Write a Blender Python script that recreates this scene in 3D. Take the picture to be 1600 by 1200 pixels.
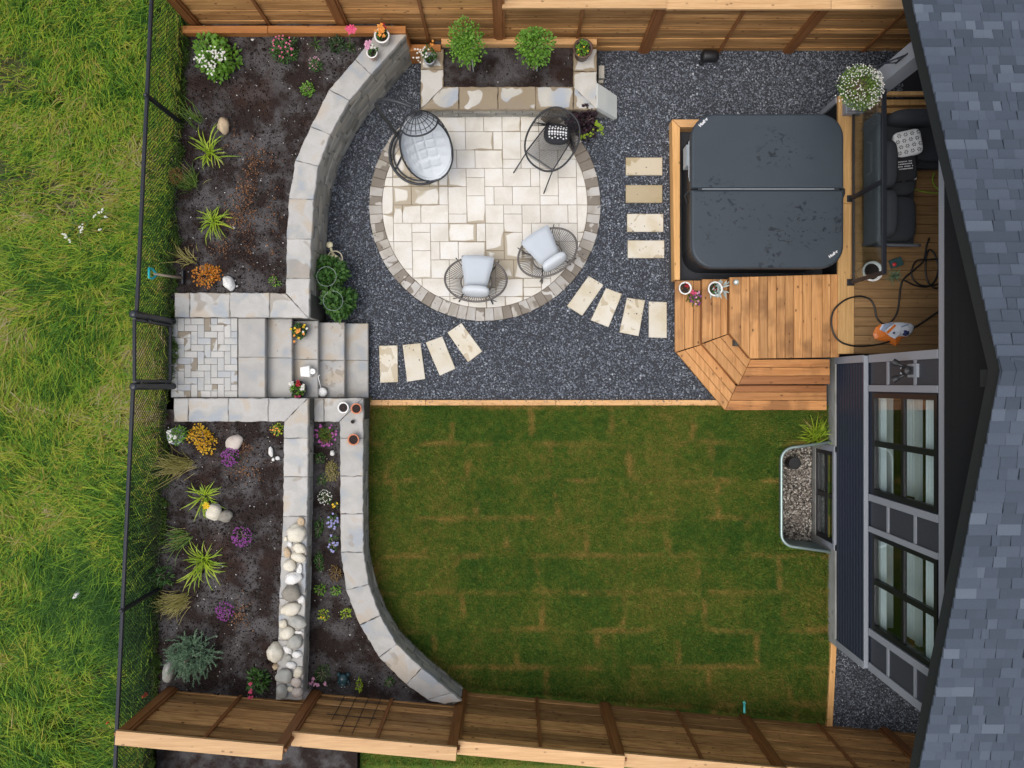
import bpy, bmesh, math, random
import numpy as np
from mathutils import Vector, Matrix, noise as mnoise

random.seed(7); RNG = np.random.default_rng(11)
for o in list(bpy.data.objects): bpy.data.objects.remove(o)
SC = bpy.context.scene
COL = SC.collection
R = math.radians

# ------------------------------------------------------------------ camera, sky, sun, exposure
H = 11.3                    # camera height above the gravel
F = 1111.1                  # focal length in pixels of a 1600 px wide frame
cam = bpy.data.cameras.new('camera'); cam.sensor_width = 36; cam.lens = 36 * F / 1600
cam.clip_end = 500; cam.clip_start = 0.1
camo = bpy.data.objects.new('camera', cam); COL.objects.link(camo)
camo.location = (0, 0, H); camo.rotation_euler = (0, 0, 0)
SC.camera = camo
SC.render.resolution_x = 1024; SC.render.resolution_y = 768
SUN_EL, SUN_AZ = 72, 230     # degrees; azimuth measured clockwise from +Y
W = bpy.data.worlds.new('World'); SC.world = W; W.use_nodes = True
wn = W.node_tree; wn.nodes.clear()
sky = wn.nodes.new('ShaderNodeTexSky'); sky.sky_type = 'NISHITA'; sky.sun_disc = False
sky.sun_elevation = R(SUN_EL); sky.sun_rotation = R(SUN_AZ)
sky.air_density = 1.0; sky.dust_density = 4.0; sky.ozone_density = 1.0
hs = wn.nodes.new('ShaderNodeHueSaturation'); hs.inputs['Saturation'].default_value = 0.47
bg = wn.nodes.new('ShaderNodeBackground'); bg.inputs['Strength'].default_value = 0.15
wo = wn.nodes.new('ShaderNodeOutputWorld')
wn.links.new(sky.outputs[0], hs.inputs['Color']); wn.links.new(hs.outputs[0], bg.inputs[0]); wn.links.new(bg.outputs[0], wo.inputs[0])
sl = bpy.data.lights.new('sun', 'SUN'); sl.energy = 0.9; sl.angle = R(45); sl.color = (1, 0.97, 0.93)
so = bpy.data.objects.new('sun', sl); COL.objects.link(so)
sd = Vector((math.sin(R(SUN_AZ)) * math.cos(R(SUN_EL)), math.cos(R(SUN_AZ)) * math.cos(R(SUN_EL)), math.sin(R(SUN_EL))))
so.rotation_euler = sd.to_track_quat('Z', 'Y').to_euler(); so.location = sd * 30
SC.view_settings.view_transform = 'Standard'; SC.view_settings.look = 'None'
SC.view_settings.exposure = 0.36; SC.view_settings.gamma = 1.0
SC.cycles.max_bounces = 6; SC.cycles.diffuse_bounces = 3; SC.cycles.caustics_reflective = False; SC.cycles.caustics_refractive = False

# ------------------------------------------------------------------ coordinates
def S(z): return F / (H - z)
def P(px, py, z): s = S(z); return Vector(((px - 800) / s, (600 - py) / s, z))
def P2(px, py, z): v = P(px, py, z); return (v.x, v.y)

# ------------------------------------------------------------------ materials
class G:
    def __init__(s, name):
        s.m = bpy.data.materials.new(name); s.m.use_nodes = True
        s.t = s.m.node_tree; s.t.nodes.clear()
        s.o = s.t.nodes.new('ShaderNodeOutputMaterial'); s.b = s.t.nodes.new('ShaderNodeBsdfPrincipled')
        s.t.links.new(s.b.outputs[0], s.o.inputs[0]); s._c = None
    def n(s, ty, **k):
        nd = s.t.nodes.new(ty)
        for a, b in k.items(): setattr(nd, a, b)
        return nd
    def i(s, nd, key, v):
        sk = nd.inputs[key]
        if isinstance(v, bpy.types.NodeSocket): s.t.links.new(v, sk)
        elif v is not None:
            if sk.type == 'RGBA' and len(v) == 3: v = (*v, 1)
            sk.default_value = v
    def co(s):
        if s._c is None: s._c = s.n('ShaderNodeTexCoord').outputs['Object']
        return s._c
    def rnd(s): return s.n('ShaderNodeObjectInfo').outputs['Random']
    def isl(s): return s.n('ShaderNodeNewGeometry').outputs['Random Per Island']
    def mapv(s, scale=(1, 1, 1), rot=(0, 0, 0), loc=None, v=None):
        m = s.n('ShaderNodeMapping'); s.i(m, 'Vector', v or s.co()); s.i(m, 'Scale', scale); s.i(m, 'Rotation', rot)
        if loc is not None: s.i(m, 'Location', loc)
        return m.outputs[0]
    def shift(s, k=37.0):
        r = s.rnd(); c = s.n('ShaderNodeCombineXYZ'); a = s.math('MULTIPLY', r, k); s.i(c, 0, a); s.i(c, 1, a); s.i(c, 2, a)
        v = s.n('ShaderNodeVectorMath', operation='ADD'); s.i(v, 0, s.co()); s.i(v, 1, c.outputs[0]); return v.outputs[0]
    def noise(s, sc, det=3, ro=0.55, v=None, dist=0):
        t = s.n('ShaderNodeTexNoise'); s.i(t, 'Vector', v or s.co()); s.i(t, 'Scale', sc); s.i(t, 'Detail', det); s.i(t, 'Roughness', ro); s.i(t, 'Distortion', dist)
        return t.outputs[0]
    def vor(s, sc, v=None, out=0, feat='F1'):
        t = s.n('ShaderNodeTexVoronoi', feature=feat); s.i(t, 'Vector', v or s.co()); s.i(t, 'Scale', sc); return t.outputs[out]
    def math(s, op, a, b=None, c=None, clamp=False):
        m = s.n('ShaderNodeMath', operation=op, use_clamp=clamp); s.i(m, 0, a)
        if b is not None: s.i(m, 1, b)
        if c is not None: s.i(m, 2, c)
        return m.outputs[0]
    def ramp(s, f, stops, interp='LINEAR'):
        r = s.n('ShaderNodeValToRGB'); s.i(r, 0, f); e = r.color_ramp; e.interpolation = interp
        while len(e.elements) < len(stops): e.elements.new(0.5)
        for el, (p, c) in zip(e.elements, stops):
            el.position = p
            if not isinstance(c, (tuple, list)): c = (c, c, c)
            el.color = (*c, 1)
        return r.outputs[0]
    def mix(s, f, a, b, bl='MIX'):
        m = s.n('ShaderNodeMix', data_type='RGBA', blend_type=bl); s.i(m, 0, f); s.i(m, 6, a); s.i(m, 7, b); return m.outputs[2]
    def val(s, c, f):           # multiply colour by scalar
        m = s.n('ShaderNodeVectorMath', operation='SCALE'); s.i(m, 0, c); s.i(m, 3, f); return m.outputs[0]
    def bump(s, h, st=0.4, d=0.01):
        b = s.n('ShaderNodeBump'); s.i(b, 'Height', h); s.i(b, 'Strength', st); s.i(b, 'Distance', d); s.i(s.b, 'Normal', b.outputs[0])
    def set(s, col=None, rough=None, metal=None, spec=None):
        if col is not None: s.i(s.b, 'Base Color', col)
        if rough is not None: s.i(s.b, 'Roughness', rough)
        if metal is not None: s.i(s.b, 'Metallic', metal)
        if spec is not None: s.i(s.b, 'Specular IOR Level', spec)
        return s.m
    def trans(s, col, f=0.3):   # leaf translucency
        t = s.n('ShaderNodeBsdfTranslucent'); s.i(t, 0, col); x = s.n('ShaderNodeMixShader'); s.i(x, 0, f)
        s.t.links.new(s.b.outputs[0], x.inputs[1]); s.t.links.new(t.outputs[0], x.inputs[2]); s.t.links.new(x.outputs[0], s.o.inputs[0])

def m_plain(name, col, rough=0.5, var=0.12, sc=18, bmp=0.0, metal=0.0, spec=0.5, orand=0.0):
    g = G(name); n = g.noise(sc, 4); f = g.math('MULTIPLY_ADD', n, var * 2, 1 - var)
    if orand: f = g.math('MULTIPLY', f, g.math('MULTIPLY_ADD', g.rnd(), orand, 1 - orand / 2))
    c = g.val(tuple(col), f); rr = g.math('MULTIPLY_ADD', n, 0.2, rough - 0.1)
    if bmp: g.bump(n, bmp, 0.01)
    return g.set(c, rr, metal, spec)

def m_wood(name, c1, c2, axis, knot=0.6, rough=0.55, orand=0.35, dark=(0.09, 0.035, 0.012), stain=0.0):
    g = G(name); v = g.shift(53)
    sc = [26, 26, 26]; sc[axis] = 1.3
    gr = g.noise(1.0, 5, 0.62, g.mapv(tuple(sc), v=v), 0.6)
    fine = [160, 160, 160]; fine[axis] = 5
    fn = g.noise(1.0, 3, 0.6, g.mapv(tuple(fine), v=v))
    f = g.ramp(gr, [(0.32, 0), (0.7, 1)])
    c = g.mix(f, c1, c2)
    c = g.val(c, g.math('MULTIPLY_ADD', fn, 0.5, 0.75))
    c = g.val(c, g.math('MULTIPLY_ADD', g.rnd(), orand, 1 - orand / 2))
    ks = [3.4, 3.4, 3.4]; ks[axis] = 2.0
    k = g.vor(2.6, g.mapv(tuple(ks), v=v))
    km = g.ramp(k, [(0.07, 1), (0.16, 0)])
    c = g.mix(g.math('MULTIPLY', km, knot), c, dark)
    if stain:
        st = g.ramp(g.noise(1.7, 3, 0.6, v), [(0.5, 0), (0.66, 1)])
        c = g.mix(g.math('MULTIPLY', st, stain), c, dark)
    g.bump(gr, 0.25, 0.006)
    return g.set(c, g.math('MULTIPLY_ADD', gr, 0.3, rough - 0.15), spec=0.35)

def m_stone(name, cols, wet=None, wetamt=0.0, wsc=3.0, thr=0.55, rough=0.75, orand=0.15, bsc=2.0, edge=0.0, own=True):
    g = G(name); v = g.shift(41)
    n = g.noise(bsc, 3, 0.5, g.mapv((1, 1, 1), v=v), 0.4)
    c = g.ramp(n, [(0.35 + 0.30 * k / max(1, len(cols) - 1), q) for k, q in enumerate(cols)])
    fn = g.noise(60, 4, 0.65, v); c = g.val(c, g.math('MULTIPLY_ADD', fn, 0.3, 0.85))
    c = g.val(c, g.math('MULTIPLY_ADD', g.rnd(), orand, 1 - orand / 2))
    rg = g.math('MULTIPLY_ADD', fn, 0.2, rough - 0.1)
    if wet:
        w = g.noise(wsc, 2, 0.45, v if own else None, 0.5)
        w = g.math('ADD', w, g.math('MULTIPLY_ADD', g.rnd(), 0.28 if own else 0.10, -0.14 if own else -0.05))
        if edge:
            sx = g.n('ShaderNodeSeparateXYZ'); g.i(sx, 0, g.n('ShaderNodeTexCoord').outputs['Generated'])
            ex = g.math('MINIMUM', sx.outputs[0], g.math('SUBTRACT', 1.0, sx.outputs[0])); ey = g.math('MINIMUM', sx.outputs[1], g.math('SUBTRACT', 1.0, sx.outputs[1]))
            e = g.math('SUBTRACT', 1.0, g.math('MULTIPLY', g.math('MINIMUM', ex, ey), 3.2), clamp=True)
            e = g.math('POWER', e, 2.0); w = g.math('ADD', w, g.math('MULTIPLY', e, g.math('MULTIPLY', g.noise(wsc * 2.5, 2, 0.5, v), edge * 2)))
        w = g.ramp(w, [(thr, 0), (thr + 0.025, 1)])
        c = g.mix(g.math('MULTIPLY', w, wetamt), c, wet)
        rg = g.math('SUBTRACT', rg, g.math('MULTIPLY', w, 0.3))
    g.bump(g.math('ADD', fn, g.math('MULTIPLY', g.noise(9, 4, 0.6, v), 2.0)), 0.35, 0.006)
    return g.set(c, rg, spec=0.4)

def m_leaf(name, stops, patch=1.2, pv=0.5, rough=0.5, tr=0.25, isl=0.6):
    g = G(name); r = g.isl(); n = g.noise(patch, 3, 0.6)
    f = g.math('ADD', g.math('MULTIPLY', r, isl), g.math('MULTIPLY_ADD', n, pv, (1 - isl) / 2 - pv / 2 + 0.0), clamp=True)
    c = g.ramp(f, stops); g.set(c, rough, spec=0.3); g.trans(c, tr); return g.m

M = {}
M['coping'] = m_stone('coping stone', [(0.325, 0.345, 0.365), (0.40, 0.385, 0.355), (0.44, 0.43, 0.41), (0.44, 0.385, 0.315)], (0.21, 0.17, 0.12), 0.6, 2.2, 0.68, orand=0.14, bsc=2.6)
M['coping_wet'] = m_stone('rain-stained coping stone', [(0.36, 0.39, 0.43), (0.48, 0.455, 0.40), (0.54, 0.52, 0.48)], (0.24, 0.175, 0.095), 0.85, 2.4, 0.60, orand=0.1, bsc=2.2, edge=0.30)
M['tread'] = m_stone('stair tread', [(0.31, 0.33, 0.35), (0.37, 0.355, 0.33), (0.41, 0.395, 0.37), (0.41, 0.355, 0.285)], (0.17, 0.135, 0.09), 0.6, 11, 0.70, orand=0.12, bsc=2.4)
M['block'] = m_stone('wall block', [(0.24, 0.24, 0.22), (0.35, 0.34, 0.305), (0.42, 0.385, 0.32)], (0.13, 0.12, 0.09), 0.5, 3, 0.62, orand=0.4, rough=0.85)
M['core'] = m_plain('wall joint', (0.06, 0.058, 0.05), 0.9, 0.3)
M['paver'] = m_stone('cream paver', [(0.60, 0.56, 0.485), (0.66, 0.625, 0.555), (0.69, 0.665, 0.62)], (0.33, 0.265, 0.165), 0.8, 0.75, 0.66, orand=0.09, bsc=3, edge=0.13, own=False)
M['paver_joint'] = m_plain('paver joint sand', (0.17, 0.12, 0.07), 0.9, 0.3, 30)
M['soldier'] = m_stone('border paver', [(0.34, 0.31, 0.26), (0.44, 0.41, 0.37), (0.48, 0.46, 0.43)], (0.15, 0.120, 0.088), 0.88, 3.6, 0.50, orand=0.2, bsc=3)
M['landing'] = m_stone('landing paver', [(0.385, 0.395, 0.405), (0.45, 0.44, 0.41), (0.49, 0.475, 0.45)], (0.20, 0.16, 0.105), 0.9, 3.4, 0.63, orand=0.12, bsc=3)
M['stepstone'] = m_stone('stepping stone', [(0.54, 0.47, 0.34), (0.60, 0.545, 0.435), (0.62, 0.575, 0.49)], (0.36, 0.28, 0.16), 0.65, 5, 0.67, orand=0.08, bsc=2.5, edge=0.04)
M['stepwet'] = m_stone('rain-soaked stepping stone', [(0.36, 0.285, 0.16), (0.42, 0.34, 0.215)], (0.58, 0.51, 0.38), 0.7, 2.6, 0.66, orand=0.05, bsc=3)
M['slab'] = m_stone('pale slab', [(0.50, 0.54, 0.52), (0.58, 0.60, 0.57)], None, orand=0.05)
M['concrete'] = m_stone('foundation concrete', [(0.27, 0.27, 0.25), (0.36, 0.36, 0.34)], (0.16, 0.16, 0.14), 0.5, 2, 0.62)
M['fence_x'] = m_wood('fence board cedar', (0.26, 0.12, 0.039), (0.59, 0.325, 0.125), 0, 0.9, orand=0.8)
M['fence_post'] = m_wood('fence post', (0.17, 0.065, 0.02), (0.29, 0.12, 0.04), 2, 0.3, orand=0.2)
M['cap_x'] = m_wood('fence cap', (0.48, 0.27, 0.115), (0.64, 0.405, 0.20), 0, 0.6, orand=0.22)
M['tie'] = m_wood('landscape timber', (0.34, 0.13, 0.035), (0.52, 0.22, 0.065), 0, 0.6, orand=0.2)
M['edge_x'] = m_wood('edging timber', (0.52, 0.27, 0.10), (0.70, 0.42, 0.19), 0, 0.6, orand=0.3)
M['edge_y'] = m_wood('edging timber lengthways', (0.55, 0.28, 0.09), (0.72, 0.42, 0.17), 1, 0.6, orand=0.3)
M['deck_x'] = m_wood('deck board across', (0.36, 0.145, 0.042), (0.55, 0.265, 0.095), 0, 0.85, orand=0.4, stain=0.5)
M['deck_y'] = m_wood('deck board', (0.38, 0.17, 0.052), (0.58, 0.305, 0.12), 1, 0.9, orand=0.42, stain=0.5)
M['deck_d'] = m_wood('deck board diagonal', (0.40, 0.18, 0.055), (0.60, 0.31, 0.12), 1, 0.8, orand=0.35, stain=0.35)
M['deck_wet'] = m_wood('soaked deck board', (0.26, 0.10, 0.035), (0.40, 0.17, 0.06), 0, 0.6, orand=0.25, rough=0.4)  # darker, smoother boards where the two steps meet
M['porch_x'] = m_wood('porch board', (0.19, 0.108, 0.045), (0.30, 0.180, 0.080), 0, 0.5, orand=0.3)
M['beam_y'] = m_wood('border plank', (0.44, 0.24, 0.085), (0.62, 0.38, 0.155), 1, 0.5, orand=0.2)
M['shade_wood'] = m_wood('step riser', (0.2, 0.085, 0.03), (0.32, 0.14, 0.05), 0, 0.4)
M['blackmetal'] = m_plain('black powder-coated metal', (0.014, 0.016, 0.022), 0.4, 0.2, 30)
M['vinyl'] = m_plain('black vinyl chain link', (0.012, 0.014, 0.016), 0.5, 0.1)
M['darkplastic'] = m_plain('black plastic', (0.012, 0.012, 0.014), 0.5, 0.2)
M['white'] = m_plain('white glaze', (0.78, 0.77, 0.74), 0.35, 0.06)
M['cream'] = m_plain('cream enamel', (0.78, 0.70, 0.46), 0.35, 0.06)
M['terracotta'] = m_plain('terracotta', (0.56, 0.20, 0.10), 0.6, 0.15)
M['brownpot'] = m_plain('brown pot', (0.10, 0.055, 0.04), 0.45, 0.2)
M['greypot'] = m_plain('grey pot', (0.33, 0.35, 0.38), 0.6, 0.1)
M['blindgrey'] = m_plain('grey-green blind', (0.22, 0.27, 0.28), 0.7, 0.05)  # reflection on the basement pane, put into a panel colour
M['pot_soil'] = m_plain('potting soil', (0.022, 0.014, 0.012), 0.95, 0.4, 60, 0.6)
M['teal'] = m_plain('teal plastic', (0.012, 0.36, 0.40), 0.35, 0.08)
M['shaft'] = m_plain('weathered ash shaft', (0.42, 0.34, 0.25), 0.6, 0.15)
M['steel'] = m_plain('galvanised steel', (0.33, 0.42, 0.40), 0.42, 0.15, 9, metal=0.55)
M['trim'] = m_plain('light grey trim', (0.27, 0.285, 0.315), 0.5, 0.05)
M['navy'] = m_plain('navy siding', (0.021, 0.028, 0.047), 0.5, 0.08)
M['panel'] = m_plain('charcoal panel', (0.040, 0.044, 0.055), 0.6, 0.05)
M['gable'] = m_plain('black lap siding', (0.011, 0.012, 0.014), 0.7, 0.08, spec=0.25)
M['fascia'] = m_plain('dark fascia', (0.024, 0.028, 0.029), 0.65, 0.06, spec=0.25)
M['wframe'] = m_plain('black window frame', (0.008, 0.009, 0.012), 0.35, 0.05)
M['shade'] = m_plain('white pleated shade', (0.80, 0.85, 0.86), 0.8, 0.03)
M['room'] = m_plain('room plaster', (0.45, 0.43, 0.37), 0.8, 0.05)
M['roomfloor'] = m_wood('room floor', (0.10, 0.06, 0.03), (0.18, 0.11, 0.06), 1, 0.1)
M['cushion'] = m_plain('pale grey cushion', (0.47, 0.505, 0.54), 0.9, 0.04, 9, 0.15)
M['cushw'] = m_plain('white cushion', (0.58, 0.61, 0.635), 0.9, 0.04, 9, 0.15)
M['rope'] = m_plain('grey-brown rope', (0.13, 0.115, 0.105), 0.7, 0.15)
M['ropeblk'] = m_plain('black rope', (0.022, 0.022, 0.025), 0.6, 0.15)
M['egg'] = m_plain('charcoal steel', (0.028, 0.031, 0.036), 0.45, 0.15)
M['blackcloth'] = m_plain('black cloth', (0.016, 0.017, 0.02), 0.9, 0.15, 25, 0.1)
M['sofa'] = m_plain('charcoal upholstery', (0.028, 0.031, 0.037), 0.9, 0.12, 30, 0.1)
M['sofaframe'] = m_plain('grey woven sofa frame', (0.11, 0.12, 0.135), 0.7, 0.15)
M['print'] = m_plain('white print', (0.75, 0.75, 0.75), 0.8, 0.03)
M['orangebag'] = m_plain('orange bag foil', (0.75, 0.20, 0.03), 0.35, 0.1)
M['bagwhite'] = m_plain('white bag print', (0.72, 0.76, 0.82), 0.35, 0.05)
M['baggrey'] = m_plain('blue-grey bag print', (0.32, 0.38, 0.50), 0.35, 0.08)
M['bagnavy'] = m_plain('navy print', (0.03, 0.04, 0.13), 0.4, 0.05)
M['redplastic'] = m_plain('red plastic', (0.6, 0.03, 0.03), 0.4, 0.05)
M['orangeplastic'] = m_plain('orange marker', (0.85, 0.12, 0.05), 0.5, 0.05)
M['greenline'] = m_plain('green cord', (0.25, 0.55, 0.03), 0.5, 0.05)
M['hose'] = m_plain('black hose', (0.010, 0.010, 0.011), 0.4, 0.1)
M['tealbox'] = m_plain('dark teal box', (0.03, 0.08, 0.085), 0.5, 0.15)
M['tealglaze'] = m_plain('dark teal glaze', (0.02, 0.055, 0.065), 0.3, 0.35, 25)
M['aqua'] = m_plain('aqua plastic', (0.12, 0.65, 0.60), 0.4, 0.05)
M['bark'] = m_plain('bark', (0.30, 0.24, 0.18), 0.9, 0.25, 40, 0.4)
M['stemgreen'] = m_plain('green stem', (0.08, 0.14, 0.03), 0.7, 0.2)
M['chip'] = m_leaf('bark chip', [(0, (0.05, 0.02, 0.01)), (0.6, (0.15, 0.072, 0.034)), (1, (0.34, 0.20, 0.11))], tr=0.0, rough=0.9)
# rocks
def m_rock(name, a, b, sp=0.4):
    g = G(name); v = g.shift(29); n = g.noise(5, 4, 0.6, v); c = g.mix(g.ramp(n, [(0.3, 0), (0.7, 1)]), a, b)
    f = g.ramp(g.noise(14, 2, 0.5, v), [(0.66, 0), (0.72, 1)]); c = g.mix(g.math('MULTIPLY', f, sp), c, (0.16, 0.13, 0.10))
    g.bump(g.noise(30, 4, 0.6, v), 0.3, 0.006); return g.set(c, 0.7, spec=0.35)
M['rock_cream'] = m_rock('cream rock', (0.60, 0.54, 0.42), (0.70, 0.66, 0.56), 0.3)
M['rock_white'] = m_rock('white rock', (0.62, 0.60, 0.57), (0.74, 0.73, 0.70), 0.25)
M['rock_grey'] = m_rock('grey rock', (0.30, 0.30, 0.27), (0.42, 0.41, 0.37), 0.3)
M['rock_tan'] = m_rock('tan rock', (0.42, 0.30, 0.18), (0.55, 0.43, 0.29), 0.4)
M['rock_pink'] = m_rock('pinkish rock', (0.46, 0.39, 0.34), (0.56, 0.50, 0.44), 0.2)
M['rock_dark'] = m_rock('brown-grey rock', (0.20, 0.18, 0.145), (0.29, 0.27, 0.23), 0.4)
# loose things
def m_gravel(name, stops, rough=0.5, spec=0.55):
    g = G(name); c = g.ramp(g.isl(), stops, 'LINEAR'); c = g.val(c, g.math('MULTIPLY_ADD', g.noise(2.2, 3), 0.5, 0.75)); return g.set(c, rough, spec=spec)
GST = [(0, (0.050, 0.057, 0.072)), (0.4, (0.118, 0.132, 0.162)), (0.78, (0.215, 0.238, 0.28)), (0.96, (0.34, 0.37, 0.41)), (1.0, (0.56, 0.59, 0.62))]
M['gravel'] = m_gravel('blue-grey gravel', GST)
M['gravelbase'] = m_plain('gravel bed', (0.03, 0.033, 0.04), 0.8, 0.4, 40, 0.6)
M['pebble'] = m_gravel('well pebbles', [(0, (0.06, 0.05, 0.045)), (0.4, (0.22, 0.19, 0.16)), (0.75, (0.42, 0.37, 0.31)), (1, (0.7, 0.68, 0.62))])
def m_soil():
    g = G('garden soil'); n = g.noise(2.4, 5, 0.62); n2 = g.noise(45, 4, 0.7); d = g.ramp(n, [(0.44, 0), (0.60, 1)])
    c = g.mix(d, (0.024, 0.016, 0.014), (0.085, 0.078, 0.078)); c = g.val(c, g.math('MULTIPLY_ADD', n2, 1.1, 0.45))
    br = g.ramp(g.noise(1.3, 3, 0.5, g.mapv((1, 1, 1), loc=(7, 3, 0))), [(0.56, 0), (0.66, 1)]); c = g.mix(g.math('MULTIPLY', br, 0.5), c, (0.045, 0.022, 0.014))
    g.bump(n2, 0.7, 0.02); return g.set(c, 0.95, spec=0.2)
M['soil'] = m_soil()
M['clod'] = m_gravel('soil crumbs', [(0, (0.014, 0.009, 0.008)), (0.6, (0.038, 0.03, 0.027)), (0.965, (0.075, 0.066, 0.062)), (0.985, (0.5, 0.48, 0.44)), (1, (0.7, 0.68, 0.65))], 0.95, 0.2)
def lawn_col(g, isl=None):
    v = g.co(); br = g.n('ShaderNodeTexBrick'); vv = g.mapv((1, 1, 1), loc=(0.35, 0.29, 0), v=v)
    wob = g.n('ShaderNodeVectorMath', operation='MULTIPLY_ADD'); nz = g.n('ShaderNodeTexNoise'); g.i(nz, 'Vector', v); g.i(nz, 'Scale', 1.6); g.i(nz, 'Detail', 4.0)
    g.i(wob, 0, nz.outputs[1]); g.i(wob, 1, (0.22, 0.13, 0)); g.i(wob, 2, vv)
    sp_ = g.n('ShaderNodeSeparateXYZ'); g.i(sp_, 0, wob.outputs[0]); row_i = g.math('FLOOR', g.math('DIVIDE', sp_.outputs[1], 0.592)); wn_ = g.n('ShaderNodeTexWhiteNoise', noise_dimensions='1D'); g.i(wn_, 'W', row_i)
    cb_ = g.n('ShaderNodeCombineXYZ'); g.i(cb_, 0, g.math('MULTIPLY_ADD', wn_.outputs[0], 3.1, sp_.outputs[0])); g.i(cb_, 1, sp_.outputs[1])
    g.i(br, 'Vector', cb_.outputs[0]); g.i(br, 'Scale', 1.0); g.i(br, 'Brick Width', 1.28); g.i(br, 'Row Height', 0.592); g.i(br, 'Mortar Size', 0.085); g.i(br, 'Mortar Smooth', 1.0)
    br.offset = 0.0; g.i(br, 'Color1', (0.25, 0.25, 0.25)); g.i(br, 'Color2', (0.75, 0.75, 0.75)); g.i(br, 'Mortar', (0.5, 0.5, 0.5)); g.i(br, 'Bias', 0.0)
    n = g.noise(1.1, 4, 0.6); n2 = g.noise(9, 3, 0.6)
    f = g.math('ADD', g.math('MULTIPLY_ADD', br.outputs[0], 0.55, g.math('MULTIPLY_ADD', n, 0.95, -0.09)), g.math('MULTIPLY_ADD', n2, 0.85, -0.66))
    if isl is not None: f = g.math('ADD', f, g.math('MULTIPLY_ADD', isl, 0.75, -0.375))
    c = g.ramp(f, [(0.10, (0.036, 0.094, 0.013)), (0.38, (0.076, 0.136, 0.016)), (0.61, (0.136, 0.160, 0.022)), (0.95, (0.26, 0.19, 0.05))])
    sm = g.math('MULTIPLY', br.outputs[1], g.ramp(g.noise(1.7, 4, 0.65, g.mapv((0.8, 1.3, 1), loc=(3, 9, 0))), [(0.44, 0), (0.62, 1)]))
    sm = g.math('MULTIPLY', sm, g.ramp(g.noise(22, 3, 0.65), [(0.36, 0.3), (0.6, 1)]))
    pt2 = g.ramp(g.noise(3.3, 5, 0.7, g.mapv((1, 1, 1), loc=(1, 4, 0))), [(0.58, 0), (0.74, 0.4)])
    sm = g.math('MAXIMUM', sm, pt2)
    return g.mix(g.math('MULTIPLY', sm, 0.8), c, (0.40, 0.235, 0.07))
g = G('sod lawn'); c = lawn_col(g); c = g.val(c, g.math('MULTIPLY_ADD', g.noise(70, 3, 0.7), 1.0, 0.4)); g.bump(g.noise(90, 3, 0.7), 0.8, 0.02); M['lawn'] = g.set(c, 0.85, spec=0.2)
g = G('lawn blades'); c = lawn_col(g, g.isl()); c = g.val(c, 1.25); g.set(c, 0.6, spec=0.25); g.trans(c, 0.3); M['lawnblade'] = g.m
def meadow_col(g, isl=None):
    n = g.noise(0.5, 3, 0.55); n2 = g.noise(2.2, 4, 0.65, g.mapv((1, 1, 1), loc=(5, 2, 0)))
    f = g.math('ADD', g.math('MULTIPLY_ADD', n, 1.6, -0.43), g.math('MULTIPLY_ADD', n2, 1.2, -0.60))
    if isl is not None: f = g.math('ADD', f, g.math('MULTIPLY_ADD', isl, 0.75, -0.37))
    return g.ramp(f, [(0.02, (0.03, 0.10, 0.012)), (0.26, (0.11, 0.26, 0.022)), (0.46, (0.27, 0.43, 0.032)), (0.64, (0.40, 0.43, 0.045)), (0.80, (0.42, 0.34, 0.085)), (0.96, (0.46, 0.38, 0.22))])
g = G('meadow ground'); c = g.mix(g.ramp(g.noise(1.4, 4, 0.6), [(0.4, 0), (0.65, 1)]), (0.05, 0.062, 0.02), (0.075, 0.06, 0.045)); c = g.val(c, g.math('MULTIPLY_ADD', g.noise(40, 4, 0.7), 1.0, 0.5)); M['meadow'] = g.set(c, 0.95, spec=0.1)
g = G('meadow blades'); c = meadow_col(g, g.isl()); g.set(c, 0.6, spec=0.25); g.trans(c, 0.35); M['meadowblade'] = g.m
# foliage
M['leaf_bright'] = m_leaf('bright leaves', [(0, (0.05, 0.14, 0.012)), (0.5, (0.12, 0.27, 0.025)), (1, (0.24, 0.42, 0.06))], 8)
M['leaf_mid'] = m_leaf('mid green leaves', [(0, (0.02, 0.065, 0.012)), (0.5, (0.05, 0.135, 0.025)), (1, (0.12, 0.22, 0.05))], 8)
M['leaf_dark'] = m_leaf('dark green leaves', [(0, (0.014, 0.035, 0.012)), (0.5, (0.035, 0.075, 0.025)), (1, (0.08, 0.13, 0.05))], 8)
M['leaf_lime'] = m_leaf('lime leaves', [(0, (0.12, 0.22, 0.012)), (0.5, (0.26, 0.38, 0.02)), (1, (0.45, 0.52, 0.05))], 8)
M['leaf_silver'] = m_leaf('silver leaves', [(0, (0.22, 0.30, 0.28)), (0.5, (0.40, 0.48, 0.46)), (1, (0.60, 0.66, 0.64))], 8)
M['leaf_spruce'] = m_leaf('spruce needles', [(0, (0.08, 0.16, 0.10)), (0.5, (0.19, 0.31, 0.19)), (1, (0.34, 0.46, 0.30))], 6)
M['leaf_orange'] = m_leaf('orange leaves', [(0, (0.35, 0.10, 0.015)), (0.5, (0.58, 0.20, 0.02)), (1, (0.50, 0.34, 0.03))], 6)
M['leaf_yellow'] = m_leaf('golden leaves', [(0, (0.40, 0.17, 0.01)), (0.5, (0.65, 0.36, 0.015)), (1, (0.72, 0.55, 0.03))], 6)
M['leaf_purple'] = m_leaf('burgundy leaves', [(0, (0.012, 0.006, 0.010)), (0.5, (0.035, 0.018, 0.026)), (1, (0.09, 0.045, 0.055))], 8)
M['leaf_straw'] = m_leaf('straw grass', [(0, (0.16, 0.15, 0.03)), (0.5, (0.30, 0.27, 0.07)), (1, (0.46, 0.35, 0.17))], 4)
M['leaf_rust'] = m_leaf('rusty stems', [(0, (0.08, 0.045, 0.012)), (0.5, (0.18, 0.10, 0.025)), (1, (0.28, 0.19, 0.05))], 6)
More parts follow.
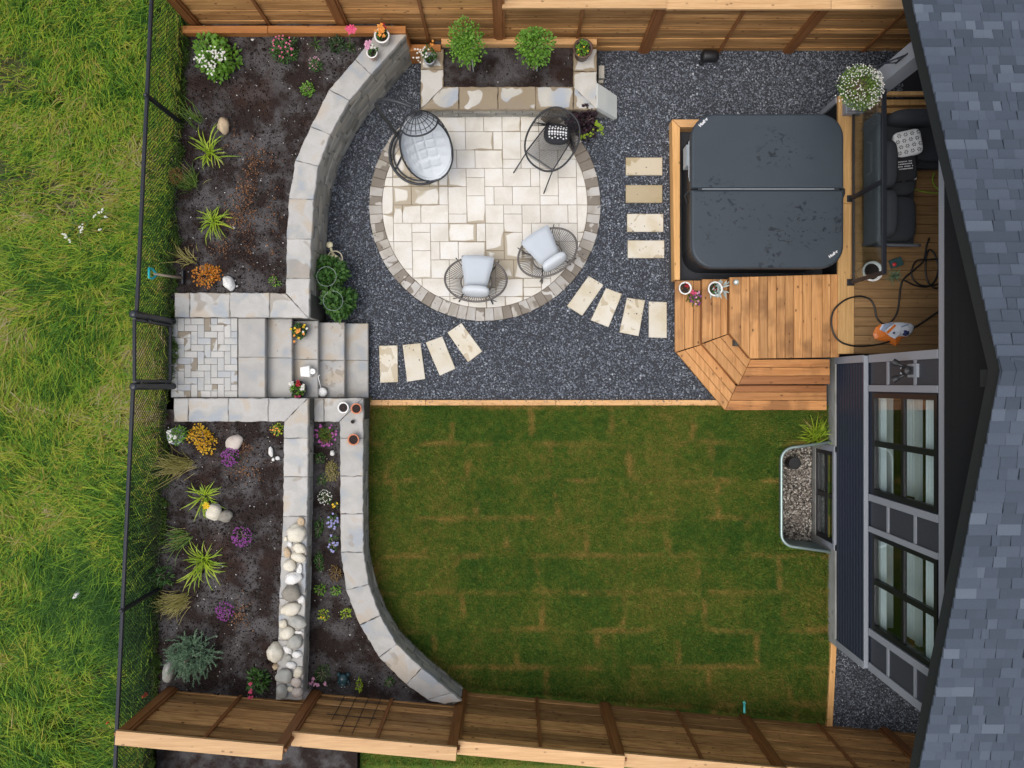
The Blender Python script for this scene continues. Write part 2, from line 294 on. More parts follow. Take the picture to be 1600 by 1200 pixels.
M['weed'] = m_leaf('fence weeds', [(0, (0.025, 0.06, 0.012)), (0.5, (0.07, 0.13, 0.022)), (0.8, (0.13, 0.18, 0.035)), (1, (0.24, 0.21, 0.09))], 2.2, 0.9, isl=0.45)
M['leaf_wild'] = m_leaf('wild green', [(0, (0.05, 0.12, 0.02)), (0.5, (0.11, 0.2, 0.03)), (1, (0.22, 0.28, 0.05))], 6)
def m_fl(name, a, b): return m_leaf(name, [(0, a), (1, b)], 10, 0.3, 0.6, 0.2)
M['fl_white'] = m_fl('white petals', (0.68, 0.66, 0.56), (0.82, 0.82, 0.78)); M['fl_pink'] = m_fl('pink petals', (0.55, 0.06, 0.18), (0.80, 0.25, 0.38))
M['fl_hot'] = m_fl('hot pink petals', (0.62, 0.02, 0.12), (0.85, 0.18, 0.30)); M['fl_purple'] = m_fl('purple petals', (0.15, 0.02, 0.17), (0.36, 0.09, 0.36))
M['fl_lilac'] = m_fl('lilac petals', (0.28, 0.26, 0.58), (0.50, 0.48, 0.78)); M['fl_orange'] = m_fl('orange petals', (0.80, 0.24, 0.03), (0.88, 0.46, 0.12))
M['fl_yellow'] = m_fl('yellow petals', (0.75, 0.42, 0.01), (0.85, 0.65, 0.05)); M['fl_red'] = m_fl('red petals', (0.25, 0.01, 0.012), (0.5, 0.03, 0.04))
M['fl_ltpink'] = m_fl('pale pink petals', (0.65, 0.25, 0.42), (0.80, 0.50, 0.62)); M['fl_magenta'] = m_fl('magenta petals', (0.34, 0.04, 0.29), (0.55, 0.16, 0.45))
# shingles
g = G('asphalt shingle'); r = g.math('FRACT', g.math('ADD', g.rnd(), g.isl()))
c = g.ramp(r, [(0, (0.047, 0.059, 0.079)), (0.45, (0.060, 0.075, 0.100)), (0.88, (0.074, 0.091, 0.120)), (1, (0.110, 0.132, 0.165))])
c = g.val(c, g.math('MULTIPLY_ADD', g.noise(170, 3, 0.7), 0.9, 0.55)); g.bump(g.noise(170, 2), 0.4, 0.003); M['shingle'] = g.set(c, 0.9, spec=0.25)
M['shingle_dark'] = m_plain('shingle underlay', (0.06, 0.068, 0.085), 0.9, 0.2, 60)
# tub cover with rain marks
g = G('tub cover vinyl'); n = g.noise(1.0, 4, 0.6); c = g.mix(n, (0.030, 0.040, 0.050), (0.043, 0.056, 0.068))
w1 = g.noise(12, 5, 0.6, g.mapv((0.9, 1.1, 1)), 0.8); area = g.ramp(g.noise(1.2, 2, 0.4, g.mapv((1, 1, 1), loc=(1.9, 3.4, 0))), [(0.50, 0), (0.60, 1)])
w = g.math('MULTIPLY', g.ramp(w1, [(0.575, 0), (0.61, 1)]), area)
c = g.mix(g.math('MULTIPLY', w, 0.75), c, (0.010, 0.013, 0.018)); g.bump(g.noise(1.6, 3, 0.5), 0.35, 0.03)
M['cover'] = g.set(c, g.math('MULTIPLY_ADD', w, -0.2, 0.5), spec=0.4)
M['cabinet'] = m_plain('tub cabinet', (0.020, 0.022, 0.025), 0.5, 0.2)
M['strap'] = m_plain('grey strap', (0.33, 0.36, 0.38), 0.6, 0.05)
M['controlgrey'] = m_plain('control panel', (0.36, 0.42, 0.45), 0.5, 0.05)
g = G('window glass'); gl = g.n('ShaderNodeBsdfGlossy'); g.i(gl, 0, (1, 1, 1, 1)); g.i(gl, 'Roughness', 0.02); tr = g.n('ShaderNodeBsdfTransparent'); g.i(tr, 0, (0.88, 0.915, 0.91, 1))
lw_ = g.n('ShaderNodeLayerWeight'); g.i(lw_, 0, 0.5); mx = g.n('ShaderNodeMixShader'); g.i(mx, 0, g.math('MULTIPLY_ADD', g.math('POWER', lw_.outputs[1], 4.0), 0.85, 0.04))
g.t.links.new(tr.outputs[0], mx.inputs[1]); g.t.links.new(gl.outputs[0], mx.inputs[2]); g.t.links.new(mx.outputs[0], g.o.inputs[0]); M['glass'] = g.m

# ------------------------------------------------------------------ mesh building
class MB:
    def __init__(s, mat=None): s.v = []; s.f = []; s.M = mat
    def add(s, vs, fs):
        b = len(s.v)
        for p in vs:
            p = Vector(p); s.v.append(s.M @ p if s.M else p)
        for f in fs: s.f.append([b + k for k in f])
    def box(s, x0, x1, y0, y1, z0, z1, c=0.0):
        s.prism([(x0, y0), (x1, y0), (x1, y1), (x0, y1)], z0, z1, c)
    def hexa(s, c8):            # 8 corners: bottom 4 then top 4
        s.add(c8, [(3, 2, 1, 0), (4, 5, 6, 7), (0, 1, 5, 4), (1, 2, 6, 5), (2, 3, 7, 6), (3, 0, 4, 7)])
    def prism(s, poly, z0, z1, c=0.0):
        n = len(poly); poly = ccw(poly)
        if c > 0:
            ins = inset(poly, c)
            vs = [(x, y, z0) for x, y in poly] + [(x, y, z1 - c) for x, y in poly] + [(x, y, z1) for x, y in ins]; L = 3
        else:
            vs = [(x, y, z0) for x, y in poly] + [(x, y, z1) for x, y in poly]; L = 2
        fs = [tuple(reversed(range(n))), tuple(range((L - 1) * n, L * n))]
        for l in range(L - 1):
            for k in range(n): fs.append((l * n + k, l * n + (k + 1) % n, (l + 1) * n + (k + 1) % n, (l + 1) * n + k))
        s.add(vs, fs)
    def tube(s, pts, r, n=6, closed=False, caps=True):
        pts = [Vector(p) for p in pts]; m = len(pts); rs = r if isinstance(r, (list, tuple)) else [r] * m
        vs = []; up = None
        for k in range(m):
            if closed: t = pts[(k + 1) % m] - pts[k - 1]
            else: t = pts[min(k + 1, m - 1)] - pts[max(k - 1, 0)]
            if t.length < 1e-9: t = Vector((0, 0, 1))
            t.normalize()
            if up is None: up = t.orthogonal().normalized()
            up = (up - t * up.dot(t))
            if up.length < 1e-6: up = t.orthogonal()
            up.normalize(); w = t.cross(up)
            for a in range(n):
                an = 2 * math.pi * a / n; vs.append(pts[k] + (up * math.cos(an) + w * math.sin(an)) * rs[k])
        fs = []
        for k in range(m if closed else m - 1):
            for a in range(n):
                k2 = (k + 1) % m; fs.append((k * n + a, k * n + (a + 1) % n, k2 * n + (a + 1) % n, k2 * n + a))
        if caps and not closed: fs.append(tuple(reversed(range(n)))); fs.append(tuple(range((m - 1) * n, m * n)))
        s.add(vs, fs)
    def lathe(s, prof, c, n=20, cap=False):
        vs = []; fs = []; m = len(prof)
        for r, z in prof:
            for a in range(n): an = 2 * math.pi * a / n; vs.append((c[0] + r * math.cos(an), c[1] + r * math.sin(an), c[2] + z))
        for k in range(m - 1):
            for a in range(n): fs.append((k * n + a, k * n + (a + 1) % n, (k + 1) * n + (a + 1) % n, (k + 1) * n + a))
        if cap: fs.append(tuple(range((m - 1) * n, m * n))); fs.append(tuple(reversed(range(n))))
        s.add(vs, fs)
    def sphere(s, c, r, n=8, m=6, fn=None):
        r = r if isinstance(r, (tuple, list)) else (r, r, r); vs = []; fs = []
        for k in range(m + 1):
            ph = math.pi * k / m
            for a in range(n):
                an = 2 * math.pi * a / n; d = Vector((math.sin(ph) * math.cos(an), math.sin(ph) * math.sin(an), math.cos(ph)))
                q = fn(d) if fn else 1.0
                vs.append((c[0] + d.x * r[0] * q, c[1] + d.y * r[1] * q, c[2] + d.z * r[2] * q))
        for k in range(m):
            for a in range(n): fs.append((k * n + a, (k + 1) * n + a, (k + 1) * n + (a + 1) % n, k * n + (a + 1) % n))
        s.add(vs, fs)
    def cushion(s, c, size, p=3.2, n=8, mat=None, puff=1.0):
        # rounded, puffed box: size = full extents
        T = mat or Matrix.Identity(3); vs = []; fs = []; idx = {}
        def vert(d):
            key = tuple(round(q, 5) for q in d)
            if key in idx: return idx[key]
            L = (abs(d[0]) ** p + abs(d[1]) ** p + abs(d[2]) ** p) ** (1 / p)
            q = Vector((d[0] / L * size[0] / 2, d[1] / L * size[1] / 2, d[2] / L * size[2] / 2))
            vs.append(Vector(c) + T @ q); idx[key] = len(vs) - 1; return idx[key]
        for ax in range(3):
            for sg in (-1, 1):
                for i in range(n):
                    for j in range(n):
                        def pt(u, w):
                            q = [0, 0, 0]; q[ax] = sg; q[(ax + 1) % 3] = math.tan((u / n * 2 - 1) * math.pi / 4); q[(ax + 2) % 3] = math.tan((w / n * 2 - 1) * math.pi / 4); return q
                        f = [vert(pt(i, j)), vert(pt(i + 1, j)), vert(pt(i + 1, j + 1)), vert(pt(i, j + 1))]
                        fs.append(f if sg > 0 else f[::-1])
        s.add(vs, fs)

def area(poly): return 0.5 * sum(poly[k][0] * poly[(k + 1) % len(poly)][1] - poly[(k + 1) % len(poly)][0] * poly[k][1] for k in range(len(poly)))
def ccw(poly): return list(poly) if area(poly) > 0 else list(reversed(poly))
def inset(poly, d):
    n = len(poly); out = []
    for k in range(n):
        a = Vector(poly[k - 1][:2]); b = Vector(poly[k][:2]); c = Vector(poly[(k + 1) % n][:2])
        e1 = b - a; e2 = c - b
        if e1.length < 1e-9: e1 = e2
        if e2.length < 1e-9: e2 = e1
        n1 = Vector((-e1.y, e1.x)).normalized(); n2 = Vector((-e2.y, e2.x)).normalized(); m = n1 + n2
        if m.length < 1e-6: m = n1
        m.normalize(); q = b + m * (d / max(0.5, m.dot(n1))); out.append((q.x, q.y))
    return out
def clip(poly, conv):
    conv = ccw(conv); out = list(poly)
    for k in range(len(conv)):
        a = conv[k]; b = conv[(k + 1) % len(conv)]; res = []
        def side(p): return (b[0] - a[0]) * (p[1] - a[1]) - (b[1] - a[1]) * (p[0] - a[0])
        for i in range(len(out)):
            p = out[i]; q = out[(i + 1) % len(out)]; sp, sq = side(p), side(q)
            if sp >= 0: res.append(p)
            if (sp > 0 and sq < 0) or (sp < 0 and sq > 0):
                t = sp / (sp - sq); res.append((p[0] + (q[0] - p[0]) * t, p[1] + (q[1] - p[1]) * t))
        out = res
        if not out: return []
    cl = []
    for p in out:
        if not cl or (abs(p[0] - cl[-1][0]) + abs(p[1] - cl[-1][1])) > 1e-4: cl.append(p)
    if len(cl) > 2 and abs(cl[0][0] - cl[-1][0]) + abs(cl[0][1] - cl[-1][1]) < 1e-4: cl.pop()
    return cl if len(cl) > 2 and abs(area(cl)) > 2e-4 else []
def rough(poly, step=0.07, j=0.005):
    out = []
    for k in range(len(poly)):
        a = Vector(poly[k]); b = Vector(poly[(k + 1) % len(poly)]); m = max(1, int((b - a).length / step)); out.append(tuple(a))
        nn = Vector((-(b - a).y, (b - a).x)); nn = nn.normalized() if nn.length else nn
        for q in range(1, m): p = a + (b - a) * (q / m) + nn * random.uniform(-j, j); out.append(tuple(p))
    return out
def in_poly(x, y, poly):
    ins = np.zeros(x.shape, bool); n = len(poly)
    for k in range(n):
        x1, y1 = poly[k]; x2, y2 = poly[(k + 1) % n]
        if y1 == y2: continue
        c = ((y1 > y) != (y2 > y)) & (x < (x2 - x1) * (y - y1) / (y2 - y1) + x1); ins ^= c
    return ins

ORG = {}; LABELS = {}
def tag(o, label=None, cat=None, group=None, kind=None):
    if label:
        o['label'] = label; LABELS.setdefault(label, []).append(o.name)
    if cat: o['category'] = cat
    if group: o['group'] = group
    if kind: o['kind'] = kind
    return o
def thing(name, label, cat, loc, group=None):
    o = bpy.data.objects.new(name, None); COL.objects.link(o); o.empty_display_size = 0.1
    o.location = loc; ORG[o.name] = Vector(loc); return tag(o, label, cat, group)
def link(name, me, mat, parent=None, smooth=False):
    o = bpy.data.objects.new(name, me); COL.objects.link(o)
    if isinstance(mat, str): mat = M[mat]
    if mat and not me.materials: me.materials.append(mat)
    if parent is not None: o.parent = parent; ORG[o.name] = ORG[parent.name]
    else: ORG[o.name] = Vector((0, 0, 0))
    if smooth:
        me.polygons.foreach_set('use_smooth', np.ones(len(me.polygons), bool))
    return o
def obj(name, mb, mat, parent=None, smooth=False, kind=None):
    og = ORG[parent.name] if parent is not None else Vector((0, 0, 0))
    me = bpy.data.meshes.new(name); me.from_pydata([(p - og)[:] for p in mb.v], [], mb.f); me.update()
    o = link(name, me, mat, parent, smooth)
    if kind: o['kind'] = kind
    return o
def fast(name, V, T, mat, parent=None, kind=None, smooth=False):     # V (n,3) world, T (m,3)
    V = np.asarray(V, np.float32); T = np.asarray(T, np.int32)
    if parent is not None: V = V - np.array(ORG[parent.name], np.float32)
    me = bpy.data.meshes.new(name); me.vertices.add(len(V)); me.vertices.foreach_set('co', V.ravel())
    me.loops.add(T.size); me.loops.foreach_set('vertex_index', T.ravel())
    me.polygons.add(len(T)); me.polygons.foreach_set('loop_start', np.arange(0, T.size, 3, dtype=np.int32))
    me.update(calc_edges=True); me.validate()
    o = link(name, me, mat, parent, smooth)
    if kind: o['kind'] = kind
    return o
def struct(name, mb, mat, smooth=False): o = obj(name, mb, mat, None, smooth); o['kind'] = 'structure'; return o

# ---- vectorised loose geometry
OCT_T = np.array([(0, 2, 4), (2, 1, 4), (1, 3, 4), (3, 0, 4), (2, 0, 5), (1, 2, 5), (3, 1, 5), (0, 3, 5)])
def stones(x, y, z, r, flat=0.65):
    n = len(x); d = np.array([(1, 0, 0), (-1, 0, 0), (0, 1, 0), (0, -1, 0), (0, 0, 1), (0, 0, -1)], float)
    V = np.repeat(d[None], n, 0) * RNG.uniform(0.6, 1.25, (n, 6, 1)) + RNG.uniform(-0.28, 0.28, (n, 6, 3))
    V[:, :, 2] *= flat; a = RNG.uniform(0, 6.28, n); ca, sa = np.cos(a)[:, None], np.sin(a)[:, None]
    X = V[:, :, 0] * ca - V[:, :, 1] * sa; Y = V[:, :, 0] * sa + V[:, :, 1] * ca; V[:, :, 0] = X; V[:, :, 1] = Y
    V *= np.asarray(r)[:, None, None]; V += np.stack([x, y, z], -1)[:, None]
    T = (np.arange(n)[:, None, None] * 6 + OCT_T[None]); return V.reshape(-1, 3), T.reshape(-1, 3)
def blades(x, y, z, h, w, lx, ly, droop=0.5):
    """bent blades: lx,ly = horizontal tip offset; 5 verts, 3 tris each"""
    n = len(x); a = np.arctan2(ly, lx) + np.pi / 2 + RNG.normal(0, 0.35, n); wx, wy = np.cos(a) * w / 2, np.sin(a) * w / 2
    V = np.zeros((n, 5, 3)); b = np.stack([x, y, z], -1)
    mid = b + np.stack([lx * 0.38, ly * 0.38, h * 0.68], -1); tip = b + np.stack([lx, ly, h * (1 - droop * 0.35)], -1); W_ = np.stack([wx, wy, np.zeros(n)], -1)
    V[:, 0] = b - W_; V[:, 1] = b + W_; V[:, 2] = mid + W_ * 0.8; V[:, 3] = mid - W_ * 0.8; V[:, 4] = tip
    T = np.array([(0, 1, 2), (0, 2, 3), (3, 2, 4)]); T = np.arange(n)[:, None, None] * 5 + T[None]; return V.reshape(-1, 3), T.reshape(-1, 3)
def straps(c, n, L, w, rise=0.5, aim=None, spread=math.pi, seg=5, curl=1.0, r0=0.03):
    if aim is not None: r0 = 0.055
    """arching strap leaves from a crown point c"""
    Vs = []; Ts = []; b = 0; a0_ = RNG.uniform(0, 6.28); k0_ = RNG.uniform(0.1, 0.4)
    for k in range(n):
        a = (aim if aim is not None else 0) + RNG.uniform(-spread, spread); l = L * RNG.uniform(0.42, 1.12) * (1 + k0_ * math.cos(a - a0_)); el = RNG.uniform(0.35, 1.6) * rise * 1.35; el = min(el, 1.45)
        d = np.array([math.cos(a), math.sin(a)]); s0 = np.array([-d[1], d[0]]); p = np.array(c, float) + np.array([RNG.normal(0, r0), RNG.normal(0, r0), 0]); e = el; st = l / seg; side = RNG.normal(0, 0.55)
        for q in range(seg + 1):
            t = q / seg; ww = w * (0.75 + 0.5 * math.sin(min(1, t * 1.5) * 1.6)) * (1 - t ** 3) * 0.6 + 0.0008
            o3 = np.array([s0[0] * ww, s0[1] * ww, 0]); Vs += [p - o3, p + o3]
            dd = np.array([d[0] * math.cos(e), d[1] * math.cos(e), math.sin(e)]); p = p + dd * st; e -= curl * (0.25 + 0.9 * t) * 1.1 / seg * 2.2; a2 = side / seg; d = np.array([d[0] * math.cos(a2) - d[1] * math.sin(a2), d[0] * math.sin(a2) + d[1] * math.cos(a2)]); s0 = np.array([-d[1], d[0]])
        for q in range(seg): i = b + q * 2; Ts += [(i, i + 1, i + 3), (i, i + 3, i + 2)]
        b += 2 * (seg + 1)
    return np.array(Vs), np.array(Ts)
def leaves(C, D, L, w, fold=0.25):
    """diamond leaves: C centres(base) (n,3), D directions (n,3), L lengths"""
    n = len(C); D = D / np.maximum(1e-6, np.linalg.norm(D, axis=1))[:, None]; up = np.array([0, 0, 1.0]) + RNG.normal(0, 0.35, (n, 3))
    Sd = np.cross(D, up); Sd /= np.maximum(1e-6, np.linalg.norm(Sd, axis=1))[:, None]; N = np.cross(Sd, D)
    L = np.asarray(L)[:, None]; w = np.asarray(w)[:, None] if np.ndim(w) else w
    V = np.zeros((n, 4, 3)); V[:, 0] = C; V[:, 1] = C + D * L * 0.45 + Sd * L * w + N * L * fold * 0.3; V[:, 2] = C + D * L - N * L * 0.12; V[:, 3] = C + D * L * 0.45 - Sd * L * w + N * L * fold * 0.3
    T = np.arange(n)[:, None, None] * 4 + np.array([(0, 1, 2), (0, 2, 3)])[None]; return V.reshape(-1, 3), T.reshape(-1, 3)
def dome(c, r, h, n, L, w=0.3, out=0.8, lump=0.35, hollow=0.45):
    """leaves spread through a lumpy dome of radius r and height h over c"""
    d = RNG.normal(size=(n, 3)); d[:, 2] = np.abs(d[:, 2]) * 0.9 + 0.02; d /= np.linalg.norm(d, axis=1)[:, None]
    rr = (hollow + (1 - hollow) * RNG.random(n) ** 0.6); k = RNG.normal(size=(6, 3)); k /= np.linalg.norm(k, axis=1)[:, None]
    lum = 1 - lump / 2 + lump * np.max(np.clip(d @ k.T, 0, 1) ** 3, axis=1); rr = rr * lum
    C = np.array(c) + d * rr[:, None] * np.array([r, r, h]) * 0.92; D = d * out + RNG.normal(0, 0.55, (n, 3)); D[:, 2] = D[:, 2] * 0.5 + 0.1
    return leaves(C, D, L * RNG.uniform(0.6, 1.2, n), w)
def petals(C, r, k=5, lift=0.35):
    C = np.asarray(C); n = len(C); a = RNG.uniform(0, 6.28, n)[:, None] + np.arange(k)[None] * 2 * np.pi / k
    D = np.stack([np.cos(a), np.sin(a), np.full_like(a, lift)], -1).reshape(-1, 3) + RNG.normal(0, 0.12, (n * k, 3)); CC = np.repeat(C, k, 0)
    rr = np.repeat(np.asarray(r) * np.ones(n), k) * RNG.uniform(0.85, 1.15, n * k); return leaves(CC, D, rr, 0.42, 0.15)
def join(*vt):
    V = []; T = []; b = 0
    for v, t in vt: V.append(v); T.append(t + b); b += len(v)
    return np.concatenate(V), np.concatenate(T)

# ================================================================== THE SETTING
ZB, ZM = 0.85, 0.52                   # upper beds / middle bed levels
WELL = (4.24, 5.03, -2.64, -0.92)     # window-well opening x0,x1,y0,y1
def rects_with_hole(mb, x0, x1, y0, y1, hole, z):
    a, b, c, d = hole
    for q in ((x0, a, y0, y1), (b, x1, y0, y1), (a, b, y0, c), (a, b, d, y1)):
        mb.add([(q[0], q[2], z), (q[1], q[2], z), (q[1], q[3], z), (q[0], q[3], z)], [(0, 1, 2, 3)])
mb = MB(); rects_with_hole(mb, -80, 80, -80, 80, WELL, -0.03); struct('ground', mb, 'meadow')
FENCE_X = lambda y: -4.80 - (5.11 - y) * 0.0475      # chain-link fence line
# meadow: gently uneven sheet beyond the chain-link fence
def grid_sheet(name, mat, fx0, fx1, y0, y1, nx, ny, zf):
    V = []; 
    for j in range(ny + 1):
        y = y0 + (y1 - y0) * j / ny
        for i in range(nx + 1):
            x = fx0(y) + (fx1(y) - fx0(y)) * i / nx; V.append((x, y, zf(x, y)))
    Fs = [(j * (nx + 1) + i, j * (nx + 1) + i + 1, (j + 1) * (nx + 1) + i + 1, (j + 1) * (nx + 1) + i) for j in range(ny) for i in range(nx)]
    mb = MB(); mb.add(V, Fs); return struct(name, mb, mat, True)
def meadow_z(x, y): return 0.86 + 0.10 * mnoise.noise((x * 0.5, y * 0.5, 1.3)) * min(1, max(0, (-4.9 - x))) 
grid_sheet('meadow', 'meadow', lambda y: -70, lambda y: -12, -70, 70, 4, 6, lambda x, y: 0.86)
grid_sheet('meadow', 'meadow', lambda y: -12, lambda y: FENCE_X(y) - 0.02, -12, 12, 46, 110, meadow_z)
# far strips of meadow above and below the detailed part
for a, b in ((-70, -12), (12, 70)): grid_sheet('meadow', 'meadow', lambda y: -12, lambda y: FENCE_X(y), a, b, 1, 2, lambda x, y: 0.86)

# lawn sheet and gravel sheets
LAWN_TOP = P(0, 634, 0).y
mb = MB(); rects_with_hole(mb, -2.42, 5.05, -5.7, LAWN_TOP, WELL, 0.0); struct('lawn', mb, 'lawn')
mb = MB(); mb.add([(-3.2, LAWN_TOP + 0.02, 0), (5.4, LAWN_TOP + 0.02, 0), (5.4, 0.2, 0), (8, 0.2, 0), (8, 5.6, 0), (-3.2, 5.6, 0)], [(0, 1, 2, 3, 4, 5)]); struct('gravel_bed', mb, 'gravelbase')
mb = MB(); mb.add([(5.06, -5.75, 0.004), (8.5, -5.75, 0.004), (8.5, -4.06, 0.004), (5.06, -4.06, 0.004)], [(0, 1, 2, 3)]); struct('gravel_strip', mb, 'gravelbase')
# neighbour's side of the lower fence
mb = MB(); mb.add([(-5.4, -9, 0.5), (-2.35, -9, 0.5), (-2.35, -4.72, 0.5), (-5.4, -4.45, 0.5)], [(0, 1, 2, 3)]); struct('neighbour_soil', mb, 'soil')
mb = MB(); mb.add([(-2.35, -12, 0.3), (9, -12, 0.3), (9, -5.85, 0.3), (-2.35, -4.78, 0.3)], [(0, 1, 2, 3)]); struct('neighbour_lawn', mb, 'lawn')

# ------------------------------------------------------------------ retaining-wall outlines (pixel tracings turned into real plan outlines)
ZC = 0.93; ZC2 = 0.60; ZP = 0.40
UL = [P2(x, y, ZC) for x, y in ((588, 52), (555, 92), (514, 139), (485, 197), (461, 250), (451, 310), (447.5, 373), (446.5, 435), (446, 458))]
UR = [P2(x, y, ZC) for x, y in ((635, 53), (580, 116), (546, 156.5), (516, 210), (497.5, 259), (490, 311.5), (486.5, 373), (484.5, 435), (482.5, 497))]
def coping(root, polys, z1, th=0.08, mat='coping', ch=0.010):
    for p in polys:
        mb = MB(); mb.prism(rough(inset(ccw(p), 0.003), 0.06, 0.007), z1 - th, z1 - random.uniform(0, 0.004), ch); obj('coping_stone', mb, mat, root)
def along(pts):
    ds = [0]
    for k in range(1, len(pts)): ds.append(ds[-1] + (Vector(pts[k]) - Vector(pts[k - 1])).length)
    def at(d):
        d = max(0, min(ds[-1], d))
        for k in range(1, len(pts)):
            if d <= ds[k] or k == len(pts) - 1:
                t = (d - ds[k - 1]) / max(1e-9, ds[k] - ds[k - 1]); return Vector(pts[k - 1]).lerp(Vector(pts[k]), t)
    return ds[-1], at
def block_face(root, pts, z0, z1, courses, side, lo=0.26, hi=0.46, depth=0.12, mat='block'):
    """courses of wall blocks along plan line pts; side=+1 if the wall body lies left of the line"""
    Lt, at = along(pts); ch = (z1 - z0) / courses
    for c in range(courses):
        d = -random.uniform(0, 0.2)
        while d < Lt:
            w = random.uniform(lo, hi); a = max(0, d); b = min(Lt, d + w); d += w
            if b - a < 0.05: continue
            p, q = at(a + 0.005), at(b - 0.005); t = (q - p)
            if t.length < 0.03: continue
            nn = Vector((-t.y, t.x)).normalized() * side; o = random.uniform(-0.006, 0.006)
            poly = [tuple(p + nn * o), tuple(q + nn * o), tuple(q + nn * depth), tuple(p + nn * depth)]
            mb = MB(); mb.prism(poly, z0 + c * ch + 0.002, z0 + (c + 1) * ch - 0.003, 0.006); obj('block', mb, mat, root)
def core(root, pts, z0, z1, side, off=0.03, depth=0.28):
    mb = MB(); n = len(pts); A = []; B = []
    for k in range(n):
        t = Vector(pts[min(k + 1, n - 1)]) - Vector(pts[max(0, k - 1)]); nn = Vector((-t.y, t.x)).normalized() * side
        A.append(Vector(pts[k]) + nn * off); B.append(Vector(pts[k]) + nn * depth)
    for k in range(n - 1): mb.prism([tuple(A[k]), tuple(A[k + 1]), tuple(B[k + 1]), tuple(B[k])], z0, z1)
    obj('core', mb, 'core', root)
def setback(pts, d, side):
    n = len(pts); out = []
    for k in range(n):
        t = Vector(pts[min(k + 1, n - 1)]) - Vector(pts[max(0, k - 1)]); nn = Vector((-t.y, t.x)).normalized() * side; out.append(tuple(Vector(pts[k]) + nn * d))
    return out
# upper curved wall beside the gravel
w = thing('retaining_wall', 'tall curved block wall with pale coping between the upper soil bed and gravel', 'wall', (UR[4][0], UR[4][1], 0))
coping(w, [[UL[k], UR[k], UR[k + 1], UL[k + 1]] for k in range(8)], ZC)
yA, yB = 457, 497
row = [272, 296, 359, 421]
cp = [[P2(row[k], yA, ZC), P2(row[k + 1], yA, ZC), P2(row[k + 1], yB - 1, ZC), P2(row[k], yB - 1, ZC)] for k in range(3)]
cp.append([P2(421, yA, ZC), P2(446, 458, ZC), P2(482, 497, ZC), P2(421, yB - 1, ZC)])
coping(w, cp, ZC)
FU = setback(UR, 0.02, -1); block_face(w, FU, -0.02, ZC - 0.085, 6, -1); core(w, FU, -0.03, ZC - 0.09, -1)
core(w, [P2(272, 495, ZC), P2(484, 495, ZC)], 0, ZC - 0.085, 1, 0.0, 0.34)
block_face(w, [P2(413, 495, ZC), P2(483, 496, ZC)], 0.0, ZC - 0.085, 6, 1)
UPBED = [P2(270, 458, ZB)] + [UL[8]] + UL[::-1][1:] + [P2(600, 30, ZB), P2(276, 30, ZB)]
# lower high wall: short run beside the landing, then straight down with rocks on top
LL = [P2(x, y, ZC) for x, y in ((444, 659), (443, 684.5), (442.5, 745), (441.5, 807), (439, 870), (436, 935), (434, 1000), (431, 1065), (430, 1094))]
LR = [P2(x, y, ZC) for x, y in ((481.5, 622), (481.5, 684.5), (481, 745), (480, 807), (478.5, 870), (477, 935), (475, 1000), (473, 1065), (472, 1094))]
w2 = thing('retaining_wall', 'straight block wall with a row of rocks on it beside the narrow flower bed', 'wall', (LR[4][0], LR[4][1], 0))
coping(w2, [[LL[k], LR[k], LR[k + 1], LL[k + 1]] for k in range(8)], ZC)
cp = [[P2(a, 622, ZC), P2(b, 622, ZC), P2(b, 659, ZC), P2(a, 659, ZC)] for a, b in ((271, 294), (294, 357), (357, 419.5))]
cp.append([P2(419.5, 622, ZC), P2(481, 622, ZC), P2(444, 659, ZC), P2(419.5, 659, ZC)]); coping(w2, cp, ZC)
FL = setback(LR, 0.035, -1); block_face(w2, FL, ZM - 0.12, ZC - 0.085, 3, -1); core(w2, FL, 0, ZC - 0.09, -1)
core(w2, [P2(272, 622, ZC), P2(481, 622, ZC)], 0, ZC - 0.085, -1, 0.01, 0.33); block_face(w2, [P2(413, 623, ZC), P2(480, 623, ZC)], 0, ZC - 0.085, 6, -1)
# lower curved wall beside the lawn
BL = [P2(x, y, ZC2) for x, y in ((530, 659), (531, 684.5), (531, 744), (531.5, 803), (532, 863), (540, 922), (562, 977), (592, 1028), (635, 1070), (668, 1094), (694, 1101))]
BR = [P2(x, y, ZC2) for x, y in ((567.5, 622), (567.5, 684.5), (567.5, 744), (567.5, 803), (568, 863), (576, 913), (594, 962), (620, 1007), (659, 1044), (706, 1083), (722, 1096))]
w3 = thing('retaining_wall', 'low block wall with pale coping curving along the lawn', 'wall', (BR[4][0], BR[4][1], 0))
coping(w3, [[BL[k], BR[k], BR[k + 1], BL[k + 1]] for k in range(10)], ZC2)
coping(w3, [[P2(490, 622, ZC2), P2(506, 622, ZC2), P2(506, 659, ZC2), P2(490, 659, ZC2)], [P2(506, 622, ZC2), P2(567, 622, ZC2), P2(530, 659, ZC2), P2(506, 659, ZC2)]], ZC2)
FB = setback(BR, 0.035, -1); block_face(w3, FB, -0.02, ZC2 - 0.085, 4, -1); core(w3, FB, -0.03, ZC2 - 0.09, -1)
core(w3, [P2(490, 622, ZC2), P2(566, 622, ZC2)], 0, ZC2 - 0.085, -1, 0.01, 0.33); block_face(w3, [P2(490, 623, ZC2), P2(566, 623, ZC2)], 0, ZC2 - 0.085, 4, -1)
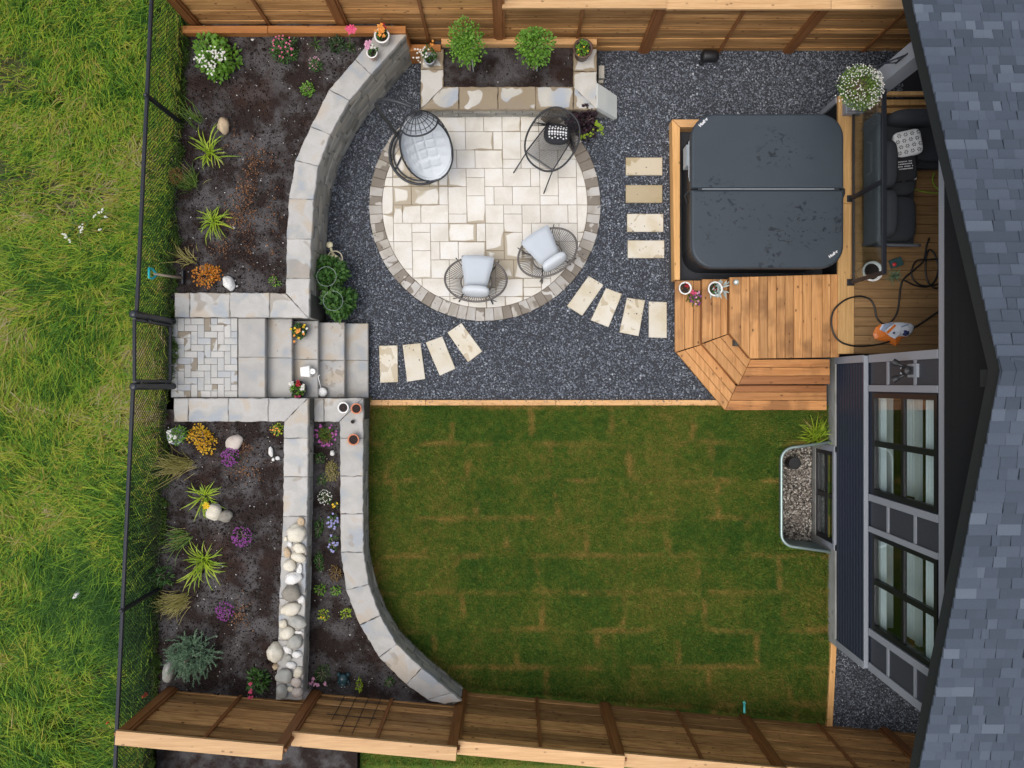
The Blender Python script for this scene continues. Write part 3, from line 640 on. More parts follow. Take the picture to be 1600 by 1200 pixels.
# planter against the upper fence
def pz(x, y): return P2(x, y, ZP)
w4 = thing('raised_planter', 'square block planter with rain-stained coping against the upper fence', 'planter', (0, 4.6, 0))
coping(w4, [[pz(657, 76), pz(693, 76), pz(693, 108), pz(657, 108)], [pz(657, 108), pz(693, 108), pz(693, 135), pz(657, 171)], [pz(693, 135), pz(717, 135), pz(717, 171), pz(657, 171)],
            [pz(717, 135), pz(778, 135), pz(778, 171), pz(717, 171)], [pz(778, 135), pz(837, 135), pz(837, 171), pz(778, 171)], [pz(837, 135), pz(896, 135), pz(896, 171), pz(837, 171)],
            [pz(896, 111), pz(933, 111), pz(933, 171), pz(896, 135)], [pz(896, 135), pz(933, 171), pz(896, 171)], [pz(896, 76), pz(933, 76), pz(933, 111), pz(896, 111)]], ZP, mat='coping_wet')
pf = [pz(657.5, 76), pz(657.5, 171), pz(933, 171), pz(933, 76)]
pf = setback(pf, 0.02, 1); block_face(w4, pf, -0.02, ZP - 0.085, 3, 1, 0.2, 0.34, 0.1); core(w4, pf, -0.03, ZP - 0.09, 1, 0.03, 0.3)
mb = MB(); a, b = pz(690, 72), pz(932, 63); mb.box(a[0], b[0], a[1] - 0.0, a[1] + 0.09, 0.0, 0.46, 0.006); obj('back_timber', mb, 'edge_x', w4)
mb = MB(); a = pz(640, 80); mb.box(a[0] - 0.02, pz(690, 80)[0] - 0.01, 5.09, 5.19, 0.0, 0.44, 0.006); obj('back_timber', mb, 'tie', w4)
# soil surfaces
def soil_patch(name, poly, z, amp=0.02, step=0.07, flat=None):
    xs = [p[0] for p in poly]; ys = [p[1] for p in poly]; x0, x1, y0, y1 = min(xs), max(xs), min(ys), max(ys)
    nx, ny = int((x1 - x0) / step) + 2, int((y1 - y0) / step) + 2
    X, Y = np.meshgrid(np.linspace(x0, x1, nx), np.linspace(y0, y1, ny)); keep = in_poly(X, Y, poly)
    k2 = keep.copy(); k2[1:] |= keep[:-1]; k2[:-1] |= keep[1:]; k2[:, 1:] |= keep[:, :-1]; k2[:, :-1] |= keep[:, 1:]
    Z = np.array([[z + amp * (mnoise.noise((x * 2.2, y * 2.2, z)) + 0.6 * mnoise.noise((x * 7, y * 7, z + 5))) for x, y in zip(rx, ry)] for rx, ry in zip(X, Y)])
    V = np.stack([X, Y, Z], -1).reshape(-1, 3); idx = np.arange(nx * ny).reshape(ny, nx)
    q = k2[:-1, :-1] & k2[1:, :-1] & k2[:-1, 1:] & k2[1:, 1:]
    a, b, c, d = idx[:-1, :-1][q], idx[:-1, 1:][q], idx[1:, 1:][q], idx[1:, :-1][q]
    T = np.concatenate([np.stack([a, b, c], -1), np.stack([a, c, d], -1)]); o = fast(name, V, T, 'soil', kind='structure', smooth=True); return o
def crumbs(name, label, poly, z, dens, rmin, rmax, mat='clod', cat='soil'):
    xs = [p[0] for p in poly]; ys = [p[1] for p in poly]; n = int((max(xs) - min(xs)) * (max(ys) - min(ys)) * dens)
    x = RNG.uniform(min(xs), max(xs), n); y = RNG.uniform(min(ys), max(ys), n); k = in_poly(x, y, poly); x, y = x[k], y[k]
    rr_ = RNG.uniform(rmin, rmax, len(x)); rr_ = np.where(RNG.random(len(x)) < 0.04, rr_ * 2.3, rr_); V, T = stones(x, y, np.full(len(x), z), rr_); return tag(fast(name, V, T, mat), label, cat, kind='stuff')
upb = [P2(279, 457, ZB), P2(447, 457, ZB)] + UL[::-1][1:-1] + [P2(592, 40, ZB), P2(281, 40, ZB)]
upb = [(x - (0.02 if k > 1 else 0), y) for k, (x, y) in enumerate(upb)]
soil_patch('upper_bed_soil', [P2(245, 470, ZB), P2(460, 470, ZB)] + [(x + 0.06, y) for x, y in UL[::-1][1:]] + [P2(610, 25, ZB), P2(265, 25, ZB)], ZB)
lob = [P2(256, 659, ZB), P2(443, 659, ZB), P2(440, 860, ZB), P2(432, 1092, ZB), P2(245, 1078, ZB)]
soil_patch('lower_bed_soil', [P2(238, 640, ZB), P2(455, 640, ZB), P2(450, 860, ZB), P2(440, 1100, ZB), P2(222, 1085, ZB)], ZB)
mdb = [P2(489, 659, ZM), P2(531, 659, ZM), P2(532, 863, ZM), P2(541, 922, ZM), P2(562, 977, ZM), P2(593, 1028, ZM), P2(636, 1070, ZM), P2(655, 1088, ZM), P2(478, 1080, ZM)]
soil_patch('middle_bed_soil', [P2(484, 650, ZM), P2(540, 650, ZM), P2(540, 863, ZM), P2(552, 922, ZM), P2(575, 977, ZM), P2(605, 1028, ZM), P2(650, 1070, ZM), P2(700, 1100, ZM), P2(470, 1090, ZM)], ZM, 0.012)
plb = [pz(692, 66), pz(897, 66), pz(897, 136), pz(692, 136)]
soil_patch('planter_soil', [pz(680, 62), pz(910, 62), pz(910, 146), pz(680, 146)], ZP - 0.05, 0.012)
crumbs('soil_crumbs', 'dark crumbly soil scattered over the upper garden bed', upb, ZB + 0.01, 800, 0.004, 0.014)
crumbs('soil_crumbs', 'dark crumbly soil scattered over the lower left garden bed', lob, ZB + 0.01, 800, 0.004, 0.014)
crumbs('soil_crumbs', 'dark crumbly soil scattered in the narrow bed between two walls', mdb, ZM + 0.008, 900, 0.003, 0.011)
crumbs('soil_crumbs', 'dark crumbly soil scattered inside the raised planter', plb, ZP - 0.045, 500, 0.003, 0.012)
# bark chips lying in drifts on the upper bed
cx = []; cy = []
for (x, y, rx, ry, n) in ((395, 262, 14, 30, 260), (384, 300, 14, 26, 300), (375, 340, 22, 24, 420), (345, 385, 22, 14, 160), (405, 250, 20, 12, 120), (425, 330, 14, 60, 150), (390, 380, 10, 30, 120), (365, 215, 16, 18, 60)):
    a = RNG.normal(0, 0.62, (int(n * 0.55), 2)); 
    for u, v in a: p = P(x + u * rx, y + v * ry, ZB); cx.append(p.x); cy.append(p.y)
for (x, y, rx, ry, n) in ((383, 735, 26, 16, 110), (375, 960, 16, 22, 120), (380, 700, 20, 16, 80)):
    for u, v in RNG.normal(0, 0.55, (n, 2)): p = P(x + u * rx, y + v * ry, ZB); cx.append(p.x); cy.append(p.y)
cx = np.array(cx); cy = np.array(cy); n = len(cx); a = RNG.uniform(0, 6.28, n)
V, T = leaves(np.stack([cx, cy, np.full(n, ZB + 0.022)], -1), np.stack([np.cos(a), np.sin(a), RNG.normal(0, 0.15, n)], -1), RNG.uniform(0.014, 0.04, n), 0.3, 0.1)
tag(fast('bark_chips', V, T, 'chip'), 'reddish bark chips strewn in drifts over the dark soil beds', 'bark chips', kind='stuff')

# ------------------------------------------------------------------ stairs and landing
st = thing('garden_stairs', 'pale stone stairs going down from the gate landing to the gravel', 'stairs', (P(475, 560, 0).x, P(475, 560, 0).y, 0))
lev = [(372, 414, 0.85, 497, 621.5, 558), (413, 456, 0.68, 498, 621.5, 559), (455, 496.5, 0.51, 501, 621.5, 561.5), (495.5, 538, 0.34, 503.5, 621.5, 563), (537, 575, 0.17, 505, 621.5, 563)]
for x0, x1, z, y0, y1, ym in lev:
    for ya, yb in ((y0, ym), (ym, y1)):
        a, b = P2(x0, ya, z), P2(x1, yb, z); mb = MB(); mb.prism(rough([(a[0], b[1] + 0.002), (b[0], b[1] + 0.002), (b[0], a[1] - 0.002), (a[0], a[1] - 0.002)], 0.1, 0.002), z - 0.075, z, 0.009); obj('tread', mb, 'tread', st)
    a, b = P2(x0, y0, z), P2(x1, y1, z); mb = MB(); mb.box(a[0] + 0.02, b[0] - 0.025, b[1] + 0.01, a[1] - 0.01, -0.02, z - 0.076); obj('riser', mb, 'block', st)
ld = thing('landing_paving', 'small grey paver landing laid in a herringbone just inside the gate', 'paving', (P(320, 560, ZB).x, P(320, 560, ZB).y, ZB))
la, lb = P2(267, 621, ZB), P2(371, 497, ZB); mx_, my_ = (lb[0] - la[0]) / 10, (lb[1] - la[1]) / 12
mb = MB(); mb.box(la[0], lb[0], la[1], lb[1], 0.3, ZB - 0.006); obj('paving_base', mb, 'core', ld)
lbox = [la, (lb[0], la[1]), lb, (la[0], lb[1])]
for j in range(-2, 13):
    for i in range(-2, 11):
        k = (i - j) % 4
        if k == 0: q = (i, i + 2, j, j + 1)
        elif k == 3: q = (i, i + 1, j, j + 2)
        else: continue
        poly = [(la[0] + u * mx_, la[1] + v * my_) for u, v in ((q[0], q[2]), (q[1], q[2]), (q[1], q[3]), (q[0], q[3]))]
        poly = clip(poly, lbox)
        if poly: mb = MB(); mb.prism(inset(ccw(poly), 0.0022), ZB - 0.05, ZB + random.uniform(-0.002, 0.002), 0.004); obj('paver', mb, 'landing', ld)

# ------------------------------------------------------------------ round patio
PC = P(757.5, 320.5, 0.03); PR = 181 / S(0.03); PRI = 160.5 / S(0.03)
pt_ = thing('round_patio', 'round cream paver patio ringed by a course of brown border pavers', 'patio', (PC.x, PC.y, 0))
mb = MB(); mb.prism([(PC.x + (PR - 0.01) * math.cos(a * math.pi / 48), PC.y + (PR - 0.01) * math.sin(a * math.pi / 48)) for a in range(96)], -0.02, 0.022); obj('paving_base', mb, 'paver_joint', pt_)
NB = 76
for k in range(NB):
    a0, a1 = 2 * math.pi * k / NB, 2 * math.pi * (k + 1) / NB; gp = 0.0035 / PR
    if 0.28 * math.pi < a0 < 0.72 * math.pi and PC.y + PRI * math.sin(a0) > 4.3: continue
    poly = [(PC.x + r * math.cos(a), PC.y + r * math.sin(a)) for r, a in ((PRI + 0.004, a0 + gp), (PR + random.uniform(-0.006, 0.006), a0 + gp), (PR + random.uniform(-0.006, 0.006), a1 - gp), (PRI + 0.004, a1 - gp))]
    mb = MB(); mb.prism(poly, -0.02, 0.034 + random.uniform(-0.003, 0.003), 0.005); obj('border_paver', mb, 'soldier', pt_)
tiles = [(5,8,-4,-2),(8,10,-4,-2),(10,12,-4,-2),(12,14,-4,-2),(14,16,-4,-2),(3,5,-4,-2),(16,18,-4,-2),(6,8,-2,0),(8,11,-2,0),(11,12,-2,0),(12,14,-2,1),(14,16,-2,-1),(14,16,-1,2),(12,14,1,2),(6,7,0,2),(7,9,0,2),(9,12,0,2),
 (18,20,1,3),(16,18,2,5),(20,22,1,4),(6,8,2,4),(8,10,2,3),(8,10,3,5),(10,12,2,4),(12,15,2,4),(15,16,2,4),(18,20,3,6),(16,18,5,6),(10,11,4,6),(11,13,4,6),(13,16,4,6),(0,2,4,6),(2,5,4,6),(5,6,4,6),(6,8,4,7),(6,8,7,8),
 (8,10,5,8),(10,12,6,8),(12,14,6,7),(12,14,7,9),(14,16,6,8),(16,19,6,8),(19,20,6,8),(-2,0,4,7),(-2,0,7,10),(0,1,6,8),(1,3,6,8),(3,6,6,8),(0,2,8,10),(2,4,8,9),(2,4,9,11),(4,6,8,10),(6,9,8,10),(9,10,8,10),(10,12,8,11),(12,14,9,12),
 (10,12,11,12),(14,15,8,10),(15,18,8,10),(18,20,8,10),(20,22,4,6),(20,22,6,9),(20,22,9,10),(20,22,10,12),(0,2,10,13),(2,4,11,14),(4,5,10,12),(5,7,10,12),(7,10,10,12),(4,6,12,14),(3,6,14,16),(14,16,14,15),(14,16,15,16),(11,14,14,16),(8,10,16,18),(10,12,16,18),(12,14,16,18)]
occ = set()
for t in tiles:
    for i in range(t[0], t[1]):
        for j in range(t[2], t[3]): occ.add((i, j))
for j in range(-5, 20):
    for i in range(-4, 26):
        if (i, j) in occ: continue
        for wd, hg in random.sample([(2, 2), (3, 2), (2, 3), (2, 1)], 4) + [(1, 2), (2, 1), (1, 1)]:
            cells = [(i + u, j + v) for u in range(wd) for v in range(hg)]
            if not any(c in occ for c in cells): occ.update(cells); tiles.append((i, i + wd, j, j + hg)); break
circ = [(PC.x + PRI * math.cos(a * math.pi / 60), PC.y + PRI * math.sin(a * math.pi / 60)) for a in range(120)]
zs = 380 / 1341
def tp(i, j):
    yy = 262 + 50.5 * j; xx = 155 + 50.7 * i + (yy - 500) * 0.018; return P2(570 + xx * zs, 160 + yy * zs, 0.03)
for (i0, i1, j0, j1) in tiles:
    poly = clip([tp(i0, j0), tp(i1, j0), tp(i1, j1), tp(i0, j1)], circ)
    if poly and max(p[1] for p in poly) < 4.62 : 
        q = inset(ccw(poly), 0.003)
        if abs(area(q)) > 1.5e-3: mb = MB(); mb.prism(q, -0.02, 0.032 + random.uniform(-0.002, 0.002), 0.004); obj('paver', mb, 'paver', pt_)

# ------------------------------------------------------------------ stepping stones
STEPS = []
def step_stone(pts, label, mat, group):
    z = 0.035; poly = [P2(x, y, z) for x, y in pts]; c = Vector((sum(p[0] for p in poly) / 4, sum(p[1] for p in poly) / 4, 0)); mb = MB()
    mb.prism(rough(ccw(poly), 0.12, 0.0015), -0.02, z, 0.006); o = thing('stepping_stone', label, 'stepping stone', c, group); obj('slab', mb, mat, o); STEPS.append(poly)
cg = 'stepping stones beside the hot tub'
for (x0, y0, x1, y1, l, m) in ((978, 246, 1035, 273.5, 'soaked tan stepping stone nearest the fence in the column beside the hot tub', 'stepwet'), (978, 289, 1035, 316.5, 'soaked tan stepping stone second from the fence in the column beside the hot tub', 'stepwet'),
                              (980, 334, 1036.5, 362, 'cream stepping stone third from the fence in the column beside the hot tub', 'stepstone'), (981, 375.5, 1038, 403, 'cream stepping stone nearest the deck steps in the column beside the hot tub', 'stepstone')):
    step_stone([(x0, y1), (x1, y1), (x1, y0), (x0, y0)], l, m, cg)
dg = 'stepping stones between patio and deck'
for pts, l in (([(920, 431), (943, 445), (910, 493), (886, 478)], 'tilted cream stepping stone touching the patio ring on the deck side'), ([(947, 450), (972, 459), (951, 511), (923, 500)], 'cream stepping stone second from the patio toward the deck'),
               ([(980, 465), (1008, 469), (998, 525), (968, 519)], 'cream stepping stone third from the patio toward the deck'), ([(1014, 471), (1042, 472), (1042, 528), (1014, 527)], 'cream stepping stone beside the deck steps')): step_stone(pts, l, 'stepstone', dg)
sg = 'stepping stones by the stairs'
for pts, l in (([(592, 540), (621, 539.5), (622, 597), (594, 598)], 'footprinted cream stepping stone nearest the stone stairs'), ([(629, 539), (657, 536), (664.5, 592), (636, 596.5)], 'cream stepping stone second from the stone stairs'),
               ([(665, 535), (691, 525.5), (711.5, 576), (687, 587)], 'cream stepping stone third from the stone stairs'), ([(699, 519.5), (721, 504.5), (753.5, 549), (731.5, 566)], 'cream stepping stone fourth from the stairs, turned toward the patio')): step_stone(pts, l, 'stepstone', sg)

# ------------------------------------------------------------------ timber edgings
ed = thing('lawn_edging', 'light timber edging between the gravel and the top of the lawn', 'edging', (0, LAWN_TOP, 0))
for a, b in ((578, 665), (665, 868), (868, 1050), (1050, 1132)): mb = MB(); mb.box(P(a, 0, 0.05).x + 0.002, P(b, 0, 0.05).x - 0.002, P(0, 633.5, 0.05).y, P(0, 625, 0.05).y, -0.05, 0.05, 0.004); obj('timber', mb, 'edge_x', ed)
ed = thing('side_edging', 'timber edging between the lawn corner and the gravel below the house', 'edging', (P(1302, 1060, 0).x, P(1302, 1060, 0).y, 0))
for (a, b) in ((1000, 1104), (1104, 1135)): 
    p, q = P2(1303 - (a - 1000) * 0.05, a, 0.05), P2(1303 - (b - 1000) * 0.05, b, 0.05); mb = MB(); mb.prism([(p[0] - 0.045, p[1]), (p[0] + 0.045, p[1]), (q[0] + 0.045, q[1] + 0.002), (q[0] - 0.045, q[1] + 0.002)], -0.03, 0.06, 0.004); obj('timber', mb, 'edge_y', ed)
tt = thing('landscape_tie', 'reddish timber tie along the foot of the upper fence behind the soil bed', 'timber', (-3.2, 5.15, ZB))
for a, b in ((281, 418), (418, 634)): mb = MB(); p, q = P2(a, 51.5, 0.96), P2(b, 41, 0.96); mb.box(p[0] + 0.002, q[0] - 0.002, p[1], q[1] + 0.01, 0.2, 0.96, 0.006); obj('timber', mb, 'tie', tt)

# ------------------------------------------------------------------ board fences
def wood_fence(root, A, d, inw, segs, posts, n_board, capn, zb, post_n):
    d = Vector(d).normalized(); inw = Vector(inw).normalized()
    def bx(s0, s1, n0, n1, z0, z1):
        mb = MB(); c = [A + d * s + inw * n for s, n in ((s0, n0), (s1, n0), (s1, n1), (s0, n1))]
        mb.hexa([(p.x, p.y, z0) for p in c] + [(p.x, p.y, z1) for p in c]); return mb
    for s0, s1, zt, z0 in segs:
        z = z0; k = 0
        while z < zt - 0.05:
            z2 = min(z + 0.130, zt - 0.04); o = 0.0 if k % 2 else 0.014
            obj('board', bx(s0 + 0.002, s1 - 0.002, n_board + o, n_board + 0.019 + o, z + 0.003, z2), 'fence_x', root); z += 0.142; k += 1
        mid = (s0 + s1) / 2; obj('batten', bx(mid - 0.022, mid + 0.022, n_board + 0.034, n_board + 0.062, z0, zt - 0.041), 'fence_post', root)
        obj('backing', bx(s0 + 0.01, s1 - 0.01, n_board - 0.012, n_board - 0.002, z0, zt - 0.045), 'core', root)  # dark sheet added behind the boards so the gaps read as shade
        obj('cap_board', bx(s0 + 0.003, s1 - 0.003, capn[0], capn[1], zt - 0.04, zt), 'cap_x', root)
    for pi, (s, zt, z0) in enumerate(posts):
        s = s + 0.05 if pi == 0 else s - 0.05
        obj('post', bx(s - 0.05, s + 0.05, post_n[0], post_n[1], z0, zt - 0.041), 'fence_post', root)
        obj('nailer', bx(s + 0.051, s + 0.085, n_board + 0.034, n_board + 0.068, z0, zt - 0.041), 'fence_post', root); obj('nailer', bx(s - 0.085, s - 0.051, n_board + 0.034, n_board + 0.068, z0, zt - 0.041), 'fence_post', root)
fu = thing('board_fence', 'long cedar board fence with posts and cap boards along the upper edge of the yard', 'fence', (0, 5.28, 0))
xs = [-4.70, -2.43, -0.14, 2.14, 4.43, 6.72, 9.0]
zt = [2.32, 1.90, 1.46, 1.43, 1.43, 1.43]; zb_ = [0.8, 0.0, 0.0, -0.02, -0.02, -0.02]
wood_fence(fu, Vector((0, 5.24, 0)), (1, 0, 0), (0, -1, 0), [(xs[k], xs[k + 1], zt[k], zb_[k]) for k in range(6)], [(x, max(zt[max(0, k - 1)], zt[min(5, k)]) , (0.7 if k == 0 else -0.05)) for k, x in enumerate(xs)], -0.085, (-0.14, 0.035), 0, (-0.09, 0.0))
fl = thing('board_fence', 'cedar board fence stepping down along the lower edge of the lawn', 'fence', (0, -4.9, 0))
LA = Vector((-0.73, -4.84, 0)); LD = Vector((1, -0.0918, 0)).normalized(); LN = Vector((0.0918, 1, 0)).normalized()
ls = [-4.33, -2.19, 0.0, 2.26, 4.49, 6.72, 8.95]; lt = [2.26, 1.90, 1.73, 1.66, 1.62, 1.6]; lz = [0.75, 0.42, -0.02, -0.02, -0.02, -0.02]
wood_fence(fl, LA, LD, LN, [(ls[k], ls[k + 1], lt[k], lz[k]) for k in range(6)], [(x, max(lt[max(0, k - 1)], lt[min(5, k)]), (0.7, 0.45, -0.05, -0.05, -0.05, -0.05, -0.05)[k]) for k, x in enumerate(ls)], -0.085, (-0.145, 0.035), 0, (-0.09, 0.0))

# ------------------------------------------------------------------ chain-link fence and gate
def chain_span(root, a, b, z0, z1, pitch=0.060, r=0.0035):
    a = Vector(a); b = Vector(b); d = (b - a); L = d.length; d.normalize(); h = z1 - z0; V = []; T = []; base = 0
    nrm = Vector((-d.y, d.x, 0)); n = int((L + h) / pitch) + 1
    for sg in (1, -1):
        for k in range(n):
            s0 = k * pitch - (h if sg > 0 else 0); s1 = s0 + sg * h if sg > 0 else s0 - h
            # clip to 0..L
            pts = []
            for (sA, zA, sB, zB) in ((s0, 0, s1, h),):
                t0, t1 = 0.0, 1.0
                lo, hi = (0 - sA) / (sB - sA), (L - sA) / (sB - sA)
                if lo > hi: lo, hi = hi, lo
                t0, t1 = max(t0, lo), min(t1, hi)
                if t1 - t0 > 0.02: pts = [(sA + (sB - sA) * t0, zA + (zB - zA) * t0), (sA + (sB - sA) * t1, zA + (zB - zA) * t1)]
            if not pts: continue
            P0, P1 = [Vector((a.x + d.x * s, a.y + d.y * s, z0 + z)) for s, z in pts]; t = (P1 - P0).normalized(); w_ = t.cross(nrm)
            for p in (P0, P1):
                for q in (nrm * r * sg + w_ * 0, -nrm * r * 0.5 + w_ * r, -nrm * r * 0.5 - w_ * r): V.append(p + q)
            for e in range(3): i, j = base + e, base + (e + 1) % 3; T += [(i, j, j + 3), (i, j + 3, i + 3)]
            base += 6
    return fast('wire_mesh', [tuple(v) for v in V], T, 'vinyl', root, kind='stuff')
ZR = 1.83
cl = thing('chain_link_fence', 'black chain-link fence between the wild meadow and the garden beds', 'fence', (FENCE_X(0), 0, ZB))
gy0, gy1 = P(0, 491, 1.92).y, P(0, 604, 1.92).y     # gate posts
def fx(y): return FENCE_X(y)
ypost = [7.6, P(0, 150, ZR).y, gy0 + 0.03, gy1 - 0.03, P(0, 953, ZR).y, -6.3]
for (a, b) in ((ypost[0], ypost[1]), (ypost[1], ypost[2]), (ypost[3], ypost[4]), (ypost[4], ypost[5])):
    chain_span(cl, (fx(a), a, 0), (fx(b), b, 0), ZB + 0.03, ZR)
    mb = MB(); mb.tube([(fx(a), a, ZR), (fx(b), b, ZR)], 0.028, 8); obj('top_rail', mb, 'blackmetal', cl)
    mb = MB(); mb.tube([(fx(a), a, ZB + 0.05), (fx(b), b, ZB + 0.05)], 0.004, 4); obj('tension_wire', mb, 'vinyl', cl)
for y in (ypost[0], ypost[1], ypost[4], ypost[5]):
    mb = MB(); mb.tube([(fx(y), y, 0.5), (fx(y), y, ZR + 0.02)], 0.034, 8); mb.sphere((fx(y), y, ZR + 0.03), 0.032, 8, 5); obj('post', mb, 'blackmetal', cl)
for y, sg in ((gy0, 1), (gy1, -1)):
    x = -4.975
    mb = MB(); mb.tube([(x, y, 0.5), (x, y, 1.95)], 0.046, 10); mb.sphere((x, y, 1.955), (0.055, 0.055, 0.035), 10, 5); obj('gate_post', mb, 'blackmetal', cl)
gt = thing('garden_gate', 'black chain-link gate standing at the top of the stone landing', 'gate', (-4.975, (gy0 + gy1) / 2, ZB))
ga, gb = gy0 - 0.07, gy1 + 0.07; X = -4.975
mb = MB(); mb.tube([(X, ga, 0.95), (X, ga, 1.93)], 0.024, 8); mb.tube([(X, gb, 0.95), (X, gb, 1.93)], 0.024, 8); mb.tube([(X, ga, 1.93), (X, gb, 1.93)], 0.024, 8); mb.tube([(X, ga, 0.95), (X, gb, 0.95)], 0.024, 8); obj('frame', mb, 'blackmetal', gt)
chain_span(gt, (X, ga, 0), (X, gb, 0), 0.96, 1.93)
for z in (1.1, 1.78): mb = MB(); mb.box(X - 0.025, X + 0.025, gb - 0.08, gb + 0.01, z, z + 0.05); obj('hinge', mb, 'blackmetal', gt)
mb = MB(); mb.box(X - 0.03, X + 0.03, ga - 0.01, ga + 0.08, 1.55, 1.63); mb.tube([(X + 0.02, ga + 0.03, 1.6), (X + 0.10, ga + 0.03, 1.6)], 0.008, 6); obj('latch', mb, 'blackmetal', gt)

# ================================================================== HOUSE
WX = 5.09; YC0, YC1 = 0.41, -4.07      # wall face and its two corners
XE = 4.90; RY, RZ = 0.13, 4.21         # rake edge, ridge
def roof_z(y): return RZ - 0.347 * (y - RY) if y > RY else RZ - 0.300 * (RY - y)
hs_ = thing('house', 'dark blue house with black-framed windows and a grey shingled gable roof', 'house', (WX, -1.8, 0))
def hb(name, x0, x1, y0, y1, z0, z1, mat, par=hs_, c=0.0): mb = MB(); mb.box(x0, x1, min(y0, y1), max(y0, y1), z0, z1, c); return obj(name, mb, mat, par)
# foundation (with the basement window opening)
BW = (-2.50, -1.06)                    # basement window y range
hb('foundation', 5.02, 5.3, BW[1], YC0, -0.9, 0.25, 'concrete'); hb('foundation', 5.02, 5.3, YC1, BW[0], -0.9, 0.25, 'concrete'); hb('foundation', 5.02, 5.3, BW[0], BW[1], -0.9, -0.47, 'concrete')
# lower navy siding with battens
lw = hb('lower_wall', 5.045, 5.3, YC1, YC0, 0.252, 1.12, 'navy')
k = 0; z = 0.30
while z < 1.10: hb('siding_rib', 5.026, 5.0445, YC1 + 0.11, YC0 - 0.11, z, z + 0.045, 'navy', lw); z += 0.085
hb('ledge', 5.028, 5.0885, YC1 + 0.01, YC0 - 0.005, 1.125, 1.150, 'trim', c=0.004)
# solid wall pieces round the two big windows
W1, W2 = (-1.54, -0.13), (-3.45, -2.10); WZ0, WZ1 = 1.25, 2.79
hb('wall', WX + 0.02, WX + 0.2, YC1, YC0, 1.121, WZ0, 'navy'); hb('wall', WX + 0.02, WX + 0.2, YC1, YC0, WZ1, 2.82, 'navy')
for a, b in ((W1[1], YC0), (W2[1], W1[0]), (YC1, W2[0])):
    hb('wall', WX + 0.02, WX + 0.2, a, b, WZ0, WZ1, 'navy')
# panels and trim strips between the windows
def bay(a, b):          # a<b in y
    for z0, z1 in ((1.20, 1.64), (1.70, 2.29), (2.35, 2.79)): hb('panel', WX + 0.008, WX + 0.0195, a, b, z0, z1, 'panel')
    for z0 in (1.645, 2.295): hb('panel_batten', WX - 0.004, WX + 0.0195, a, b, z0 - 0.003, z0 + 0.045, 'trim')
def strip(y0, y1): hb('trim_board', WX - 0.012, WX + 0.0195, y0, y1, 1.17, 2.80, 'trim')
strip(YC0 - 0.105, YC0 + 0.004); bay(-0.015, YC0 - 0.107); strip(-0.105, -0.017)
strip(-1.66, -1.565); bay(-2.02, -1.662); strip(-2.10, -2.022)
strip(-3.575, -3.475); bay(-3.96, -3.577); strip(YC1 - 0.004, -3.962)
hb('corner_board', 5.022, 5.0445, YC0 - 0.10, YC0 + 0.004, 0.252, 1.12, 'trim'); hb('corner_board', 5.022, 5.0445, YC1 - 0.004, YC1 + 0.10, 0.252, 1.12, 'trim')
# windows
def window(y0, y1, z0, z1, nm='window', x=WX):
    fr = MB(); d0, d1 = x - 0.005, x + 0.055; t = 0.065
    for q in ((y0, y0 + t, z0, z1), (y1 - t, y1, z0, z1), (y0 + t, y1 - t, z0, z0 + t), (y0 + t, y1 - t, z1 - t, z1)): fr.box(d0, d1, q[0], q[1], q[2], q[3])
    wfo = obj(nm, fr, 'wframe', hs_); ym, zm = (y0 + y1) / 2, (z0 + z1) / 2
    mb = MB(); mb.box(d0 + 0.004, d1 - 0.004, ym - 0.04, ym + 0.04, z0 + t, z1 - t); obj('mullion', mb, 'wframe', wfo)
    mb = MB(); mb.box(d0 + 0.008, d1 - 0.008, y0 + t, ym - 0.041, zm - 0.03, zm + 0.03); mb.box(d0 + 0.008, d1 - 0.008, ym + 0.041, y1 - t, zm - 0.03, zm + 0.03); obj('mullion', mb, 'wframe', wfo)
    for a, b in ((y0 + t, ym - 0.04), (ym + 0.04, y1 - t)):
        for c, d in ((z0 + t, zm - 0.03), (zm + 0.03, z1 - t)): mb = MB(); mb.box(x + 0.022, x + 0.026, a, b, c, d); obj('pane', mb, 'glass', wfo)
    return wfo
for w_ in (W1, W2):
    wf = window(w_[0], w_[1], WZ0, WZ1)
    # pleated shade at the head, fixed lower shade and sill inside
    sh = MB(); n = 16; z0, z1 = 2.42, 2.80
    def pleat(z0, z1, n, x):
        V = []
        for k in range(n + 1): zz = z0 + (z1 - z0) * k / n; V += [(x + (0.012 if k % 2 else 0), w_[0] + 0.03, zz), (x + (0.012 if k % 2 else 0), w_[1] - 0.03, zz)]
        sh.add(V, [(2 * k, 2 * k + 1, 2 * k + 3, 2 * k + 2) for k in range(n)])
    pleat(2.40, 2.80, 14, WX + 0.09); pleat(WZ0, WZ0 + 0.22, 8, WX + 0.09); pleat(WZ0 + 0.36, WZ0 + 0.62, 8, WX + 0.26); obj('shade', sh, 'shade', wf)
    mb = MB(); mb.box(WX + 0.08, WX + 0.30, w_[0], w_[1], WZ0 - 0.03, WZ0 - 0.002); mb.box(WX + 0.25, WX + 0.30, w_[0], w_[1], WZ0 + 0.62, WZ0 + 0.72); obj('sill', mb, 'shade', wf)
# room behind
rm = MB(); rm.box(7.4, 7.5, YC1, YC0, 0.5, 2.82); rm.box(5.3, 7.4, YC1, YC1 + 0.1, 0.5, 2.82); rm.box(5.3, 7.4, YC0 - 0.1, YC0, 0.5, 2.82); rm.box(5.31, 7.4, -1.9, -1.8, 0.5, 2.82); obj('room_wall', rm, 'room', hs_)
hb('room_floor', 5.3, 7.4, YC1 + 0.1, YC0 - 0.1, 0.45, 0.5, 'roomfloor'); hb('ceiling', 5.11, 7.5, -3.4, 3.5, 2.825, 2.85, 'gable')
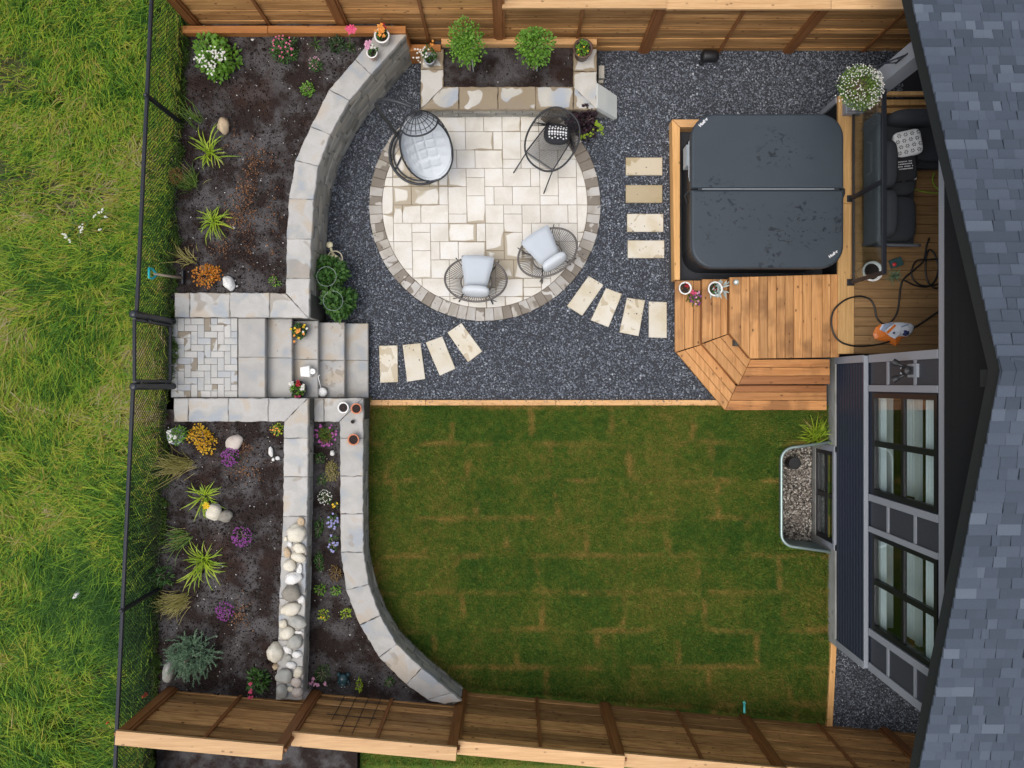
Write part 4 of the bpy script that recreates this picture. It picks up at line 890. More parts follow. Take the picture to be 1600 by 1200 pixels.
# basement window in its well
window(BW[0], BW[1], -0.47, 0.20, 'basement_window', 5.035)
hb('trim_board', 5.0, 5.0445, BW[0] - 0.09, BW[1] + 0.09, 0.205, 0.25, 'trim'); hb('trim_board', 5.01, 5.03, BW[0] - 0.09, BW[0] - 0.004, -0.2, 0.204, 'trim'); hb('trim_board', 5.01, 5.03, BW[1] + 0.004, BW[1] + 0.09, -0.2, 0.204, 'trim')
mb = MB(); mb.box(5.11, 5.13, BW[0] + 0.03, BW[1] - 0.03, -0.46, 0.22); obj('blind', mb, 'blindgrey', hs_)  # added panel; its colour stands in for the reflection on the pane
# porch beam, column, bracket, gable
def yz_prism(name, poly, x0, x1, mat, par=hs_):
    mb = MB(); n = len(poly); mb.add([(x0, y, z) for y, z in poly] + [(x1, y, z) for y, z in poly], [tuple(range(n)), tuple(reversed(range(n, 2 * n)))] + [(k, n + k, n + (k + 1) % n, (k + 1) % n) for k in range(n)]); return obj(name, mb, mat, par)
def under(z): return RY + (RZ - 0.19 - z) / 0.347, RY - (RZ - 0.19 - z) / 0.300       # where the roof underside meets height z
u0, u1 = under(2.825), under(2.96); yz_prism('beam', [(max(u0[1], YC1), 2.825), (u0[0], 2.825), (u1[0], 2.96), (u1[1], 2.96)], WX - 0.005, WX + 0.16, 'trim')
hb('porch_column', 4.99, 5.22, 4.05, 4.28, 0.585, 2.585, 'trim', c=0.0); hb('column_base', 4.975, 5.235, 4.035, 4.295, 0.586, 0.70, 'trim')
br = MB()
bz = 2.22; br.tube([(4.985, 4.165, bz + 0.12), (4.985, 4.165, bz - 0.16)], 0.011, 6); br.tube([(4.985, 4.165, bz + 0.08), (4.62, 4.02, bz + 0.08)], 0.011, 6)
br.tube([(4.985, 4.165, bz - 0.12), (4.90, 4.13, bz - 0.07), (4.80, 4.09, bz + 0.02), (4.72, 4.06, bz + 0.075)], 0.009, 6); br.tube([(4.985, 4.165, bz + 0.02), (4.93, 4.14, bz + 0.0), (4.88, 4.12, bz + 0.07)], 0.007, 5); obj('plant_bracket', br, 'blackmetal', hs_)
# gable siding boards
z = 2.962; hgt = 0.15
while z < RZ - 0.15:
    zt_ = z + hgt - 0.006
    ya = min(4.35, RY + (RZ - 0.12 - zt_) / 0.347); yb = max(-4.1, RY - (RZ - 0.12 - zt_) / 0.300); yc = min(4.35, RY + (RZ - 0.12 - z) / 0.347); yd = max(-4.1, RY - (RZ - 0.12 - z) / 0.300)
    if ya > yb:
        mb = MB(); x0, x1 = WX - 0.022, WX + 0.02
        mb.add([(x0, yd, z), (x0, yc, z), (x0 + 0.02, ya, zt_), (x0 + 0.02, yb, zt_), (x1, yd, z), (x1, yc, z), (x1, ya, zt_), (x1, yb, zt_)], [(0, 1, 2, 3), (4, 7, 6, 5), (0, 4, 5, 1), (1, 5, 6, 2), (2, 6, 7, 3), (3, 7, 4, 0)]); obj('gable_board', mb, 'gable', hs_)
    z += hgt
hb('ridge_beam', XE + 0.03, WX - 0.016, RY - 0.16, RY + 0.02, RZ - 0.40, RZ - 0.20, 'fascia')
# roof slabs
EU, ED = 5.35, -5.0; XR = 13.0
rf = MB()
for y1 in (EU, ED):
    z1 = roof_z(y1); rf.hexa([(XE + 0.02, RY, RZ - 0.17), (XR, RY, RZ - 0.17), (XR, y1, z1 - 0.17), (XE + 0.02, y1, z1 - 0.17), (XE + 0.02, RY, RZ - 0.02), (XR, RY, RZ - 0.02), (XR, y1, z1 - 0.02), (XE + 0.02, y1, z1 - 0.02)])
roof = obj('roof', rf, 'shingle_dark', hs_)
for y1 in (EU, ED):
    z1 = roof_z(y1); mb = MB(); mb.hexa([(XE - 0.01, RY, RZ - 0.21), (XE + 0.019, RY, RZ - 0.21), (XE + 0.019, y1, z1 - 0.21), (XE - 0.01, y1, z1 - 0.21), (XE - 0.01, RY, RZ - 0.016), (XE + 0.019, RY, RZ - 0.016), (XE + 0.019, y1, z1 - 0.016), (XE - 0.01, y1, z1 - 0.016)]); obj('fascia', mb, 'fascia', roof)
    mb = MB(); mb.hexa([(XE - 0.022, RY, RZ - 0.014), (XE + 0.03, RY, RZ - 0.014), (XE + 0.03, y1, z1 - 0.014), (XE - 0.022, y1, z1 - 0.014), (XE - 0.022, RY, RZ - 0.006), (XE + 0.03, RY, RZ - 0.006), (XE + 0.03, y1, z1 - 0.006), (XE - 0.022, y1, z1 - 0.006)]); obj('drip_edge', mb, 'fascia', roof)
# shingles: courses run along X; individual tabs near the visible rake, the rest joined
exp = 0.124; pieces = []
for sgn in (1, -1):
    nrow = int(((EU - RY) if sgn > 0 else (RY - ED)) / exp) + 1
    for r in range(nrow):
        ya = RY + sgn * (r * exp); yb = RY + sgn * ((r + 1) * exp + 0.012); x = XE - 0.028
        while x < 6.75:
            w_ = random.choice((0.09, 0.12, 0.15, 0.19, 0.24)) * random.uniform(0.9, 1.1); 
            if x < XE: w_ += random.uniform(0, 0.1)
            th = random.choice((0.006, 0.012, 0.020))
            pieces.append((x, x + w_, ya, yb, th)); x += w_
def shingle(mb, q):
    x0, x1, ya, yb, th = q; za, zb2 = roof_z(ya) - 0.006, roof_z(yb) + 0.004; sk = random.uniform(-0.008, 0.008); x0 += 0.0012; x1 -= 0.0012
    mb.hexa([(x0, ya, za - 0.012), (x1, ya, za - 0.012), (x1 + sk, yb, zb2 - 0.012), (x0 + sk, yb, zb2 - 0.012), (x0, ya, za + th * 0.3), (x1, ya, za + th * 0.3), (x1 + sk, yb, zb2 + th), (x0 + sk, yb, zb2 + th)])
def shows(q):       # those whose middle falls in the picture, nearest to its middle first
    xm, ym = (q[0] + q[1]) / 2, (q[2] + q[3]) / 2; s = S(roof_z(ym)); px, py = 800 + xm * s, 600 - ym * s
    return px < 1600 and 0 <= py <= 1200, -(H - roof_z(ym))
vis = sorted([q for q in pieces if shows(q)[0]], key=lambda q: -shows(q)[1]); near = vis[:300]; ns = set(near)
for q in near: mb = MB(); shingle(mb, q); obj('shingle', mb, 'shingle', roof)
mb = MB()
for q in pieces:
    if q not in ns: shingle(mb, q)
far_ = []
for sgn in (1, -1):
    nrow = int(((EU - RY) if sgn > 0 else (RY - ED)) / exp) + 1
    for r in range(nrow):
        x = 6.76
        while x < XR: w_ = random.uniform(0.4, 0.9); shingle(mb, (x, x + w_, RY + sgn * r * exp, RY + sgn * ((r + 1) * exp + 0.012), 0.008)); x += w_
obj('shingle_field', mb, 'shingle', roof, kind='stuff')
x = XE - 0.025
while x < 7:
    mb = MB(); wv = 0.145
    mb.hexa([(x, RY - wv, roof_z(RY - wv) + 0.012), (x + 0.16, RY - wv, roof_z(RY - wv) + 0.008), (x + 0.16, RY, RZ + 0.006), (x, RY, RZ + 0.014), (x, RY - wv, roof_z(RY - wv) + 0.02), (x + 0.16, RY - wv, roof_z(RY - wv) + 0.014), (x + 0.16, RY, RZ + 0.014), (x, RY, RZ + 0.024)])
    mb.hexa([(x, RY, RZ + 0.006), (x + 0.16, RY, RZ + 0.006), (x + 0.16, RY + wv, roof_z(RY + wv) + 0.008), (x, RY + wv, roof_z(RY + wv) + 0.012), (x, RY, RZ + 0.024), (x + 0.16, RY, RZ + 0.014), (x + 0.16, RY + wv, roof_z(RY + wv) + 0.014), (x, RY + wv, roof_z(RY + wv) + 0.02)])
    obj('ridge_shingle', mb, 'shingle', roof); x += 0.142
hb('house_body', 7.6, 12.8, -4.6, 4.9, -0.02, 2.2, 'navy')
hb('porch_wall', 7.1, 7.3, YC0, 4.4, 0.5, 2.66, 'navy')
# flood light on its mounting block
fy, fz = 0.17, 2.30
lt_ = thing('flood_light', 'black twin-head flood light on a pale block beside the upper window', 'light', (WX, fy, fz))
mb = MB(); mb.box(WX - 0.03, WX + 0.007, fy - 0.085, fy + 0.085, fz - 0.10, fz + 0.10); obj('mounting_block', mb, 'trim', lt_)
mb = MB(); mb.lathe([(0.0, 0.0), (0.045, 0.0), (0.062, 0.03), (0.055, 0.10), (0.0, 0.12)], (WX - 0.085, fy, fz - 0.07), 14); mb.box(WX - 0.06, WX - 0.0305, fy - 0.05, fy + 0.05, fz - 0.05, fz + 0.04); obj('sensor_body', mb, 'darkplastic', lt_)
for sg in (-1, 1):
    ax = Vector((-0.75, sg * 0.45, -0.5)).normalized(); c = Vector((WX - 0.08, fy + sg * 0.055, fz - 0.09)); q = ax.to_track_quat('Z', 'Y').to_matrix().to_4x4(); mb = MB(Matrix.Translation(c) @ q)
    mb.lathe([(0.0, 0.0), (0.018, 0.0), (0.024, 0.05), (0.042, 0.09), (0.046, 0.14), (0.040, 0.14), (0.034, 0.09), (0.0, 0.085)], (0, 0, 0), 14); hd = obj('lamp_head', mb, 'darkplastic', lt_)
    mb = MB(); mb.sphere((WX - 0.115, fy + sg * 0.03, fz - 0.085), 0.016, 8, 6); obj('swivel', mb, 'strap', lt_)

# ------------------------------------------------------------------ window well
ww = thing('window_well', 'galvanised steel window well filled with pebbles at the foot of the house', 'window well', (4.6, -1.78, -0.6))
pth = []; x0, x1, y0, y1 = WELL; x0 += 0.004; y0 += 0.004; y1 -= 0.004; r = 0.22
yA_, yB_ = y1 - 0.07, y0 + 0.07; pth += [(5.02, y1 + 0.01)]
for a in range(0, 7): an = math.pi / 2 + a / 6 * math.pi / 2; pth.append((x0 + r + r * math.cos(an), yA_ - r * 0.9 + r * 0.9 * math.sin(an)))
for a in range(0, 7): an = math.pi + a / 6 * math.pi / 2; pth.append((x0 + r + r * math.cos(an), yB_ + r * 0.9 + r * 0.9 * math.sin(an)))
pth.append((5.02, y0 - 0.01))
mbc = MB()
for corner, arc in (((WELL[0] - 0.01, WELL[3] + 0.01), pth[0:8]), ((WELL[0] - 0.01, WELL[2] - 0.01), pth[8:16])):
    mbc.add([(corner[0], corner[1], 0.0)] + [(p[0], p[1], 0.0) for p in arc] + [(p[0], p[1], -0.3) for p in arc], [(0, k + 1, k + 2) for k in range(7)] + [(k + 1, k + 9, k + 10, k + 2) for k in range(7)])
struct('lawn_corner', mbc, 'lawn')
zc = [0.10 - k * 0.05 for k in range(17)]; V = []; mb = MB(); n = len(pth)
cen = Vector((4.7, -1.78))
for k, z in enumerate(zc):
    o = 0.012 if k % 2 else -0.012
    for p in pth: d = (Vector(p) - cen).normalized(); V.append((p[0] + d.x * o, p[1] + d.y * o, z))
mb.add(V, [(k * n + i, k * n + i + 1, (k + 1) * n + i + 1, (k + 1) * n + i) for k in range(len(zc) - 1) for i in range(n - 1)]); obj('steel_liner', mb, 'steel', ww, True)
mb = MB(); mb.tube([(p[0], p[1], 0.10) for p in pth], 0.024, 8); obj('rim', mb, 'steel', ww, True)
wp = [(x0, y0), (5.02, y0), (5.02, y1), (x0, y1)]
mb = MB(); mb.prism([(x0 + 0.02, y0), (5.0, y0), (5.0, y1), (x0 + 0.02, y1)], -0.9, -0.60); obj('well_floor', mb, 'core', ww)
nn_ = 5200; x = RNG.uniform(x0 + 0.02, 5.0, nn_); y = RNG.uniform(y0 + 0.02, y1 - 0.02, nn_); k = (np.hypot(np.minimum(x - x0 - r, 0), np.maximum(0, np.abs(y + 1.78) - (y1 - y0) / 2 + r)) < r)
V, T = stones(x[k], y[k], np.full(k.sum(), -0.585) + RNG.uniform(-0.01, 0.015, k.sum()), RNG.uniform(0.011, 0.026, k.sum()), 0.75); fast('pebbles', V, T, 'pebble', ww, kind='stuff')
dp = P(1240, 724, -0.4); mb = MB(); mb.lathe([(0.085, -0.25), (0.10, -0.25), (0.10, 0.06), (0.085, 0.06), (0.085, -0.2), (0.0, -0.2)], (dp.x + 0.02, dp.y, -0.45), 20); mb.lathe([(0.084, 0.045), (0.0, 0.045)], (dp.x + 0.02, dp.y, -0.45), 20); obj('drain_pipe', mb, 'darkplastic', ww)

# ================================================================== DECK
DZ = 0.55
dk = thing('timber_deck', 'cedar deck with wraparound steps in front of the hot tub', 'deck', (P(1230, 500, DZ).x, P(1230, 500, DZ).y, 0))
def px(z, *pts): return [P2(x, y, z) for x, y in pts]
def board(poly, z, mat, th=0.036, g_=0.003, name='deck_board'):
    q = inset(ccw(poly), g_)
    if abs(area(q)) < 1e-3: return
    mb = MB(); mb.prism(q, z - th, z, 0.004); obj(name, mb, mat, dk)
outl = px(DZ, (1140, 433), (1140, 520.5), (1173, 560.5), (1311.5, 558.5), (1311.5, 428))
be = [1140, 1158, 1171.5, 1186, 1200, 1213.5, 1227, 1240.5, 1254.5, 1268.5, 1285, 1298, 1311.5]
for k in range(12):
    q = clip(px(DZ, (be[k], 600), (be[k + 1], 600), (be[k + 1], 400), (be[k], 400)), outl)
    if q: board(q, DZ, 'deck_y')
# second step
z = 0.37; e2 = [1097, 1113, 1126.5, 1140]
for k in range(3): board(px(z, (e2[k], 436), (e2[k + 1], 436), (e2[k + 1], 521 + (1140 - e2[k + 1]) * 0.36), (e2[k], 521 + (1140 - e2[k]) * 0.36)), z, 'deck_y')
def lerp2(a, b, t): return (a[0] + (b[0] - a[0]) * t, a[1] + (b[1] - a[1]) * t)
A_, B_, C_, D_ = (1097.5, 537.5), (1140, 521.5), (1173, 561.5), (1154, 602)
for k in range(3): t0, t1 = k / 3, (k + 1) / 3; board(px(z, lerp2(A_, B_, t0), lerp2(A_, B_, t1), lerp2(D_, C_, t1), lerp2(D_, C_, t0)), z, 'deck_d')
rows = [(561.5, 574, 'deck_x'), (574, 587.5, 'deck_x'), (587.5, 601, 'deck_wet')]
for (ya, yb, m_) in rows:
    xa = 1173 - (ya - 561.5) * (19 / 40); xb = 1173 - (yb - 561.5) * (19 / 40); board(px(z, (xa, ya), (1297, ya - 0.5), (1297, yb - 0.5), (xb, yb)), z, m_)
# first step
z = 0.18; e1 = [1054.5, 1070, 1083.5, 1096.5]
for k in range(3): board(px(z, (e1[k], 438), (e1[k + 1], 438), (e1[k + 1], 538 + (1096.5 - e1[k + 1]) * 0.30), (e1[k], 538 + (1096.5 - e1[k]) * 0.30)), z, 'deck_y')
A_, B_, C_, D_ = (1057, 551), (1096.5, 538.5), (1150.5, 603), (1133, 641)
for k in range(3): t0, t1 = k / 3, (k + 1) / 3; board(px(z, lerp2(A_, B_, t0), lerp2(A_, B_, t1), lerp2(D_, C_, t1), lerp2(D_, C_, t0)), z, 'deck_d')
for (ya, yb, m_) in ((602, 612.5, 'deck_wet'), (612.5, 625.5, 'deck_x'), (625.5, 641, 'deck_x')):
    xa = 1150.5 - (ya - 603) * (17.5 / 38); xb = 1150.5 - (yb - 603) * (17.5 / 38); board(px(z, (xa, ya), (1292, ya), (1292, yb), (xb, yb)), z, m_)
# risers
def riser(pts, z0, z1, mat='shade_wood'):
    q = [Vector(p) for p in pts]; mb = MB()
    for k in range(len(q) - 1):
        t = (q[k + 1] - q[k]).normalized(); nn = Vector((-t.y, t.x)) * 0.02; mb.prism([tuple(q[k]), tuple(q[k + 1]), tuple(q[k + 1] + nn), tuple(q[k] + nn)], z0, z1)
    obj('riser', mb, mat, dk)
riser([P2(1057.5, 438, 0.18), P2(1059.5, 550, 0.18), P2(1134.5, 638, 0.18), P2(1292, 638, 0.18)], -0.02, 0.143)
riser([P2(1099, 436, 0.37), P2(1099, 537, 0.37), P2(1155, 600, 0.37), P2(1297, 599, 0.37)], 0.14, 0.333)
riser([P2(1141.5, 433, 0.55), P2(1141.5, 520, 0.55), P2(1174, 559, 0.55), P2(1297, 557.5, 0.55)], 0.33, 0.513)
mb = MB(); mb.box(P(1150, 0, .55).x, P(1311, 0, .55).x, P(0, 540, .55).y, P(0, 434, .55).y, 0.0, 0.5); obj('joist_frame', mb, 'core', dk)
# border plank and porch floor
mb = MB(); mb.box(4.915, 5.155, 0.455, 2.72, 0.54, 0.585, 0.004); obj('border_plank', mb, 'beam_y', dk); mb = MB(); mb.box(4.915, 5.155, 2.725, 4.34, 0.54, 0.585, 0.004); obj('border_plank', mb, 'beam_y', dk)
mb = MB(); mb.box(4.93, 4.95, 0.5, 4.33, 0.0, 0.538); obj('skirt_board', mb, 'gable', dk); mb = MB(); mb.box(4.93, 7.2, 4.31, 4.33, 0.0, 0.538); obj('skirt_board', mb, 'gable', dk); mb = MB(); mb.box(4.895, 4.929, 4.25, 4.335, 0.0, 0.538); obj('corner_trim', mb, 'trim', dk)
y = 0.455
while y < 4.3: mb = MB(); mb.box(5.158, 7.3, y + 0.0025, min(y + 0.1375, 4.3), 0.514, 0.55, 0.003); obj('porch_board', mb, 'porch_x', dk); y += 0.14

# railing with glass panels
rl = thing('glass_railing', 'black railing with glass panels on the porch edge behind the hot tub', 'railing', (5.10, 2.8, 0.585))
rp = [4.02, 2.79, 1.53]; zr = 1.57
for k, y in enumerate(rp[1:]): 
    mb = MB(); mb.box(5.075, 5.125, y - 0.025, y + 0.025, 0.586, zr - 0.031); obj('post', mb, 'blackmetal', rl); mb = MB(); mb.box(5.045, 5.15, y - 0.05, y + 0.05, 0.586, 0.60); obj('base_plate', mb, 'blackmetal', rl)
mb = MB(); mb.box(5.07, 5.13, rp[2] - 0.03, 4.034, zr - 0.03, zr, 0.005); obj('top_rail', mb, 'blackmetal', rl)
for a, b in ((rp[1] + 0.03, rp[0]), (rp[2] + 0.03, rp[1] - 0.03)): 
    mb = MB(); mb.box(5.096, 5.104, a, b, 0.70, zr - 0.06); obj('glass_panel', mb, 'glass', rl); mb = MB(); mb.box(5.085, 5.115, a, b, 0.665, 0.699); obj('bottom_rail', mb, 'blackmetal', rl)

# ================================================================== HOT TUB
ht = thing('hot_tub', 'square hot tub with a dark grey folding cover sunk beside the deck', 'hot tub', (3.75, 2.83, 0))
ZH = 0.86
def rr(x0, x1, y0, y1, r, n=7, corners=(1, 1, 1, 1)):
    out = []
    for (cx_, cy_, a0, on) in ((x1 - r, y1 - r, 0, corners[0]), (x0 + r, y1 - r, 90, corners[1]), (x0 + r, y0 + r, 180, corners[2]), (x1 - r, y0 + r, 270, corners[3])):
        if on:
            for k in range(n + 1): a = R(a0 + 90 * k / n); out.append((cx_ + r * math.cos(a), cy_ + r * math.sin(a)))
        else:
            sx = r if a0 in (0, 270) else -r; sy = r if a0 in (0, 90) else -r; out.append((cx_ + sx, cy_ + sy))
    return out
TX0, TX1, TY0, TY1, TYM = 2.635, 4.875, 1.70, 3.97, 2.865
mb = MB(); mb.prism(rr(TX0 + 0.07, TX1 - 0.05, TY0 + 0.06, TY1 - 0.05, 0.28), -0.02, 0.76); cab = obj('cabinet', mb, 'cabinet', ht)
mb = MB(); mb.prism(rr(TX0 + 0.02, TX1 - 0.015, TY0 + 0.015, TY1 - 0.015, 0.33), 0.64, 0.77, 0.01); obj('cover_skirt', mb, 'cabinet', ht)
def half(y0, y1, corners):
    o = rr(TX0, TX1, y0, y1, 0.34, 9, corners); V = []; n = len(o); lv = [(0.0, 0.772), (0.0, 0.835), (0.012, 0.855), (0.035, 0.866)]
    for d, z in lv: V += [(x, y, z) for x, y in inset(o, d)] if d else [(x, y, z) for x, y in o]
    mb = MB(); fs = [tuple(reversed(range(n)))] + [(l * n + k, l * n + (k + 1) % n, (l + 1) * n + (k + 1) % n, (l + 1) * n + k) for l in range(3) for k in range(n)]
    fs.append(tuple(range(3 * n, 4 * n))); mb.add(V, fs); return obj('cover_half', mb, 'cover', ht)
ca = half(TYM + 0.012, TY1, (1, 1, 0, 0)); cb = half(TY0, TYM - 0.012, (0, 0, 1, 1))
mb = MB(); mb.box(TX0 + 0.1, TX1 - 0.06, TYM - 0.011, TYM + 0.011, 0.77, 0.842); obj('fold_hinge', mb, 'cabinet', ht)
mb = MB(); mb.box(TX0 + 0.16, TX1 - 0.14, TYM - 0.004, TYM + 0.006, 0.8425, 0.85); obj('hinge_strip', mb, 'strap', ht)
for x, y0, y1 in ((TX0 - 0.02, 3.02, 3.62), (TX1 + 0.012, 3.1, 3.6)): mb = MB(); mb.tube([(x + 0.03, y1, 0.72), (x - 0.0, y1 - 0.04, 0.79), (x, y0 + 0.04, 0.79), (x + 0.03, y0, 0.72)], 0.008, 6); obj('handle_strap', mb, 'strap', ht)
mb = MB(); mb.box(TX0 - 0.01, TX0 + 0.069, 3.28, 3.60, 0.40, 0.62, 0.006); obj('control_box', mb, 'controlgrey', cab)
mb = MB(); mb.tube([(TX0 + 0.05, TYM + 0.05, 0.62), (TX0 - 0.02, TYM - 0.02, 0.55), (TX0 + 0.03, TYM - 0.12, 0.5)], 0.02, 8); obj('cover_lifter', mb, 'darkplastic', ht); mb = MB(); mb.prism([(TX1 + 0.0, TYM - 0.17), (TX1 + 0.05, TYM - 0.05), (TX1 + 0.05, TYM + 0.02), (TX1, TYM + 0.05)], 0.6, 0.80, 0.01); obj('cover_lifter', mb, 'darkplastic', ht)
z_ = 0.04
while z_ < 0.62: mb = MB(); mb.box(TX0 + 0.062, TX0 + 0.0695, TY0 + 0.36, TY1 - 0.36, z_, z_ + 0.07); obj('cabinet_slat', mb, 'cabinet', cab); z_ += 0.085
def text_mesh(name, txt, size, loc, rotz, mat, parent, ext=0.0008, bold=0.0):
    cu = bpy.data.curves.new('lettering', 'FONT'); cu.body = txt; cu.size = size; cu.extrude = ext; cu.offset = bold; cu.align_x = 'CENTER'; cu.align_y = 'CENTER'
    t = bpy.data.objects.new('lettering', cu); COL.objects.link(t); dg_ = bpy.context.evaluated_depsgraph_get(); me = bpy.data.meshes.new_from_object(t.evaluated_get(dg_))
    bpy.data.objects.remove(t); me.transform(Matrix.Translation(Vector(loc) - ORG[parent.name]) @ Matrix.Rotation(rotz, 4, 'Z')); me.materials.clear(); me.name = name
    return link(name, me, mat, parent)
p = P(1099, 191, 0.868); text_mesh('logo', 'Huder', 0.062, (p.x, p.y, 0.868), R(45), 'print', ca, bold=0.0022)
p = P(1302, 397, 0.868); text_mesh('logo', 'Huder', 0.058, (p.x, p.y, 0.868), R(37), 'print', cb, bold=0.002)
tf = thing('tub_surround', 'light timber frame edging the gravel corner of the hot tub', 'timber frame', (2.55, 2.9, 0))
z = 0.22; mb = MB(); mb.prism(px(z, (1050, 187), (1062.5, 199), (1062.5, 437), (1054, 437)), -0.02, z, 0.004); obj('timber', mb, 'edge_y', tf)
mb = MB(); mb.prism(px(z, (1050.6, 186.5), (1096, 186.5), (1096, 198.5), (1063, 198.5)), -0.02, z, 0.004); obj('timber', mb, 'edge_x', tf)

# ================================================================== LOOSE GROUND COVER
def rect_in(x, y, x0, x1, y0, y1): return (x > x0) & (x < x1) & (y > y0) & (y < y1)
n = 128000; x = RNG.uniform(-3.05, 6.2, n); y = RNG.uniform(LAWN_TOP + 0.1, 5.32, n)
wallpoly = [(-6, 0.9)] + [(a, b) for a, b in FU[::-1]] + [(FU[0][0], 6), (-6, 6)]
bad = in_poly(x, y, wallpoly) | (np.hypot(x - PC.x, y - PC.y) < PR + 0.005) | rect_in(x, y, P(657, 0, 0).x, P(935, 0, 0).x, 4.22, 6) | rect_in(x, y, -6, P(575.5, 0, 0.1).x, -0.3, 0.97)
bad |= rect_in(x, y, TX0 - 0.14, 7, 1.5, 4.12) & ~rect_in(x, y, 5.3, 7, 4.0, 4.2) | rect_in(x, y, 4.93, 9, 0, 4.33)
bad |= in_poly(x, y, [P2(1056, 438, 0.1), P2(1058, 551, 0.1), P2(1134, 640, 0.1), P2(1320, 645, 0.1), P2(1320, 400, 0.1), P2(1056, 400, 0.1)])
for q in STEPS: bad |= in_poly(x, y, inset(ccw(q), -0.004))
x, y = x[~bad], y[~bad]
n2 = 7000; x2 = RNG.uniform(5.08, 7.0, n2); y2 = RNG.uniform(-5.6, -4.09, n2); x = np.concatenate([x, x2]); y = np.concatenate([y, y2])
V, T = stones(x, y, RNG.uniform(0.001, 0.013, len(x)), np.clip(RNG.lognormal(math.log(0.0122), 0.28, len(x)), 0.007, 0.024), 0.7)
sx_ = []; sy_ = []; sz_ = []
for q in STEPS:
    for _ in range(random.randint(4, 11)): i_, j_ = random.random(), random.random() ** 0.5 * random.choice((0.06, 0.12, 0.5)); p0, p1, p2, p3 = q; sx_.append(p0[0] + (p1[0] - p0[0]) * i_ + (p3[0] - p0[0]) * j_); sy_.append(p0[1] + (p1[1] - p0[1]) * i_ + (p3[1] - p0[1]) * j_); sz_.append(0.042)
for _ in range(90): sx_.append(random.uniform(-2.1, 3.2)); sy_.append(random.gauss(P(0, 627, 0.05).y, 0.012)); sz_.append(0.055)
for _ in range(60): a_ = random.uniform(3.3, 7.5); r_ = PR - abs(random.gauss(0, 0.06)); sx_.append(PC.x + r_ * math.cos(a_)); sy_.append(PC.y + r_ * math.sin(a_)); sz_.append(0.042)
V, T = join((V, T), stones(np.array(sx_), np.array(sy_), np.array(sz_), RNG.uniform(0.006, 0.012, len(sx_))))
tag(fast('gravel', V, T, 'gravel'), 'loose blue-grey crushed gravel around the patio and tub', 'gravel', kind='stuff')
# lawn blades
wl = [(a, b) for a, b in FB]; lawnpoly = [(wl[0][0] + 0.01, LAWN_TOP)] + [(a + 0.012, b) for a, b in wl] + [(-0.7, -4.84), (5.03, -5.36), (5.03, -4.12), (4.98, -3.9), (5.01, LAWN_TOP)]
n = 230000; x = RNG.uniform(-2.35, 5.05, n); y = RNG.uniform(-5.45, LAWN_TOP, n); k = in_poly(x, y, lawnpoly) & ~rect_in(x, y, WELL[0] - 0.03, 5.1, WELL[2] - 0.02, WELL[3] + 0.02); x, y = x[k], y[k]
n = len(x); a = RNG.uniform(0, 6.28, n); l = RNG.uniform(0.012, 0.035, n)
V, T = blades(x, y, np.zeros(n), RNG.uniform(0.025, 0.06, n), RNG.uniform(0.006, 0.012, n), np.cos(a) * l, np.sin(a) * l); tag(fast('lawn_grass', V, T, 'lawnblade'), 'short patchy turf grass with browned sod seams', 'grass', kind='stuff')
ex, ey = [], []
def edge_line(pts, per):
    Lt, at = along(pts)
    for q in RNG.uniform(0, Lt, int(per * Lt)):
        p = at(q); ex.append(p.x + RNG.normal(0, 0.018)); ey.append(p.y + RNG.normal(0, 0.018))
edge_line([(a + 0.03, b) for a, b in FB], 260); edge_line([(-2.2, LAWN_TOP - 0.012), (3.3, LAWN_TOP - 0.012)], 200); edge_line([(-0.7, -4.80), (5.0, -5.31)], 240); edge_line([(4.98, LAWN_TOP), (4.98, -0.9)], 220); edge_line([(4.98, -2.7), (4.98, -4.05)], 220); edge_line([(4.97, -0.86), (4.42, -0.86), (4.20, -1.1), (4.20, -2.5), (4.42, -2.7), (4.97, -2.7)], 300)
ex, ey = np.array(ex), np.array(ey); n = len(ex); a = RNG.uniform(0, 6.28, n); l = RNG.uniform(0.01, 0.06, n)
V, T = blades(ex, ey, np.zeros(n), RNG.uniform(0.04, 0.11, n), RNG.uniform(0.006, 0.011, n), np.cos(a) * l, np.sin(a) * l); tag(fast('edge_grass', V, T, 'lawnblade'), 'longer uncut grass along the walls and edges of the lawn', 'grass', kind='stuff')
n = 26000; x = RNG.uniform(-2.3, 4, n); y = RNG.uniform(-5.9, -4.95, n); k = y < -4.84 - 0.0918 * (x + 0.73) - 0.12; x, y = x[k], y[k]; n = len(x); a = RNG.uniform(0, 6.28, n); l = RNG.uniform(0.012, 0.035, n)
V, T = blades(x, y, np.full(n, 0.3), RNG.uniform(0.02, 0.05, n), RNG.uniform(0.004, 0.009, n), np.cos(a) * l, np.sin(a) * l); tag(fast('neighbour_grass', V, T, 'lawnblade'), 'short grass beyond the lower board fence', 'grass', kind='stuff')
